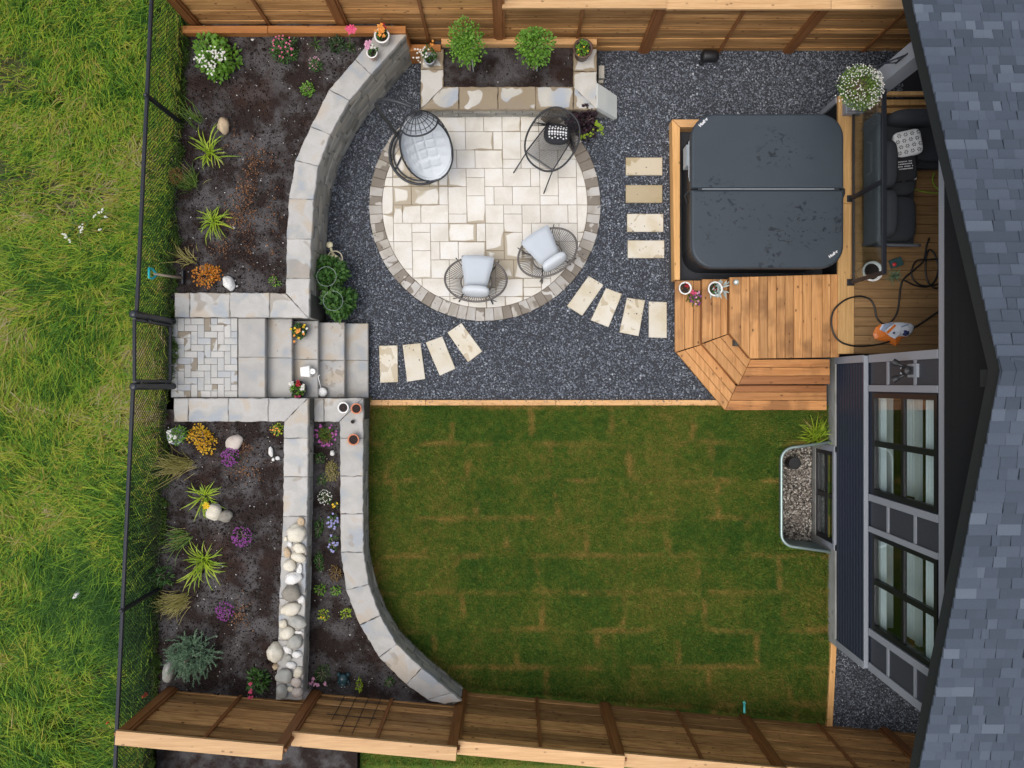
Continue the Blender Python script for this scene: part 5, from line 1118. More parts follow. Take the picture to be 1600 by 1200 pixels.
# wild meadow grass: clumped, wind-laid blades
def meadow_blades():
    nc = 7600; cx = RNG.uniform(-10.2, -4.75, nc); cy = RNG.uniform(-7.0, 7.0, nc); keep = cx < (-4.80 - (5.11 - cy) * 0.0475) - 0.02; cx, cy = cx[keep], cy[keep]; nc = len(cx)
    tall = np.array([mnoise.noise((a * 0.45, b * 0.45, 9.1)) for a, b in zip(cx, cy)]) ; ang0 = np.array([mnoise.noise((a * 0.35, b * 0.35, 4.0)) for a, b in zip(cx, cy)])
    bare = np.array([mnoise.noise((a * 0.9, b * 0.9, 15.0)) for a, b in zip(cx, cy)]) > 0.33
    Vs = []
    per = np.where(bare, RNG.integers(3, 14, nc), RNG.integers(24, 46, nc)); tot = per.sum(); idx = np.repeat(np.arange(nc), per)
    x = cx[idx] + RNG.normal(0, 0.075, tot); y = cy[idx] + RNG.normal(0, 0.075, tot); south = np.clip((-cy[idx] + 1) / 6, -0.4, 1)
    hh = (0.27 + 0.20 * tall[idx] + 0.12 * south) * RNG.uniform(0.5, 1.3, tot); hh = np.clip(hh, 0.07, 0.62)
    an = R(215) + ang0[idx] * 2.6 + RNG.normal(0, 0.55, tot) + np.repeat(RNG.normal(0, 0.5, nc), per); ln = hh * RNG.uniform(0.45, 1.5, tot)
    lx, ly = np.cos(an) * ln, np.sin(an) * ln; tipx = x + lx; lim = -4.80 - (5.11 - y) * 0.0475 + 0.05; lx = np.where(tipx > lim, -np.abs(lx) * 0.5, lx)
    k = x < lim - 0.05
    z = np.full(tot, 0.84)
    return blades(x[k], y[k], z[k], hh[k], RNG.uniform(0.006, 0.018, tot)[k], lx[k], ly[k], 0.9)
V, T = meadow_blades(); tag(fast('meadow_grass', V, T, 'meadowblade'), 'tall wild grass leaning in the wind beyond the chain-link fence', 'grass', kind='stuff')
# dense low ground cover right behind the fence
n = 22000; y = RNG.uniform(-6.8, 6.8, n); x = FENCE_X(y) + 0.04 + 0.16 * np.array([mnoise.noise((0.0, q * 1.3, 3.0)) + 0.6 * mnoise.noise((0.0, q * 6.0, 7.0)) for q in y]) - np.abs(RNG.normal(0, 0.28, n)); a = RNG.uniform(0, 6.28, n); l = RNG.uniform(0.02, 0.1, n)
V, T = blades(x, y, np.full(n, 0.84), RNG.uniform(0.03, 0.17, n), RNG.uniform(0.007, 0.016, n), np.cos(a) * l, np.sin(a) * l); tag(fast('fence_weeds', V, T, 'weed'), 'dense green weeds along the outer foot of the chain-link fence', 'weeds', kind='stuff')

# ================================================================== PLANTS
def base(px_, py_, z): return P(px_, py_, z)
def crown(root, c, r=0.02, h=0.05, mat='stemgreen'):
    mb = MB(); 
    for k in range(4): a = k * 1.57 + 0.4; mb.tube([(c[0] + r * 0.3 * math.cos(a), c[1] + r * 0.3 * math.sin(a), c[2] - 0.03), (c[0] + r * math.cos(a), c[1] + r * math.sin(a), c[2] + h)], [0.007, 0.004], 5)
    obj('stem', mb, mat, root)
def strap_plant(name, label, px_, py_, z, L, n, mat='leaf_lime', w=0.011, aim=None, spread=math.pi, rise=0.55, cat='plant', group=None, curl=1.0, blooms=None):
    c = base(px_, py_, z); t = thing(name, label, cat, c, group); V, T = straps((c.x, c.y, z - 0.01), n, L, w, rise, aim, spread, curl=curl); fast('leaves', V, T, mat, t, kind='stuff'); crown(t, (c.x, c.y, z), 0.015, 0.03)
    V, T = straps((c.x, c.y, z), max(3, n // 8), L * 0.9, w * 0.8, 0.22, aim, spread, curl=1.3); fast('dead_leaves', V, T, 'leaf_straw', t, kind='stuff')
    if blooms:
        for bx_, by_, bz_, r_, m_ in blooms: 
            q = P(bx_, by_, bz_); mb = MB(); mb.tube([(c.x, c.y, z), ((c.x + q.x) / 2, (c.y + q.y) / 2, bz_), (q.x, q.y, bz_)], 0.004, 5); obj('flower_stalk', mb, 'stemgreen', t); V, T = petals([(q.x, q.y, bz_)], r_, 6, 0.4); fast('flower', V, T, m_, t)
    return t
def bush(name, label, px_, py_, z, rpx, h, n, L, mat, w=0.3, cat='shrub', group=None, flowers=None, sx=1.0, sy=1.0, twig='bark', lump=0.35, hollow=0.3, th=0.0):
    """flowers = (material, count, petal radius, spread 0..1, height factor)"""
    zz = z + th; s = S(zz + h * 0.6); r = rpx / s; c = P(px_, py_, zz + h * 0.45); t = thing(name, label, cat, (c.x, c.y, z), group)
    V, T = dome((0, 0, 0), r, h, n, L, w, lump=lump, hollow=hollow); V = V * np.array([sx, sy, 1]) + np.array([c.x, c.y, zz]); fast('foliage', V, T, mat, t, kind='stuff')
    mb = MB()
    for k in range(6):
        a = k * 1.05 + random.random(); q = r * 0.55; mb.tube([(c.x, c.y, z - 0.02), (c.x + math.cos(a) * q * 0.4 * sx, c.y + math.sin(a) * q * 0.4 * sy, zz + h * 0.4), (c.x + math.cos(a) * q * sx, c.y + math.sin(a) * q * sy, zz + h * 0.75)], [0.008, 0.006, 0.003], 5)
    obj('stem', mb, twig, t)
    for fl_ in (flowers or []):
        m_, cnt, pr, sp, hf = fl_; C = []
        for k in range(cnt):
            a = random.uniform(0, 6.28); rr_ = r * math.sqrt(random.random()) * sp; zf = zz + h * (hf * math.sqrt(max(0.05, 1 - (rr_ / (r * 1.05)) ** 2)) ) + random.uniform(0, 0.02); C.append((c.x + math.cos(a) * rr_ * sx, c.y + math.sin(a) * rr_ * sy, zf))
        V, T = petals(C, pr); fast('flowers', V, T, m_, t, kind='stuff')
    return t
def bloom_cluster(t, pts, z, r, n, pr, mat, name='flower_cluster'):
    for (x, y) in pts:
        q = P(x, y, z); C = RNG.normal(0, 1, (n, 3)) * np.array([r, r, r * 0.45]) * 0.5 + np.array([q.x, q.y, z]); V, T = petals(C, pr); fast(name, V, T, mat, t, kind='stuff')
# --- upper bed
h_ = bush('hydrangea', 'bright green bush with cream flower clusters in the fence corner of the upper bed', 333, 85, ZB, 36, 0.42, 620, 0.072, 'leaf_bright', 0.34, flowers=None, lump=0.3)
bloom_cluster(h_, [(312, 91), (327, 101), (333, 80), (347, 85), (329, 106), (339, 88)], ZB + 0.46, 0.085, 15, 0.018, 'fl_white')
bush('pink_flower_plant', 'green plant with pink snapdragon spikes near the upper fence', 445, 77, ZB, 23, 0.28, 420, 0.045, 'leaf_mid', 0.22, 'plant', flowers=[('fl_pink', 26, 0.018, 0.8, 1.05)])
strap_plant('blade_plant', 'sparse thin-leaved plant beside the pink flowers along the upper fence', 492, 68, ZB, 0.17, 12, 'leaf_mid', 0.008, rise=0.9)
bush('green_plant', 'dark green leafy plant left of the pink lily', 525, 67, ZB, 13, 0.16, 160, 0.055, 'leaf_dark', 0.2, 'plant')
t = strap_plant('lily', 'pink star lily with dark leaves beside the wall end pots', 547, 73, ZB, 0.13, 26, 'leaf_dark', 0.012, rise=0.5, cat='flower')
q0 = P(547, 73, ZB); q1 = P(550, 47, 1.25); mb = MB(); mb.tube([q0, (q0 + q1) / 2 + Vector((0, 0, 0.08)), q1], 0.006, 6); obj('flower_stalk', mb, 'stemgreen', t)
V, T = join(petals([(q1.x, q1.y, 1.25)], 0.085, 6, 0.35), petals([(q1.x - 0.05, q1.y + 0.03, 1.22)], 0.06, 6, 0.4)); fast('flower', V, T, 'fl_hot', t)
bush('small_flower_plant', 'small grey-green plant with pale pink tips in the upper bed', 493, 101, ZB, 12, 0.16, 200, 0.03, 'leaf_mid', 0.25, 'plant', flowers=[('fl_ltpink', 16, 0.010, 0.9, 1.1)])
bush('small_green_plant', 'small pale green rosette alone in the upper bed near the curved wall', 480, 138, ZB, 12, 0.09, 130, 0.04, 'leaf_bright', 0.3, 'plant')
strap_plant('grass_tuft', 'thin leaning grass tuft beside the tan rock near the fence', 312, 190, ZB, 0.34, 26, 'leaf_wild', 0.006, aim=R(130), spread=0.5, rise=0.8)
DG = 'yellow-green daylilies in the beds'
strap_plant('daylily', 'yellow-green daylily just below the tan rock in the upper bed', 328, 240, ZB, 0.40, 46, 'leaf_lime', group=DG)
t = strap_plant('ornamental_grass', 'feathery grass clump with straw plumes between the two upper daylilies', 302, 288, ZB, 0.26, 70, 'leaf_wild', 0.005, rise=1.0, aim=R(120), spread=1.6)
V, T = straps((P(300, 285, ZB).x, P(300, 285, ZB).y, ZB), 9, 0.46, 0.008, 0.9, R(110), 0.5, curl=0.4); fast('plumes', V, T, 'leaf_straw', t, kind='stuff')
c = P(276, 276, ZB + 0.25); V, T = dome((c.x, c.y, c.z), 0.10, 0.12, 160, 0.05, 0.1); fast('seed_head', V, T, 'leaf_rust', t, kind='stuff')
strap_plant('daylily', 'yellow-green daylily in the middle of the upper bed beside the bark chips', 334, 345, ZB, 0.36, 52, 'leaf_lime', group=DG)
strap_plant('grass_tuft', 'dry sprawling grass tuft above the teal-handled shovel', 302, 408, ZB, 0.36, 24, 'leaf_straw', 0.006, aim=R(155), spread=0.9, rise=0.5)
bush('orange_shrub', 'bright orange-leaved shrub beside the shovel', 323, 427, ZB, 22, 0.26, 420, 0.036, 'leaf_orange', 0.36, lump=0.6)
bush('small_green_plant', 'tiny lime seedling in the corner of the upper bed by the landing wall', 428, 439, ZB, 9, 0.09, 60, 0.032, 'leaf_bright', 0.3, 'plant')
# --- lower bed
t = bush('potted_plant', 'leafy green plant with white tips in a grey pot by the chain-link fence', 275, 680, ZB, 15, 0.2, 180, 0.05, 'leaf_bright', 0.25, 'potted plant', th=0.15)
c = P(284, 680, ZB); mb = MB(); mb.lathe([(0.0, 0.0), (0.085, 0.0), (0.115, 0.2), (0.12, 0.21), (0.105, 0.21), (0.10, 0.17), (0.0, 0.165)], (c.x, c.y, ZB), 18); obj('pot', mb, 'greypot', t, True)
bloom_cluster(t, [(263, 676), (268, 680), (274, 684), (266, 690)], ZB + 0.36, 0.03, 5, 0.018, 'fl_white')
bush('golden_shrub', 'golden-yellow leaved shrub beside the grey pot in the lower bed', 315, 686, ZB, 23, 0.26, 420, 0.036, 'leaf_yellow', 0.36, lump=0.6)
PG = 'purple flower mounds in the lower bed'
bush('purple_flower_mound', 'purple flower mound touching the flat pinkish rock', 361, 714, ZB, 17, 0.12, 160, 0.03, 'leaf_dark', 0.2, 'flower', PG, flowers=[('fl_purple', 120, 0.013, 0.95, 1.0)])
bush('small_orange_plant', 'small green and orange plant in the corner under the landing coping', 432, 671, ZB, 10, 0.11, 90, 0.035, 'leaf_lime', 0.25, 'plant', flowers=[('fl_orange', 10, 0.014, 0.8, 1.0)])
strap_plant('grass_tuft', 'straw-coloured grass clump sprawling to the fence below the golden shrub', 294, 724, ZB, 0.46, 80, 'leaf_straw', 0.005, aim=R(185), spread=0.75, rise=0.6)
strap_plant('daylily', 'daylily with a yellow bloom beside the cream and brown rocks', 322, 775, ZB, 0.33, 44, 'leaf_lime', group=DG, w=0.012, blooms=[(323, 790, ZB + 0.3, 0.065, 'fl_yellow')])
bush('purple_flower_mound', 'purple flower mound in the middle of the lower bed', 378, 838, ZB, 17, 0.12, 150, 0.03, 'leaf_dark', 0.2, 'flower', PG, flowers=[('fl_purple', 110, 0.013, 0.95, 1.0)])
strap_plant('grass_tuft', 'green grass tuft sprawling to the fence left of the lower rocks', 290, 838, ZB, 0.46, 46, 'leaf_wild', 0.007, aim=R(190), spread=0.8, rise=0.55)
strap_plant('daylily', 'largest lime daylily, in the lower bed above the spruce', 320, 876, ZB, 0.42, 64, 'leaf_lime', group=DG)
bush('weed_clump', 'green weed clump at the fence left of the largest daylily', 252, 902, ZB, 16, 0.22, 120, 0.09, 'leaf_mid', 0.14, 'plant')
strap_plant('grass_tuft', 'dry straw grass clump at the fence above the spruce', 288, 935, ZB, 0.42, 110, 'leaf_straw', 0.005, aim=R(200), spread=0.65, rise=0.6)
bush('purple_flower_mound', 'purple flower mound to the right of the spruce', 352, 955, ZB, 16, 0.12, 150, 0.03, 'leaf_dark', 0.2, 'flower', PG, flowers=[('fl_purple', 100, 0.013, 0.95, 1.0)])
# spruce
c = P(303, 1022, ZB + 0.1); t = thing('dwarf_spruce', 'blue-green dwarf spruce with spiky twigs near the lower fence corner', 'shrub', (c.x, c.y, ZB))
Vs, Ts = [], []; b = 0; mb = MB()
for k in range(300):
    d = Vector((random.gauss(0, 1), random.gauss(0, 1), abs(random.gauss(0, 0.8)) + 0.05)).normalized(); rr_ = random.uniform(0.28, 0.92); p0 = Vector((c.x, c.y, ZB + 0.06)) + Vector((d.x * 0.34, d.y * 0.34, d.z * 0.36)) * rr_; dd = (d * 0.55 + Vector((random.gauss(0, .55), random.gauss(0, .55), random.gauss(0.35, .25)))).normalized(); L_ = random.uniform(0.10, 0.19)
    mb.tube([p0, p0 + dd * L_], [0.005, 0.002], 4, caps=False)
    nn_ = 22; tt_ = np.linspace(0.05, 1, nn_); C = np.array(p0)[None] + np.array(dd)[None] * (tt_ * L_)[:, None]; o = RNG.normal(0, 1, (nn_, 3)); o -= (o @ np.array(dd))[:, None] * np.array(dd)[None]; D = o / np.linalg.norm(o, axis=1)[:, None] * 0.8 + np.array(dd)[None]
    v_, t_ = leaves(C, D, np.full(nn_, 0.030), 0.10); Vs.append(v_); Ts.append(t_ + b); b += len(v_)
fast('needles', np.concatenate(Vs), np.concatenate(Ts), 'leaf_spruce', t, kind='stuff'); obj('branches', mb, 'leaf_spruce', t)
mb = MB(); mb.tube([(c.x, c.y, ZB - 0.05), (c.x, c.y, ZB + 0.4)], [0.03, 0.01], 7); obj('trunk', mb, 'bark', t)
bush('pink_flower_plant', 'lush green plant with pink blooms beside the lower fence', 402, 1064, ZB, 19, 0.2, 130, 0.09, 'leaf_mid', 0.2, 'plant')
t = bpy.data.objects['pink_flower_plant.001']; bloom_cluster(t, [(391, 1068), (391, 1081), (392, 1089)], ZB + 0.22, 0.03, 5, 0.022, 'fl_hot')
# --- middle bed
c = P(510, 679, ZM); t = thing('ring_flower', 'round green tuft ringed by magenta flowers beside the mid wall corner', 'flower', (c.x, c.y, ZM)); V, T = dome((c.x, c.y, ZM), 0.10, 0.13, 260, 0.05, 0.12); fast('foliage', V, T, 'leaf_wild', t, kind='stuff'); crown(t, c)
for k in range(34):
    a = random.uniform(0, 6.28); rr_ = random.uniform(0.11, 0.17); p = (c.x + rr_ * math.cos(a), c.y + rr_ * math.sin(a), ZM + random.uniform(0.05, 0.1)); mb = MB(); mb.tube([(c.x, c.y, ZM), ((c.x + p[0]) / 2, (c.y + p[1]) / 2, ZM + 0.1), p], 0.0025, 4); obj('flower_stalk', mb, 'leaf_rust', t)
    V, T = petals([p], 0.020, 5); fast('flower', V, T, 'fl_magenta', t)
bush('small_green_plant', 'small green plant against the high wall below the magenta ring flower', 499, 717, ZM, 9, 0.1, 110, 0.03, 'leaf_mid', 0.25, 'plant')
bush('wispy_plant', 'wispy yellow-brown plant leaning on the low wall', 517, 736, ZM, 12, 0.17, 260, 0.035, 'leaf_straw', 0.14, 'plant', sx=0.9, sy=1.5, hollow=0.2)
bush('small_green_plant', 'small green plant just above the white-flowered one in the narrow bed', 503, 750, ZM, 9, 0.1, 110, 0.028, 'leaf_mid', 0.25, 'plant')
bush('white_flower_plant', 'white-flowered plant in the narrow bed between the walls', 508, 777, ZM, 12, 0.12, 120, 0.028, 'leaf_mid', 0.2, 'flower', flowers=[('fl_white', 50, 0.011, 1.0, 1.1)])
bush('yellow_flower_plant', 'tiny yellow pansy below the white-flowered plant', 524, 789, ZM, 5, 0.08, 30, 0.024, 'leaf_mid', 0.3, 'flower', flowers=[('fl_yellow', 5, 0.020, 0.9, 1.1)])
LG = 'lilac pansies in the narrow bed'
bush('lilac_pansy', 'lilac pansies, upper clump beside the low wall', 520, 815, ZM, 9, 0.09, 80, 0.028, 'leaf_mid', 0.3, 'flower', LG, flowers=[('fl_lilac', 16, 0.022, 1.0, 1.1)], sy=1.5)
bush('lilac_pansy', 'lilac pansies, lower clump beside the low wall', 520, 849, ZM, 9, 0.09, 80, 0.028, 'leaf_mid', 0.3, 'flower', LG, flowers=[('fl_lilac', 12, 0.022, 1.0, 1.1)], sy=1.6)
bush('trailing_plant', 'green trailing plant beside the upper lilac pansies', 498, 826, ZM, 8, 0.1, 120, 0.028, 'leaf_mid', 0.28, 'plant', sy=2.0)
bush('trailing_plant', 'green trailing plant opposite the rusty plant in the narrow bed', 498, 878, ZM, 8, 0.1, 120, 0.028, 'leaf_mid', 0.28, 'plant', sy=1.9)
bush('rusty_plant', 'rusty brown wispy plant below the lilac pansies', 524, 895, ZM, 10, 0.1, 130, 0.03, 'leaf_rust', 0.2, 'plant', sy=1.4)
bush('small_green_plant', 'bright leafy seedling under the rusty plant, on the high-wall side', 500, 923, ZM, 9, 0.09, 50, 0.045, 'leaf_bright', 0.3, 'plant')
bush('small_green_plant', 'bright leafy seedling under the rusty plant, on the low-wall side', 524, 924, ZM, 8, 0.09, 46, 0.042, 'leaf_bright', 0.3, 'plant')
bush('small_lime_plant', 'lime seedling with a cream tip, on the high-wall side of the bed bend', 505, 960, ZM, 8, 0.08, 46, 0.04, 'leaf_lime', 0.32, 'plant', flowers=[('fl_yellow', 3, 0.016, 0.6, 1.1)])
bush('small_lime_plant', 'lime seedling on the low-wall side of the bed bend', 540, 960, ZM, 8, 0.08, 46, 0.042, 'leaf_lime', 0.32, 'plant')
t = bush('pink_flower_plant', 'fine-leaved plant with pink blooms at the bottom of the narrow bed', 503, 1054, ZM, 15, 0.14, 220, 0.035, 'leaf_mid', 0.16, 'plant')
bloom_cluster(t, [(486, 1067), (492, 1069), (490, 1060), (509, 1068), (497, 1069)], ZM + 0.12, 0.02, 3, 0.024, 'fl_ltpink')
bush('small_lime_plant', 'narrow lime seedling between the teal figurine and the trellis', 561, 1071, ZM, 6, 0.12, 40, 0.035, 'leaf_lime', 0.3, 'plant', sy=1.6)
bush('small_green_plant', 'small green seedling near the lower end of the curved lawn wall', 608, 1065, ZM, 8, 0.1, 40, 0.045, 'leaf_mid', 0.25, 'plant')
# --- planter
for px_, l, pyt in ((728, 'round-crowned young tree in the planter, left of the pair', 70), (834, 'round-crowned young tree in the planter, right of the pair', 68)):
    zt_ = 1.05; c = P(px_, pyt, zt_); t = thing('young_tree', l, 'tree', (c.x, c.y, ZP - 0.05), 'young trees in the planter'); mb = MB(); fy_ = min(c.y, 4.86)
    bb = Vector((c.x + 0.02, fy_ - 0.02, ZP - 0.06)); mb.tube([bb, bb + Vector((0.01, 0.0, 0.35)), Vector((c.x, fy_, zt_ + 0.1))], [0.018, 0.014, 0.008], 7)
    for k in range(7): a = k * 0.9; mb.tube([Vector((c.x, fy_, zt_ - 0.22 + k * 0.03)), Vector((c.x + 0.2 * math.cos(a), fy_ + 0.16 * math.sin(a), zt_ + 0.05 + 0.03 * k))], [0.007, 0.003], 5)
    obj('trunk', mb, 'bark', t); mb = MB(); mb.tube([bb + Vector((0.05, -0.02, 0)), bb + Vector((0.05, -0.02, 0.55))], 0.008, 6); obj('stake', mb, 'slab', t)
    V, T = dome((0, 0, 0), 0.30, 0.36, 900, 0.042, 0.34, lump=0.5, hollow=0.15); V2, T2 = dome((0, 0, 0), 0.27, -0.26, 420, 0.042, 0.34, lump=0.5, hollow=0.15)
    V3, T3 = dome((0.05, -0.17, -0.06), 0.15, 0.12, 120, 0.045, 0.34); V, T = join((V, T), (V2, T2), (V3, T3)); V = V + np.array([c.x - 0.01, fy_ + 0.03, zt_]); fast('crown', V, T, 'leaf_bright', t, kind='stuff')
t = bush('heuchera', 'dark burgundy leafy plant with lime flowers at the planter corner', 912, 187, 0.0, 25, 0.5, 620, 0.055, 'leaf_purple', 0.4, 'plant', lump=0.5)
bloom_cluster(t, [(936, 197), (940, 204), (922, 208), (911, 214), (934, 193)], 0.28, 0.05, 8, 0.022, 'fl_yellow')
for o in t.children:
    if o.name.startswith('flower_cluster'): o.data.materials.clear(); o.data.materials.append(M['leaf_lime'])
strap_plant('grass_tuft', 'grassy tuft at the house foundation above the window well', 1272, 682, 0, 0.36, 80, 'leaf_lime', 0.009, aim=R(105), spread=1.5, rise=0.8)
# white wildflowers in the meadow
c = P(135, 345, 1.2); t = thing('wildflower', 'white wildflowers standing in the meadow grass', 'flower', (c.x, c.y, ZB)); mb = MB(); C = []
for (x_, y_) in ((99, 366), (104, 369), (110, 375), (127, 357), (130, 354), (148, 338), (157, 334), (160, 329), (166, 338), (156, 359), (126, 361)):
    p = P(x_, y_, 1.25); C.append(tuple(p)); mb.tube([(p.x + 0.04, p.y + 0.02, ZB), p], 0.004, 4)
obj('stems', mb, 'stemgreen', t); C2 = np.repeat(np.array(C), 4, 0) + RNG.normal(0, 0.014, (len(C) * 4, 3)); V, T = petals(C2, 0.016); fast('flowers', V, T, 'fl_white', t, kind='stuff'); c0 = P(135, 362, ZB); V, T = dome((c0.x, c0.y, ZB), 0.25, 0.3, 120, 0.08, 0.2); fast('foliage', V, T, 'leaf_mid', t, kind='stuff')

# ================================================================== ROCKS
def rock(px_, py_, z, rx, ry, hh, mat, label, group=None, rot=0.0, name='rock', seed=None):
    s = S(z + hh * 0.5); c = P(px_, py_, z + hh * 0.5); sd_ = random.random() * 50; t = thing(name, label, 'rock', (c.x, c.y, z), group); mb = MB(Matrix.Translation((c.x, c.y, z + hh * 0.42)) @ Matrix.Rotation(rot, 4, 'Z'))
    def fn(d): return 1 + 0.24 * mnoise.noise((d.x * 1.3 + sd_, d.y * 1.3, d.z * 1.3)) + 0.07 * mnoise.noise((d.x * 4 + sd_, d.y * 4, d.z * 4))
    mb.sphere((0, 0, 0), (rx / s, ry / s, hh * 0.58), 18, 12, fn); obj('stone', mb, mat, t, True); return t
rock(349, 196, ZB, 9.5, 12.5, 0.16, 'rock_tan', 'tan rounded rock alone in the upper bed above a daylily')
rock(357, 442, ZB, 8, 13, 0.14, 'rock_white', 'pale oval rock beside the orange shrub', rot=R(30))
rock(366, 691, ZB, 15, 12, 0.10, 'rock_pink', 'flat pinkish rock above a purple flower mound', rot=R(35))
rock(334, 800, ZB, 12, 13, 0.16, 'rock_cream', 'cream round rock beside the daylily with the yellow bloom', rot=0.2)
rock(351.5, 807, ZB, 11, 10, 0.14, 'rock_dark', 'brown-grey round rock touching the cream one')
rock(264, 1050, ZB, 9, 18, 0.2, 'rock_grey', 'grey boulder half hidden under the spruce', rot=R(-10))
rock(519, 708, ZM, 3.6, 4.2, 0.05, 'rock_white', 'small white rock in the narrow bed below the magenta ring flower')
rock(423, 706, ZB, 3.8, 8, 0.06, 'rock_white', 'long white stone of the little group near the straight wall', 'white stones in the lower bed', rot=R(8)); rock(434, 716, ZB, 3.6, 3.2, 0.05, 'rock_white', 'round white stone of the little group near the straight wall', 'white stones in the lower bed'); rock(427, 718, ZB, 2.4, 3, 0.04, 'rock_white', 'tiny white pebble of the little group near the straight wall', 'white stones in the lower bed')
rock(124, 927, ZB + 0.1, 5, 9, 0.25, 'rock_white', 'pale stone half buried in the meadow grass', rot=R(-35))
RG = 'river rocks lined up on the wall'
ORD = ['first', 'second', 'third', 'fourth', 'fifth', 'sixth', 'seventh', 'eighth', 'ninth', 'tenth', 'eleventh', 'twelfth', 'thirteenth', 'fourteenth', 'fifteenth', 'sixteenth', 'seventeenth', 'eighteenth', 'nineteenth', 'twentieth', 'twenty-first', 'twenty-second', 'twenty-third', 'twenty-fourth', 'twenty-fifth', 'twenty-sixth', 'twenty-seventh', 'twenty-eighth', 'twenty-ninth', 'thirtieth']
RK = [(470, 816, 6, 8, 0, 'tan', 'small tan'), (462, 834, 15, 14, 20, 'cream', 'large cream'), (446.5, 842, 3, 4, 0, 'cream', 'tiny cream'), (453, 850, 4, 5, 0, 'white', 'tiny white'), (467, 857, 11, 8, -15, 'cream', 'spotted cream'), (448.5, 864, 5.5, 8, 10, 'tan', 'small brownish'),
      (465.5, 871, 12, 8, -20, 'cream', 'oval cream'), (452.5, 884, 10, 9.5, 0, 'cream', 'round cream'), (468, 890, 4.5, 9, -12, 'white', 'narrow white'), (457, 904, 13.5, 10, 15, 'white', 'wide white'), (455, 927, 14, 14, 0, 'dark', 'hollowed brown-grey'), (471, 937, 6, 7, 0, 'white', 'small round white'),
      (454, 952, 16, 10.5, 12, 'cream', 'long cream'), (464, 973, 15, 10, -25, 'grey', 'large grey'), (442, 975, 6.5, 7, 0, 'cream', 'small cream'), (447.5, 989.5, 11, 11, 20, 'cream', 'round pale'), (466, 988, 7, 3, 0, 'white', 'thin white'), (460, 1004, 13, 11, 30, 'grey', 'smooth grey'),
      (429, 1020, 12.5, 15.5, 0, 'cream', 'largest oval'), (449.5, 1015.5, 8, 5.5, -45, 'white', 'small slanted white'), (450, 1028, 6, 5, 0, 'grey', 'small dusky'), (464, 1023, 7.5, 6, -10, 'white', 'small pale'), (431, 1041, 5.5, 5, 0, 'tan', 'little brown'), (454.5, 1039.5, 8, 6, -15, 'white', 'rounded white'),
      (465.5, 1051, 7, 9, -20, 'cream', 'egg-shaped cream'), (443.5, 1057, 12.5, 12, 0, 'grey', 'big round grey'), (462.5, 1066, 9.5, 8, 0, 'pink', 'dull pinkish'), (440, 1080, 9, 12, 10, 'grey', 'angular grey'), (453.5, 1077, 5.5, 4.5, 0, 'cream', 'little cream'), (464, 1082, 9, 8, 20, 'pink', 'lowest pinkish')]
for k, (x_, y_, a_, b_, ro, m_, lk) in enumerate(RK):
    zr_ = ZB if x_ < 433 else ZC - 0.004; rock(x_, y_, zr_, a_ * 0.98, b_ * 0.98, min(a_, b_) / 107 * 1.25 + (ZC - ZB if x_ < 433 else 0), 'rock_' + m_, f'{lk} river rock, {ORD[k]} in the rock row counting from the stairs', RG, R(ro), 'river_rock')

# ================================================================== POTS AND SMALL THINGS
def pot_prof(r, h, lip=0.006): return [(0.0, 0.0), (r * 0.72, 0.0), (r * 0.95, h * 0.9), (r + lip, h * 0.9), (r + lip, h), (r * 0.86, h), (r * 0.82, h * 0.8), (0.0, h * 0.8)]
def pot(name, label, px_, py_, z, rpx, h, mat, cat='flower pot', group=None, soil=True, dx=0, dy=0):
    s = S(z + h); r = rpx / s; c = P(px_, py_, z + h); c = Vector((c.x + dx, c.y + dy, z)); t = thing(name, label, cat, c, group); mb = MB(); mb.lathe(pot_prof(r, h), c, 22); obj('pot', mb, mat, t, True)
    mb = MB(); mb.lathe([(r * 0.84, h * 0.84), (r * 0.4, h * 0.87), (0.002, h * 0.875)], c, 18); obj('soil', mb, 'pot_soil', t); return t, c, r
def pot_plant(t, c, r, h, n, L, mat, hh, w=0.28, off=(0, 0), fl=()):
    V, T = dome((c.x + off[0], c.y + off[1], c.z + h * 0.85), r, hh, n, L, w); fast('foliage', V, T, mat, t, kind='stuff')
    for (m_, cnt, pr, sp, dx, dy) in fl:
        C = [(c.x + dx + random.gauss(0, r * sp), c.y + dy + random.gauss(0, r * sp), c.z + h * 0.85 + hh * random.uniform(0.75, 1.1)) for _ in range(cnt)]; V, T = petals(C, pr); fast('flowers', V, T, m_, t, kind='stuff')
# on the upper wall
t, c, r = pot('potted_plant', 'white pot of orange flowers on the end of the tall curved wall', 596.5, 55, ZC, 11.5, 0.19, 'white', 'potted plant'); pot_plant(t, c, r * 0.8, 0.19, 70, 0.04, 'leaf_mid', 0.12, fl=[('fl_orange', 16, 0.032, 0.35, 0.0, 0.02), ('fl_red', 3, 0.02, 0.2, 0.06, 0.07)])
t, c, r = pot('potted_plant', 'small white patterned pot with pink blooms on the tall curved wall', 581, 82, ZC, 8, 0.17, 'white', 'potted plant'); pot_plant(t, c, r * 0.8, 0.17, 50, 0.05, 'leaf_mid', 0.14, off=(0, 0.03), fl=[('fl_ltpink', 8, 0.032, 0.4, -0.05, 0.05), ('fl_white', 5, 0.022, 0.3, 0.02, 0.04)])
for k in range(3): mb = MB(); mb.lathe([(r * (0.80 + 0.07 * k) + 0.004, 0.05 + 0.04 * k), (r * (0.81 + 0.07 * k) + 0.005, 0.062 + 0.04 * k)], c, 22); obj('pot_band', mb, 'terracotta', t)
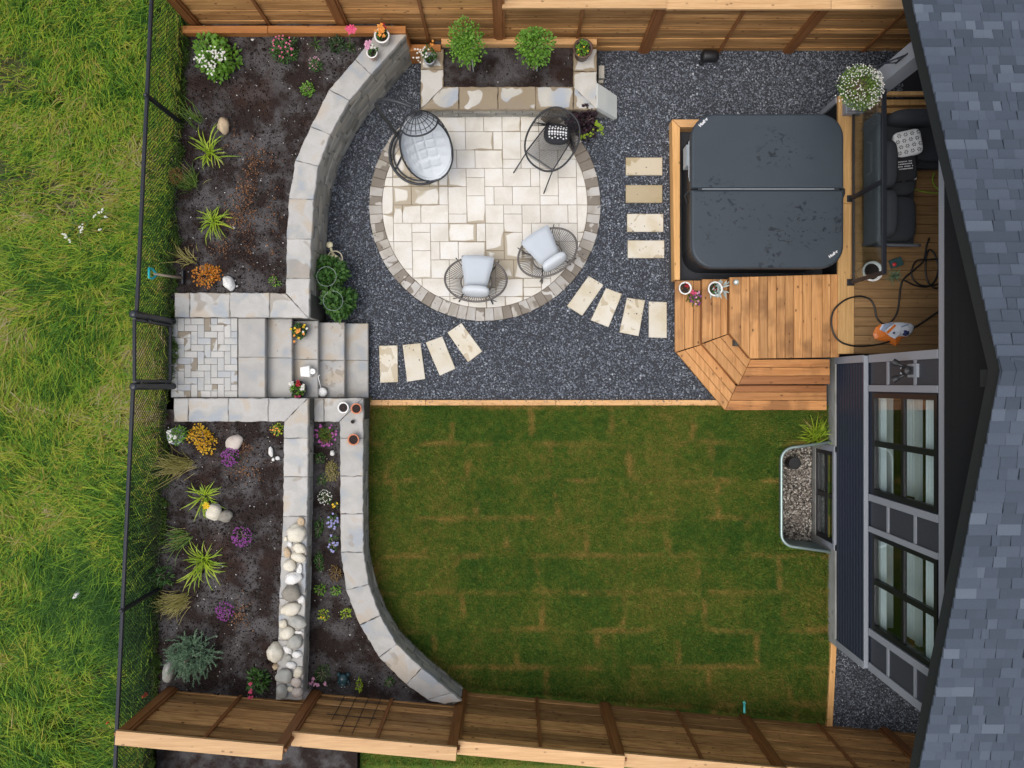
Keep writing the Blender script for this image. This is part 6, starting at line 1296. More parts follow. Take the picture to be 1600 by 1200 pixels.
# planter pots
t, c, r = pot('potted_plant', 'pot of white and peach flowers on the left leg of the planter', 671, 92, ZP, 8, 0.16, 'greypot', 'potted plant'); pot_plant(t, c, r * 1.6, 0.16, 130, 0.045, 'leaf_mid', 0.2, off=(0.0, 0.05), fl=[('fl_white', 26, 0.018, 0.5, -0.09, 0.0), ('fl_orange', 3, 0.022, 0.2, 0.05, 0.16)])
t, c, r = pot('potted_plant', 'brown ringed pot of low greenery on the right leg of the planter', 911, 75, ZP, 15, 0.24, 'brownpot', 'potted plant'); pot_plant(t, c, r * 0.85, 0.24, 170, 0.036, 'leaf_bright', 0.09, 0.34, fl=[('fl_yellow', 4, 0.016, 0.4, 0, -0.06)])
# on the stairs
t, c, r = pot('potted_plant', 'pot of yellow-orange pansies at the top edge of the middle stair', 467, 517, 0.51, 12, 0.14, 'darkplastic', 'potted plant'); pot_plant(t, c, r * 1.05, 0.14, 150, 0.036, 'leaf_mid', 0.11, fl=[('fl_orange', 8, 0.026, 0.5, 0, -0.02), ('fl_yellow', 6, 0.024, 0.55, 0.02, 0.0), ('fl_white', 2, 0.022, 0.2, 0.11, 0.0)])
t, c, r = pot('potted_plant', 'pot of red, white and pink flowers at the low edge of the middle stair', 466, 608, 0.51, 13, 0.14, 'darkplastic', 'potted plant'); pot_plant(t, c, r * 0.9, 0.14, 110, 0.04, 'leaf_bright', 0.1, off=(-0.02, 0), fl=[('fl_white', 7, 0.024, 0.22, -0.08, 0.1), ('fl_red', 7, 0.028, 0.25, 0.03, 0.09), ('fl_white', 7, 0.026, 0.25, 0.1, 0.02), ('fl_hot', 4, 0.024, 0.2, 0.02, -0.1)])
c = P(479, 581, 0.6); t = thing('watering_jug', 'square white enamel jug with a round handle on the middle stair', 'jug', (c.x, c.y, 0.51)); mb = MB(Matrix.Translation((c.x, c.y, 0.51)) @ Matrix.Rotation(R(8), 4, 'Z')); mb.prism([(-0.085, -0.06), (0.06, -0.09), (0.07, 0.085), (-0.075, 0.08)], 0.0, 0.15, 0.012); obj('body', mb, 'white', t)
mb = MB(Matrix.Translation((c.x + 0.075, c.y, 0.51)) @ Matrix.Rotation(R(90), 4, 'X')); mb.tube([(0.035 * math.cos(a * 0.45) + 0.0, 0.085 + 0.045 * math.sin(a * 0.45), 0) for a in range(14)], 0.012, 6, closed=True); mb2 = MB(); mb2.lathe([(0.0, 0.09), (0.042, 0.09), (0.042, 0.125), (0.014, 0.125), (0.014, 0.11), (0.0, 0.11)], (c.x + 0.098, c.y + 0.005, 0.51), 16); obj('handle', mb, 'white', t); obj('spout_cup', mb2, 'white', t)
c = P(503.5, 613, 0.44); t = thing('enamel_pot', 'round white lidded pot with a thin raised handle on the fourth stair', 'pot', (c.x, c.y, 0.34)); mb = MB(); mb.lathe([(0.0, 0.0), (0.06, 0.0), (0.072, 0.1), (0.074, 0.105), (0.05, 0.118), (0.0, 0.122)], c - Vector((0, 0, 0.1)), 22); obj('body', mb, 'white', t, True)
mb = MB(); q = P(497, 588, 0.52); mb.tube([c + Vector((-0.02, 0.06, 0.0)), c.lerp(q, 0.6) + Vector((0, 0, 0.01)), q, q + Vector((0.025, 0.02, 0))], 0.006, 6); obj('handle', mb, 'white', t)
# empty pots on the low wall
pot('empty_pot', 'white-rimmed pot of bare soil on the low wall corner', 536, 637, ZC2, 8.2, 0.14, 'white'); pot('terracotta_pot', 'terracotta pot of bare soil next to the white-rimmed pot', 556.5, 638.5, ZC2, 8, 0.13, 'terracotta'); pot('terracotta_pot', 'terracotta pot of bare soil standing alone on the low wall', 552, 687, ZC2, 8.5, 0.13, 'terracotta'); pot('seedling_pot', 'tiny black seedling pot between the terracotta pots', 551, 659, ZC2, 2.4, 0.05, 'darkplastic', soil=False)
# tomato pots and watering can on the gravel
for (x_, y_, rx, ry, l) in ((514, 428, 510, 432, 'leafy plant in a black pot with a ring support, nearer the watering can'), (529, 474, 520.5, 470, 'leafy plant in a black pot with a ring support, nearer the stairs')):
    c = P(x_, y_, 0.42); c.z = 0; t = thing('potted_plant', l, 'potted plant', c, 'ringed plants in black pots by the tall wall'); mb = MB(); mb.lathe(pot_prof(0.19, 0.30), c, 22); obj('pot', mb, 'darkplastic', t, True); mb = MB(); mb.lathe([(0.16, 0.25), (0.0, 0.26)], c, 16); obj('soil', mb, 'pot_soil', t)
    V, T = dome((c.x, c.y, 0.27), 0.25, 0.42, 1100, 0.078, 0.30, lump=0.6, hollow=0.2); fast('foliage', V, T, 'leaf_mid', t, kind='stuff'); q = P(rx, ry, 0.72); mb = MB(); mb.tube([(q.x + 0.145 * math.cos(a * math.pi / 16), q.y + 0.145 * math.sin(a * math.pi / 16), 0.72) for a in range(32)], 0.0024, 5, closed=True)
    for k in range(3): a = k * 2.1; mb.tube([(q.x + 0.145 * math.cos(a), q.y + 0.145 * math.sin(a), 0.72), (c.x + 0.10 * math.cos(a), c.y + 0.10 * math.sin(a), 0.27)], 0.0035, 5)
    obj('support_ring', mb, 'strap', t)
c = P(522, 408, 0.2); c.z = 0; t = thing('watering_can', 'cream watering can with a long spout beside the ringed plants', 'watering can', c); mb = MB(); mb.lathe([(0.0, 0.0), (0.105, 0.0), (0.098, 0.24), (0.085, 0.25), (0.05, 0.255), (0.05, 0.24), (0.0, 0.24)], c, 22); obj('body', mb, 'cream', t, True)
mb = MB(); q = P(515.5, 384, 0.36); mb.tube([c + Vector((-0.02, 0.09, 0.10)), c.lerp(q, 0.55) + Vector((0, 0, 0.05)), q], [0.04, 0.022, 0.014], 8); obj('spout', mb, 'cream', t, True); mb = MB(Matrix.Translation(q)); mb.lathe([(0.0, -0.012), (0.014, -0.012), (0.048, 0.012), (0.05, 0.02), (0.0, 0.026)], (0, 0.01, 0), 16); obj('rose', mb, 'cream', t, True)
mb = MB(); mb.tube([c + Vector((0.03 + 0.115 * math.cos(a / 10 * math.pi - 1.9), 0.03 + 0.115 * math.sin(a / 10 * math.pi - 1.9), 0.27)) for a in range(20)], 0.008, 6); obj('handle', mb, 'cream', t)
# on the deck
t, c, r = pot('potted_plant', 'white pot with red flowers on the lowest deck step', 1071, 450, 0.18, 9.5, 0.17, 'white', 'potted plant'); pot_plant(t, c, r * 0.8, 0.15, 26, 0.03, 'leaf_rust', 0.05, fl=[('fl_red', 8, 0.018, 0.4, 0.02, 0.03), ('fl_hot', 6, 0.022, 0.25, 0.11, -0.06)])
bush('trailing_flowers', 'trailing purple, pink and green flowers spilling onto the step', 1086, 465, 0.18, 13, 0.1, 130, 0.036, 'leaf_mid', 0.28, 'flower', flowers=[('fl_purple', 16, 0.020, 1.0, 1.0), ('fl_ltpink', 7, 0.020, 0.9, 1.1)])
t, c, r = pot('potted_plant', 'white pot of silver foliage on the second deck step', 1118, 451, 0.37, 11, 0.18, 'white', 'potted plant'); pot_plant(t, c, r * 0.7, 0.17, 60, 0.034, 'leaf_mid', 0.07, fl=[('fl_red', 3, 0.016, 0.3, -0.02, 0)]); V, T = straps((c.x + 0.06, c.y + 0.02, c.z + 0.16), 26, 0.12, 0.018, 0.6, 0.0, 1.9); fast('silver_foliage', V, T, 'leaf_silver', t, kind='stuff')
c = P(1150, 441, 0.60); c.z = DZ; t = thing('glass_votive', 'tiny pale glass votive at the deck edge by the tub', 'votive', c); mb = MB(); mb.lathe([(0.0, 0.0), (0.03, 0.0), (0.04, 0.06), (0.034, 0.06), (0.026, 0.01), (0.0, 0.01)], c, 16); obj('cup', mb, 'leaf_silver', t, True); mb = MB(); mb.lathe([(0.024, 0.012), (0.024, 0.045), (0.0, 0.045)], c, 12); obj('candle', mb, 'white', t)
# shovel
t = thing('shovel', 'shovel with a teal D-handle standing in the upper bed by the fence', 'shovel', (-4.82, 1.56, ZB)); a = Vector((-4.816, 1.56, ZB - 0.05)); b = Vector((-4.85, 1.49, 1.66)); mb = MB(); mb.tube([a, b], 0.016, 8); obj('shaft', mb, 'shaft', t, True)
mb = MB(); q = [b + Vector((0, -0.02, -0.04)), b + Vector((-0.01, -0.065, 0.03)), b + Vector((-0.02, -0.065, 0.10)), b + Vector((-0.02, 0.065, 0.10)), b + Vector((-0.01, 0.065, 0.03)), b + Vector((0, 0.02, -0.04))]; mb.tube(q, 0.016, 8, closed=True); obj('handle', mb, 'teal', t, True)
mb = MB(); mb.prism([(-4.83, 1.46), (-4.80, 1.46), (-4.80, 1.66), (-4.83, 1.66)], 0.72, 0.92, 0.005); obj('blade', mb, 'blackmetal', t)
# marker cones, figurine, trellis, sprinkler stake, spotlight, leaning slab, loose blocks
for (x_, y_, z_, l) in ((228, 1085, 0.95, 'small orange marker by the lower fence corner post, garden side'), (172, 1126, 1.0, 'small orange marker outside the chain-link fence by the board fence end')):
    c = P(x_, y_, z_); t = thing('marker_flag', l, 'marker', c, 'orange markers at the lower fence corner'); mb = MB(); mb.lathe([(0.0, 0.0), (0.035, 0.0), (0.03, 0.02), (0.012, 0.09), (0.0, 0.1)], c, 12); obj('cap', mb, 'orangeplastic', t); mb = MB(); mb.tube([c + Vector((0, 0, -0.2)), c], 0.006, 5); obj('stake', mb, 'shaft', t)
c = P(536, 1061, ZM + 0.05); t = thing('garden_figurine', 'dark teal glazed frog-like figurine at the bottom of the narrow bed', 'figurine', (c.x, c.y, ZM)); mb = MB(); mb.sphere((c.x, c.y, ZM + 0.06), (0.075, 0.085, 0.06), 14, 10); mb.sphere((c.x, c.y - 0.07, ZM + 0.07), (0.05, 0.04, 0.04), 12, 8); obj('body', mb, 'tealglaze', t, True)
for sg in (-1, 1):
    mb = MB(); mb.sphere((c.x + sg * 0.028, c.y - 0.085, ZM + 0.105), 0.016, 8, 6); obj('eye', mb, 'tealglaze', t, True); mb = MB(); mb.sphere((c.x + sg * 0.07, c.y - 0.06, ZM + 0.02), (0.025, 0.04, 0.02), 8, 6); mb.sphere((c.x + sg * 0.07, c.y + 0.06, ZM + 0.03), (0.03, 0.035, 0.03), 8, 6); obj('legs', mb, 'tealglaze', t, True); mb = MB(); mb.sphere((c.x + sg * 0.02, c.y - 0.115, ZM + 0.05), 0.014, 8, 6); obj('foot', mb, 'white', t)
t = thing('wire_trellis', 'black wire grid trellis fixed to the lower board fence', 'trellis', (-2.4, -4.62, 0.6))
def on_l(s, z): p = LA + LD * s + LN * -0.03; return Vector((p.x, p.y, z))
for k, (s, z0, z1) in enumerate(((-1.80, 0.55, 1.35), (-1.62, 0.55, 1.65), (-1.44, 0.55, 1.65), (-1.26, 0.55, 1.40))): mb = MB(); mb.tube([on_l(s, z0), on_l(s, z1)], 0.005, 5); obj('vertical_wire', mb, 'vinyl', t)
for (z, a, b) in ((0.70, -1.92, -1.2), (0.93, -1.92, -1.2), (1.18, -1.92, -1.2), (1.48, -1.75, -1.4)): mb = MB(); mb.tube([on_l(a, z), on_l(b, z)], 0.005, 5); obj('horizontal_wire', mb, 'vinyl', t)
c = P(1163, 1106, 0.1); t = thing('sprinkler_stake', 'aqua plastic stake standing in the lawn by the lower fence', 'stake', (c.x, c.y, 0)); mb = MB(); q0, q1 = P(1163, 1098, 0.02), P(1163, 1114, 0.14); mb.tube([q0, q1], [0.018, 0.018], 8); obj('shaft', mb, 'aqua', t, True); mb = MB(); mb.sphere(q0, 0.026, 8, 6); obj('cap', mb, 'aqua', t, True)
c = P(1109, 88, 0.1); t = thing('spotlight', 'black cylinder spotlight lying on the gravel at the upper fence', 'spotlight', (c.x, c.y, 0)); mb = MB(Matrix.Translation((c.x - 0.12, c.y, 0.10)) @ Matrix.Rotation(R(90), 4, 'Y')); mb.lathe([(0.0, 0.0), (0.085, 0.0), (0.095, 0.03), (0.09, 0.2), (0.06, 0.25), (0.0, 0.25)], (0, 0, 0), 18); obj('housing', mb, 'darkplastic', t, True); mb = MB(); mb.box(c.x - 0.03, c.x + 0.03, c.y - 0.03, c.y + 0.03, 0.0, 0.02); mb.box(c.x - 0.14, c.x - 0.10, c.y - 0.10, c.y - 0.05, 0, 0.06); obj('foot', mb, 'darkplastic', t)
t = thing('leaning_slab', 'pale concrete slab leaning on the right side of the planter', 'slab', (1.5, 4.4, 0)); mb = MB(); q = [P(934, 130, 0.42), P(964, 150, 0.10), P(964, 185, 0.10), P(934, 168, 0.42)]; o = Vector((-0.05, 0.0, -0.06))
mb.hexa([v + o for v in q] + list(q)); obj('slab', mb, 'slab', t)
mb = MB(); mb.hexa([Vector((q[0].x, q[0].y, 0)), Vector((q[1].x - 0.1, q[1].y, 0)), Vector((q[2].x - 0.1, q[2].y + 0.05, 0)), Vector((q[3].x, q[3].y, 0)), q[0] + o * 1.2, q[1] + o * 1.2, q[2] + o * 1.2, q[3] + o * 1.2]); obj('support_block', mb, 'block', t)
for (x_, y_, w_, h_, l) in ((940, 112, 9, 20, 'loose grey wall block standing on the gravel beside the planter'), (939, 127, 8, 5, 'small loose grey block wedged behind the leaning slab')):
    a, b = P2(x_ - w_ / 2, y_ + h_ / 2, 0.16), P2(x_ + w_ / 2, y_ - h_ / 2, 0.16); t = thing('loose_block', l, 'block', ((a[0] + b[0]) / 2, (a[1] + b[1]) / 2, 0)); mb = MB(); mb.box(a[0], b[0], a[1], b[1], 0, 0.16, 0.006); obj('block', mb, 'block', t)
# hanging basket on the porch bracket
t = thing('hanging_basket', 'round hanging basket of small white flowers on the porch column', 'hanging basket', (4.64, 3.95, 1.75)); mb = MB(); mb.lathe([(0.0, -0.10), (0.10, -0.08), (0.17, 0.0), (0.18, 0.08), (0.0, 0.07)], (4.64, 3.95, 1.75), 18); obj('basket', mb, 'brownpot', t)
V1 = dome((4.64, 3.95, 1.80), 0.315, 0.24, 1500, 0.036, 0.2, hollow=0.4, lump=0.2); V2 = dome((4.64, 3.95, 1.80), 0.29, -0.16, 700, 0.036, 0.2, hollow=0.5, lump=0.2); V, T = join(V1, V2); fast('foliage', V, T, 'leaf_wild', t, kind='stuff')
ra = np.sqrt(RNG.uniform(0.10, 1, 380)); aa_ = RNG.uniform(0, 6.28, 380); d = np.stack([ra * np.cos(aa_), ra * np.sin(aa_), np.sqrt(np.maximum(0, 1 - ra ** 2)) - 0.15], -1); V, T = petals(np.array([4.64, 3.95, 1.81]) + d * np.array([0.31, 0.31, 0.245]) * RNG.uniform(0.90, 1.08, (380, 1)), 0.0105); fast('flowers', V, T, 'fl_white', t, kind='stuff')
mb = MB()
for k in range(3): a = k * 2.1; mb.tube([(4.64 + 0.16 * math.cos(a), 3.95 + 0.16 * math.sin(a), 1.82), (4.635, 4.02, 2.30)], 0.003, 4)
obj('hanger', mb, 'blackmetal', t)

# ================================================================== PATIO FURNITURE
def oval(a, b, n, zf, ph=0): return [Vector((a * math.cos(2 * math.pi * k / n + ph), b * math.sin(2 * math.pi * k / n + ph), zf(math.sin(2 * math.pi * k / n + ph)))) for k in range(n)]
def rope_chair(label, cx_, cy_, rot, group):
    T4 = Matrix.Translation((cx_, cy_, 0)) @ Matrix.Rotation(rot, 4, 'Z'); t = thing('rope_chair', label, 'chair', (cx_, cy_, 0), group)
    # faces +Y locally; rim rises toward the back (-Y)
    rimz = lambda s: 0.50 - 0.20 * s; N = 72; rim = oval(0.47, 0.365, N, rimz); mb = MB(T4); mb.tube(rim, 0.016, 8, closed=True); obj('rim', mb, 'rope', t, True)
    seat = [Vector((0.24 * math.cos(2 * math.pi * k / N), 0.19 * math.sin(2 * math.pi * k / N) - 0.02, 0.27)) for k in range(N)]; mb = MB(T4); mb.tube(seat, 0.012, 6, closed=True); obj('seat_ring', mb, 'rope', t, True)
    mb = MB(T4)
    for k in range(N): a, b = rim[k], seat[k]; mb.tube([a, a.lerp(b, 0.55) + Vector((0, 0, -0.025)), b], 0.0056, 4, caps=False)
    obj('cords', mb, 'rope', t, kind='stuff')
    mb = MB(T4)
    for k in range(9): x_ = -0.2 + k * 0.05; yy = 0.19 * math.sqrt(max(0, 1 - (x_ / 0.24) ** 2)); mb.tube([(x_, -yy - 0.02, 0.27), (x_, yy - 0.02, 0.27)], 0.004, 4, caps=False)
    obj('seat_cords', mb, 'rope', t, kind='stuff')
    for sx, sy in ((1, 1), (-1, 1), (1, -1), (-1, -1)): mb = MB(T4); mb.tube([(0.15 * sx, 0.10 * sy - 0.02, 0.28), (0.27 * sx, 0.29 * sy - 0.02, 0.03)], 0.011, 6); mb.tube([(0.23 * sx, 0.23 * sy - 0.02, 0.115), (0.33 * sx, 0.31 * sy, 0.42)], 0.008, 6); obj('leg', mb, 'egg', t)
    mb = MB(T4); n = 12; V = []        # seat cushion: trapezoid, wide at the front, puffed
    for lay in (0, 1):
        for j in range(n + 1):
            v = j / n; yy = -0.12 + 0.50 * v; hw = 0.175 + 0.085 * v
            for i in range(n + 1):
                u = i / n * 2 - 1; e = max(0, 1 - abs(u) ** 5) * max(0, 1 - abs(2 * v - 1) ** 6); zz = 0.365 + 0.035 * v + (0.06 if lay else -0.05) * e ** 0.5
                V.append((u * hw * (1 - 0.05 * abs(2 * v - 1) ** 4), yy - 0.02 * u * u * (1 if v > 0.5 else -1), zz))
    Fc = []; q = (n + 1) ** 2
    for j in range(n):
        for i in range(n): a = j * (n + 1) + i; Fc.append((q + a, q + a + 1, q + a + n + 2, q + a + n + 1)); Fc.append((a, a + n + 1, a + n + 2, a + 1))
    mb.add(V, Fc); obj('seat_cushion', mb, 'cushion', t, True)
    mb = MB(T4); mb.cushion((0.015, -0.185, 0.50), (0.41, 0.13, 0.22), 3.0, 8, Matrix.Rotation(R(-28), 3, 'X')); obj('lumbar_cushion', mb, 'cushw', t, True); return t
FG = 'grey rope chairs on the patio'
p = P(743.5, 436, 0.5); rope_chair('grey rope chair with pale cushions at the bottom of the patio, facing the fence', p.x, p.y, R(-4), FG)
p = P(855, 394, 0.5); rope_chair('grey rope chair with pale cushions on the tub side of the patio', p.x, p.y, R(33), FG)
# black rope chair
p = P(862, 222, 0.45); RT = R(146); T4 = Matrix.Translation((p.x, p.y, 0)) @ Matrix.Rotation(RT, 4, 'Z'); t = thing('black_chair', 'black rope armchair with a patterned pillow in front of the planter', 'chair', (p.x, p.y, 0))
rim = []
for k in range(60): a = 2 * math.pi * k / 60; s_ = math.sin(a); rim.append(Vector((0.38 * math.copysign(abs(math.cos(a)) ** 0.85, math.cos(a)), 0.42 * math.copysign(abs(s_) ** 0.9, s_), 0.55 - 0.20 * s_)))
mb = MB(T4); mb.tube(rim, 0.015, 8, closed=True); obj('rim', mb, 'ropeblk', t, True)
sp = [Vector((-0.22, -0.22, 0.36)), Vector((0.22, -0.22, 0.36)), Vector((0.25, 0.33, 0.40)), Vector((-0.25, 0.33, 0.40))]; mb = MB(T4)
for k in range(4): mb.tube([sp[k], sp[(k + 1) % 4]], 0.011, 6)
obj('seat_frame', mb, 'egg', t); mb = MB(T4)
for k in range(30): x_ = -0.215 + k * 0.43 / 29; mb.tube([(x_, -0.22, 0.36), (x_ * 1.12, 0.36, 0.39)], 0.0048, 4, caps=False)
obj('seat_cords', mb, 'ropeblk', t, kind='stuff'); mb = MB(T4)
for k in range(56): a = math.pi * (1 + k / 55); r0 = Vector((0.38 * math.cos(a), 0.42 * math.sin(a), 0.55 - 0.20 * math.sin(a))); mb.tube([r0, Vector((0.21 * math.cos(a), -0.20 + 0.05 * math.sin(a), 0.36))], 0.0048, 4, caps=False)
obj('back_cords', mb, 'ropeblk', t, kind='stuff')
for sx in (-1, 1):
    mb = MB(T4); mb.tube([(0.24 * sx, 0.30, 0.40), (0.29 * sx, 0.62, 0.02)], 0.010, 6); obj('leg', mb, 'egg', t); mb = MB(T4); mb.tube([(0.21 * sx, -0.2, 0.36), (0.26 * sx, -0.33, 0.02)], 0.010, 6); obj('leg', mb, 'egg', t); mb = MB(T4); mb.tube([(0.22 * sx, -0.22, 0.36), (0.36 * sx, -0.06, 0.56)], 0.009, 6); obj('arm_stay', mb, 'egg', t)
pl = thing('throw_pillow', 'black pillow with white geometric print on the black rope chair', 'pillow', (p.x, p.y, 0.45)); PT = T4 @ Matrix.Translation((-0.01, -0.12, 0.52)) @ Matrix.Rotation(R(30), 4, 'Z') @ Matrix.Rotation(R(24), 4, 'X'); mb = MB(PT); mb.cushion((0, 0, 0), (0.40, 0.38, 0.13), 2.6, 10); pil = obj('cover', mb, 'blackcloth', pl, True)
def pz_(u, v): return 0.065 * max(0, 1 - (abs(u) / 0.2) ** 2.6 - (abs(v) / 0.19) ** 2.6) ** (1 / 2.6) + 0.004
mb = MB(PT)
def mark(pts): mb.add([(u, v, pz_(u, v)) for u, v in pts], [tuple(range(len(pts)))])
for row_, v0 in enumerate((-0.105, -0.06, -0.005, 0.05, 0.10)):
    u = -0.15
    while u < 0.14:
        w_ = 0.034; 
        if row_ in (0, 4): mark([(u, v0), (u + 0.02, v0), (u + 0.02, v0 + 0.02), (u, v0 + 0.02)]) if int((u + 0.15) / 0.04) % 2 == 0 else mark([(u, v0 + 0.02), (u + 0.02, v0 + 0.02), (u + 0.02, v0 + 0.04), (u, v0 + 0.04)])
        elif row_ in (1, 3): mark([(u, v0), (u + w_, v0), (u + w_ / 2, v0 + 0.036)])
        else: mark([(u + 0.004, v0), (u + 0.03, v0), (u + 0.034, v0 + 0.02), (u + 0.03, v0 + 0.038), (u + 0.004, v0 + 0.038), (u, v0 + 0.02)])
        u += 0.042
obj('print', mb, 'print', pl)
# egg chair
t = thing('egg_chair', 'hanging egg chair with a white tufted cushion on a round charcoal stand', 'chair', (P(657, 240, 0.05).x, P(657, 240, 0.05).y, 0)); bc = P(657, 240, 0.05)
mb = MB(); mb.tube([(bc.x + 0.485 * math.cos(a * math.pi / 32), bc.y + 0.485 * math.sin(a * math.pi / 32), 0.06) for a in range(64)], 0.022, 8, closed=True); obj('base_ring', mb, 'egg', t, True); mb = MB(); mb.tube([(bc.x + 0.43 * math.cos(a * math.pi / 32), bc.y + 0.43 * math.sin(a * math.pi / 32), 0.06) for a in range(64)], 0.014, 8, closed=True); obj('base_ring', mb, 'egg', t, True)
mb = MB(); mb.tube([(bc.x - 0.40, bc.y - 0.26, 0.06), (bc.x - 0.25, bc.y + 0.05, 0.06), (bc.x + 0.1, bc.y + 0.44, 0.06)], 0.014, 6); obj('base_bar', mb, 'egg', t)
hp = Vector((-1.32, 3.66, 1.90)); B0 = Vector((-1.80, 3.92, 0.06)); ctl = [B0, Vector((-1.90, 3.99, 0.5)), Vector((-1.93, 3.96, 1.1)), Vector((-1.86, 3.86, 1.55)), Vector((-1.72, 3.79, 1.83)), Vector((-1.52, 3.72, 1.93)), hp]
def smooth_path(c, n=6):
    out = []
    for k in range(len(c) - 1):
        p0, p1, p2, p3 = c[max(0, k - 1)], c[k], c[k + 1], c[min(len(c) - 1, k + 2)]
        for q in range(n): u = q / n; out.append(0.5 * ((2 * p1) + (p2 - p0) * u + (2 * p0 - 5 * p1 + 4 * p2 - p3) * u * u + (3 * p1 - p0 - 3 * p2 + p3) * u ** 3))
    out.append(c[-1]); return out
mb = MB(); mb.tube(smooth_path(ctl), 0.026, 10); obj('stand_arm', mb, 'egg', t, True)
ec = Vector((-1.235, 3.40, 1.06)); up_ = Vector((-0.124, 0.487, 0.867)).normalized(); ax_n = Vector((0.22, -0.82, 0.53)); ax_n = (ax_n - up_ * ax_n.dot(up_)).normalized(); side_ = up_.cross(ax_n).normalized()
ea = (0.37, 0.34, 0.60)       # half width, half depth, half length along the leaning axis
HOOD = 0.43
def egg_pt(th, ph, k=1.0): d = side_ * (math.sin(th) * math.cos(ph) * ea[0]) + ax_n * (math.sin(th) * math.sin(ph) * ea[1]) + up_ * (math.cos(th) * ea[2]); return ec + d * k
def opened(p): d = p - ec; return d.dot(ax_n) > 0.06 and d.dot(up_) < HOOD
def inside(p, k=1.0): d = p - ec; return (d.dot(side_) / ea[0]) ** 2 + (d.dot(ax_n) / ea[1]) ** 2 + (d.dot(up_) / ea[2]) ** 2 < k
mb = MB()
def wires(paths):
    for path in paths:
        seg = []
        for p_ in path:
            if opened(p_):
                if len(seg) > 1: mb.tube(seg, 0.0055, 5)
                seg = []
            else: seg.append(p_)
        if len(seg) > 1: mb.tube(seg, 0.0055, 5)
wires([[egg_pt(math.pi * q / 30, 2 * math.pi * k / 20) for q in range(31)] for k in range(20)]); wires([[egg_pt(math.pi * q / 30, 2 * math.pi * k / 48) for k in range(49)] for q in range(2, 30, 2)])
obj('basket', mb, 'egg', t, kind='stuff')
rim = []; o = ec + ax_n * 0.06; ks = math.sqrt(1 - (0.06 / ea[1]) ** 2)
for k in range(64): a = 2 * math.pi * k / 64; rim.append(o + side_ * (ea[0] * ks * math.cos(a)) + up_ * (ea[2] * ks * math.sin(a)))
low = [p_ for p_ in rim if (p_ - ec).dot(up_) < HOOD]; k0 = max(range(64), key=lambda k: (rim[k] - ec).dot(up_)); low = [rim[(k0 + k) % 64] for k in range(65) if (rim[(k0 + k) % 64] - ec).dot(up_) < HOOD]
kh = math.sqrt(1 - (HOOD / ea[2]) ** 2); fr_ = [ec + up_ * HOOD + side_ * (ea[0] * kh * math.cos(a)) + ax_n * (ea[1] * kh * math.sin(a)) for a in [math.pi * (0.05 + 0.9 * q / 24) for q in range(25)]]
if (fr_[0] - low[-1]).length > (fr_[-1] - low[-1]).length: fr_.reverse()
mb = MB(); mb.tube(low + fr_, 0.013, 8, closed=True); obj('basket_rim', mb, 'egg', t, True); mb = MB(); mb.tube([hp, (hp + egg_pt(0, 0)) / 2, egg_pt(0, 0)], 0.008, 6); obj('hanging_chain', mb, 'egg', t)
# tufted cushion filling the basket
N_, K_ = 40, 72; V = []; Fc = []
for i in range(N_ + 1):
    rr_ = i / N_
    for k in range(K_):
        a = 2 * math.pi * k / K_; flat = o + (side_ * (ea[0] * ks * math.cos(a)) + up_ * (ea[2] * ks * math.sin(a))) * (rr_ * (0.955 if math.sin(a) > -0.2 else 0.955 + 0.07 * min(1, (-math.sin(a) - 0.2) * 2))); uu = (flat - o).dot(side_); vv = (flat - o).dot(up_); lo, hi = 0.0, 0.9
        for _ in range(16):
            m_ = (lo + hi) / 2
            if inside(flat - ax_n * m_, 0.97): lo = m_
            else: hi = m_
        du = abs((uu / 0.15 + 0.5) % 1 - 0.5) * 0.15; dv = abs((vv / 0.15 + 0.5) % 1 - 0.5) * 0.15; cr = max(math.exp(-(du / 0.016) ** 2), math.exp(-(dv / 0.016) ** 2)) * (1 if rr_ < 0.86 else 0.4)
        dep = lo * 0.52 + 0.020 * cr - (0.05 if vv < -0.3 else 0.0) * (1 - rr_) ; V.append(flat - ax_n * dep)
for i in range(N_):
    for k in range(K_): Fc.append((i * K_ + k, i * K_ + (k + 1) % K_, (i + 1) * K_ + (k + 1) % K_, (i + 1) * K_ + k))
mb = MB(); mb.add(V, Fc); obj('cushion', mb, 'cushw', t, True)
V = []; Fc = []
for q in range(0, 25):
    for k in range(33): V.append(egg_pt(math.pi * (0.04 + 0.92 * q / 24), math.pi + math.pi * k / 32, 0.955))
for q in range(24):
    for k in range(32): Fc.append((q * 33 + k, q * 33 + k + 1, (q + 1) * 33 + k + 1, (q + 1) * 33 + k))
mb = MB(); mb.add(V, Fc); obj('cushion_back', mb, 'cushw', t, True)

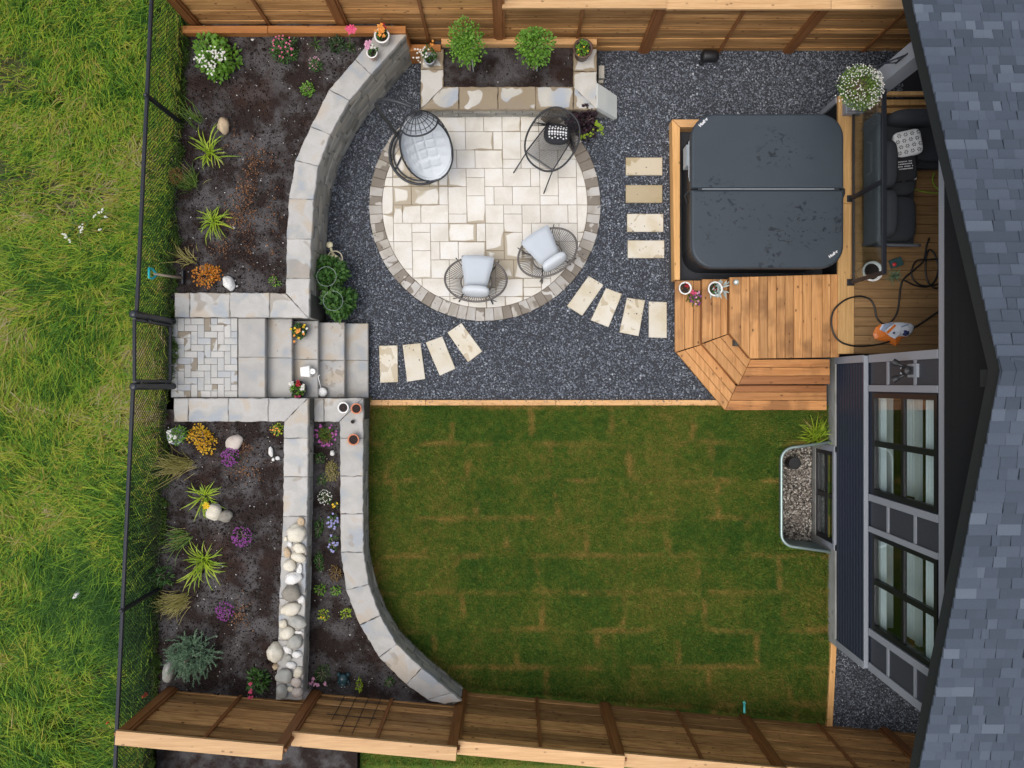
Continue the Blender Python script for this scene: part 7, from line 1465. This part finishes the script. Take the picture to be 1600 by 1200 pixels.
# ================================================================== PORCH
sf = thing('outdoor_sofa', 'charcoal L-shaped outdoor sofa on the porch behind the glass railing', 'sofa', (5.6, 3.0, DZ))
mb = MB(); mb.tube(smooth_path([Vector((5.26, 3.86, 1.12)), Vector((5.24, 3.6, 1.15)), Vector((5.24, 2.3, 1.15)), Vector((5.27, 2.10, 1.12)), Vector((5.38, 2.03, 0.98)), Vector((5.95, 2.02, 0.94))]), 0.022, 8); obj('frame', mb, 'sofaframe', sf, True)
mb = MB(); mb.box(5.24, 5.30, 2.05, 3.9, 0.70, 1.10, 0.01); obj('backrest', mb, 'sofaframe', sf); mb = MB(); mb.box(5.30, 5.95, 2.05, 3.95, 0.66, 0.78, 0.01); mb.box(5.95, 6.6, 3.2, 3.95, 0.66, 0.78, 0.01); obj('seat_base', mb, 'sofa', sf)
for (cx_, cy_, sx, sy) in ((5.60, 2.42, 0.62, 0.66), (5.60, 3.06, 0.62, 0.60), (5.60, 3.62, 0.62, 0.52), (6.2, 3.58, 0.62, 0.62)): mb = MB(); mb.cushion((cx_, cy_, 0.85), (sx, sy, 0.18), 5, 8); obj('seat_cushion', mb, 'sofa', sf, True)
for cy_ in (2.45, 3.15): mb = MB(); mb.cushion((5.40, cy_, 1.03), (0.20, 0.68, 0.42), 3.5, 8); obj('back_cushion', mb, 'sofa', sf, True)
mb = MB(); mb.cushion((5.85, 3.83, 1.03), (0.85, 0.2, 0.42), 3.5, 8); obj('back_cushion', mb, 'sofa', sf, True)
for (x_, y_) in ((5.3, 2.1), (5.9, 2.1), (5.3, 3.85), (6.5, 3.85)): mb = MB(); mb.tube([(x_, y_, DZ), (x_, y_, 0.67)], 0.02, 8); obj('leg', mb, 'sofaframe', sf)
c = P(1417, 225, 1.02); pl = thing('throw_pillow', 'white pillow with black flower print on the porch sofa', 'pillow', (c.x, c.y, 0.93)); PT = Matrix.Translation((c.x, c.y, 1.03)) @ Matrix.Rotation(R(10), 4, 'Z') @ Matrix.Rotation(R(-14), 4, 'Y'); mb = MB(PT); mb.cushion((0, 0, 0), (0.37, 0.37, 0.12), 5.5, 10); obj('cover', mb, 'print', pl, True); mb = MB(PT)
def pz2(u, v): return 0.06 * max(0, 1 - (abs(u) / 0.185) ** 5.5 - (abs(v) / 0.185) ** 5.5) ** (1 / 5.5) + 0.004
for i in range(4):
    for j in range(4):
        u0, v0 = -0.125 + i * 0.085 + (0.02 if j % 2 else -0.01), -0.125 + j * 0.082
        for k in range(6):
            a = k * math.pi / 3; cc, ss = math.cos(a), math.sin(a); pts = [(0.008, 0), (0.02, 0.008), (0.033, 0), (0.02, -0.008)]; pts = [(u0 + x_ * cc - y_ * ss, v0 + x_ * ss + y_ * cc) for x_, y_ in pts]
            if all(abs(x_) < 0.17 and abs(y_) < 0.17 for x_, y_ in pts): mb.add([(x_, y_, pz2(x_, y_)) for x_, y_ in pts], [(0, 1, 2, 3)])
obj('flower_print', mb, 'blackcloth', pl)
c = P(1411, 264, 1.0); pl = thing('throw_pillow', 'black pillow with white lettering and pale piping on the porch sofa', 'pillow', (c.x, c.y, 0.93)); PT = Matrix.Translation((c.x, c.y, 0.99)) @ Matrix.Rotation(R(4), 4, 'Z') @ Matrix.Rotation(R(-10), 4, 'Y'); mb = MB(PT); mb.cushion((0, 0, 0), (0.36, 0.36, 0.11), 5.5, 10); obj('cover', mb, 'blackcloth', pl, True)
mb = MB(PT); mb.tube([(0.165, 0.15, 0.02), (0.178, 0.0, 0.015), (0.165, -0.165, 0.012)], 0.006, 6); mb.tube([(0.165, -0.165, 0.012), (0.0, -0.176, 0.012), (-0.165, -0.165, 0.01)], 0.006, 6); obj('piping', mb, 'print', pl)
mb = MB(PT)
for j, v0 in enumerate((0.085, 0.05, 0.015, -0.02)):
    u = -0.12 + 0.012 * j
    while u < 0.11:
        if random.random() < 0.82: w_ = random.uniform(0.008, 0.014); zt_ = 0.0575; mb.add([(u, v0, zt_), (u + w_, v0, zt_), (u + w_, v0 + 0.015, zt_), (u, v0 + 0.015, zt_)], [(0, 1, 2, 3)])
        u += 0.017
obj('lettering', mb, 'print', pl)
c = P(1388, 305, 1.0); t = thing('drink_tumbler', 'dark tumbler with a pale rim standing on the sofa seat', 'tumbler', (c.x, c.y, 0.93)); mb = MB(Matrix.Translation((c.x, c.y, 0.97)) @ Matrix.Rotation(R(80), 4, 'X')); mb.lathe([(0.0, -0.09), (0.036, -0.09), (0.045, 0.09), (0.04, 0.09), (0.0, 0.07)], (0, 0, 0), 16); obj('body', mb, 'sofaframe', t, True); mb = MB(Matrix.Translation((c.x, c.y, 0.97)) @ Matrix.Rotation(R(80), 4, 'X')); mb.lathe([(0.046, 0.085), (0.047, 0.095), (0.04, 0.095)], (0, 0, 0), 16); obj('rim', mb, 'print', t)
c = P(1394, 322, 1.0); t = thing('drink_can', 'silver-topped can on the sofa seat beside the tumbler', 'can', (c.x, c.y, 0.93)); mb = MB(); mb.lathe([(0.0, 0.0), (0.032, 0.0), (0.033, 0.105), (0.028, 0.115)], (c.x, c.y, 0.94), 16); obj('body', mb, 'sofaframe', t, True); mb = MB(); mb.lathe([(0.029, 0.115), (0.03, 0.118), (0.0, 0.112)], (c.x, c.y, 0.94), 16); obj('lid', mb, 'slab', t)
# planter pot behind the railing, plant, box
c = P(1366, 423, 0.85); c.z = DZ; t = thing('empty_pot', 'large white pot of dark soil behind the railing post', 'flower pot', c); mb = MB(); mb.lathe(pot_prof(0.145, 0.27), c, 24); obj('pot', mb, 'white', t, True); mb = MB(); mb.lathe([(0.12, 0.22), (0.0, 0.23)], c, 18); obj('soil', mb, 'pot_soil', t)
strap_plant('spiky_plant', 'grey-green spiky plant on the porch floor beside the white pot', 1395, 432, DZ, 0.16, 60, 'leaf_silver', 0.005, rise=0.8); 
for o in bpy.data.objects['spiky_plant'].children:
    if o.name.startswith('leaves'): o.data.materials.clear(); o.data.materials.append(M['leaf_spruce'])
c = P(1402, 410, 0.62); t = thing('seed_box', 'dark teal box with a red spot on the porch floor', 'box', (c.x, c.y, DZ)); mb = MB(Matrix.Translation((c.x, c.y, DZ)) @ Matrix.Rotation(R(20), 4, 'Z')); mb.box(-0.085, 0.085, -0.065, 0.065, 0, 0.07, 0.005); obj('box', mb, 'tealbox', t); mb = MB(); mb.sphere((c.x - 0.045, c.y - 0.03, DZ + 0.075), (0.032, 0.032, 0.02), 10, 8); obj('red_lid', mb, 'redplastic', t, True)
# hose
def hz(*pts): return [P(x_, y_, DZ + 0.015) if x_ > 1337 else P(x_, y_, 0.60) for x_, y_ in pts]
t = thing('garden_hose', 'black hose looping over the porch boards and border plank', 'hose', (5.6, 1.2, DZ)); mb = MB(); mb.tube(smooth_path(hz((1452, 372), (1448, 383), (1443, 407), (1428, 422), (1412, 436), (1407, 450), (1405, 470), (1401, 490), (1392, 503), (1380, 506), (1370, 496), (1366, 478), (1358, 467), (1342, 463), (1322, 468), (1305, 482), (1299, 500), (1303, 522), (1315, 535), (1335, 540.5), (1360, 540), (1385, 535), (1405, 525), (1440, 505), (1475, 480)), 5), 0.0135, 7); obj('hose', mb, 'hose', t, True)
mb = MB(); mb.tube(smooth_path(hz((1411, 437), (1430, 446), (1450, 448), (1462, 436), (1466, 415), (1458, 394), (1450, 392), (1446, 415), (1449, 438), (1460, 450), (1472, 446), (1480, 430), (1474, 407), (1450, 406), (1432, 408), (1424, 425), (1430, 440), (1446, 447), (1475, 442)), 5), 0.0125, 7); obj('hose_coil', mb, 'hose', t, True)
t = thing('garden_twine', 'thin bright green twine curling on the porch floor', 'twine', (5.9, 2.9, DZ)); mb = MB(); mb.tube(smooth_path([P(x_, y_, DZ + 0.01) for x_, y_ in ((1427, 295), (1440, 299), (1456, 301), (1467, 301))] + [P(x_, y_, DZ + 0.05) for x_, y_ in ((1468, 298), (1460, 290), (1457, 280), (1460, 270))]), 0.006, 5); obj('cord', mb, 'greenline', t)
# crumpled fertiliser bag
c = P(1399, 520, 0.62); t = thing('fertiliser_bag', 'crumpled orange and white bag lying on the porch boards over the hose', 'bag', (c.x, c.y, DZ))
def bag_sheet(pts, cz, mat, name, lift=0.05):
    poly = [P(x_, y_, 0.62) for x_, y_ in pts]; cc = sum(poly, Vector()) / len(poly); mb = MB(); V = [(cc.x, cc.y, cz + lift)]; n = len(poly); Fc = []
    for lv, (k_, dz) in enumerate(((0.55, lift * 0.85), (0.85, lift * 0.5), (1.0, 0.0))):
        for q in poly: V.append((cc.x + (q.x - cc.x) * k_, cc.y + (q.y - cc.y) * k_, cz + dz + random.uniform(-0.006, 0.006)))
    for i in range(n): Fc.append((0, 1 + i, 1 + (i + 1) % n))
    for lv in range(2):
        for i in range(n): a = 1 + lv * n + i; b = 1 + lv * n + (i + 1) % n; Fc.append((a, a + n, b + n, b))
    mb.add(V, Fc); return obj(name, mb, mat, t)
bag_sheet([(1367, 521), (1372, 511), (1381, 505), (1394, 503), (1412, 503), (1427, 505), (1431, 510), (1429, 518), (1421, 526), (1412, 528), (1409, 534), (1403, 541), (1391, 534), (1379, 532), (1370, 529)], DZ + 0.006, 'orangebag', 'bag_body', 0.05)
bag_sheet([(1376, 514), (1381, 506.5), (1394, 503.3), (1412, 503.3), (1427, 505.3), (1430.5, 510), (1428.5, 518), (1420.5, 525.5), (1411, 526), (1405, 527), (1398, 531), (1384, 523)], DZ + 0.030, 'bagwhite', 'white_front', 0.055)
bag_sheet([(1376.5, 515), (1380.5, 508), (1391, 504.5), (1398, 505), (1388, 512), (1381, 519)], DZ + 0.066, 'baggrey', 'picture_panel', 0.02); bag_sheet([(1384, 519), (1397, 507), (1400, 509), (1387, 522)], DZ + 0.078, 'orangebag', 'title_stripe', 0.012)
bag_sheet([(1409, 520), (1411, 516), (1416, 515), (1421, 517), (1421, 522), (1416, 525), (1411, 524)], DZ + 0.066, 'bagnavy', 'round_seal', 0.02); bag_sheet([(1394, 520), (1396, 518), (1398, 521), (1395, 522)], DZ + 0.085, 'bagnavy', 'small_mark', 0.008); bag_sheet([(1406, 510), (1418, 506), (1419, 508), (1407, 512)], DZ + 0.082, 'baggrey', 'text_lines', 0.006)
# cedar bench planks and stone stack at the far end of the porch
t = thing('plank_bench', 'narrow cedar plank bench behind the sofa at the porch end', 'bench', (6.1, 4.2, DZ))
for k, (y0, y1, z0, z1) in enumerate(((4.03, 4.11, 0.66, 0.72), (4.13, 4.21, 0.70, 0.78), (4.24, 4.30, 0.80, 0.86))): mb = MB(); mb.box(5.45, 6.5, y0, y1, z0, z1, 0.004); obj('plank', mb, 'beam_y', t)
for x_ in (5.5, 6.4): mb = MB(); mb.box(x_, x_ + 0.05, 4.03, 4.30, DZ, 0.659); obj('leg', mb, 'beam_y', t)

dups = {l: v for l, v in LABELS.items() if len(v) > 1}
if dups: print('DUPLICATE LABELS', dups)
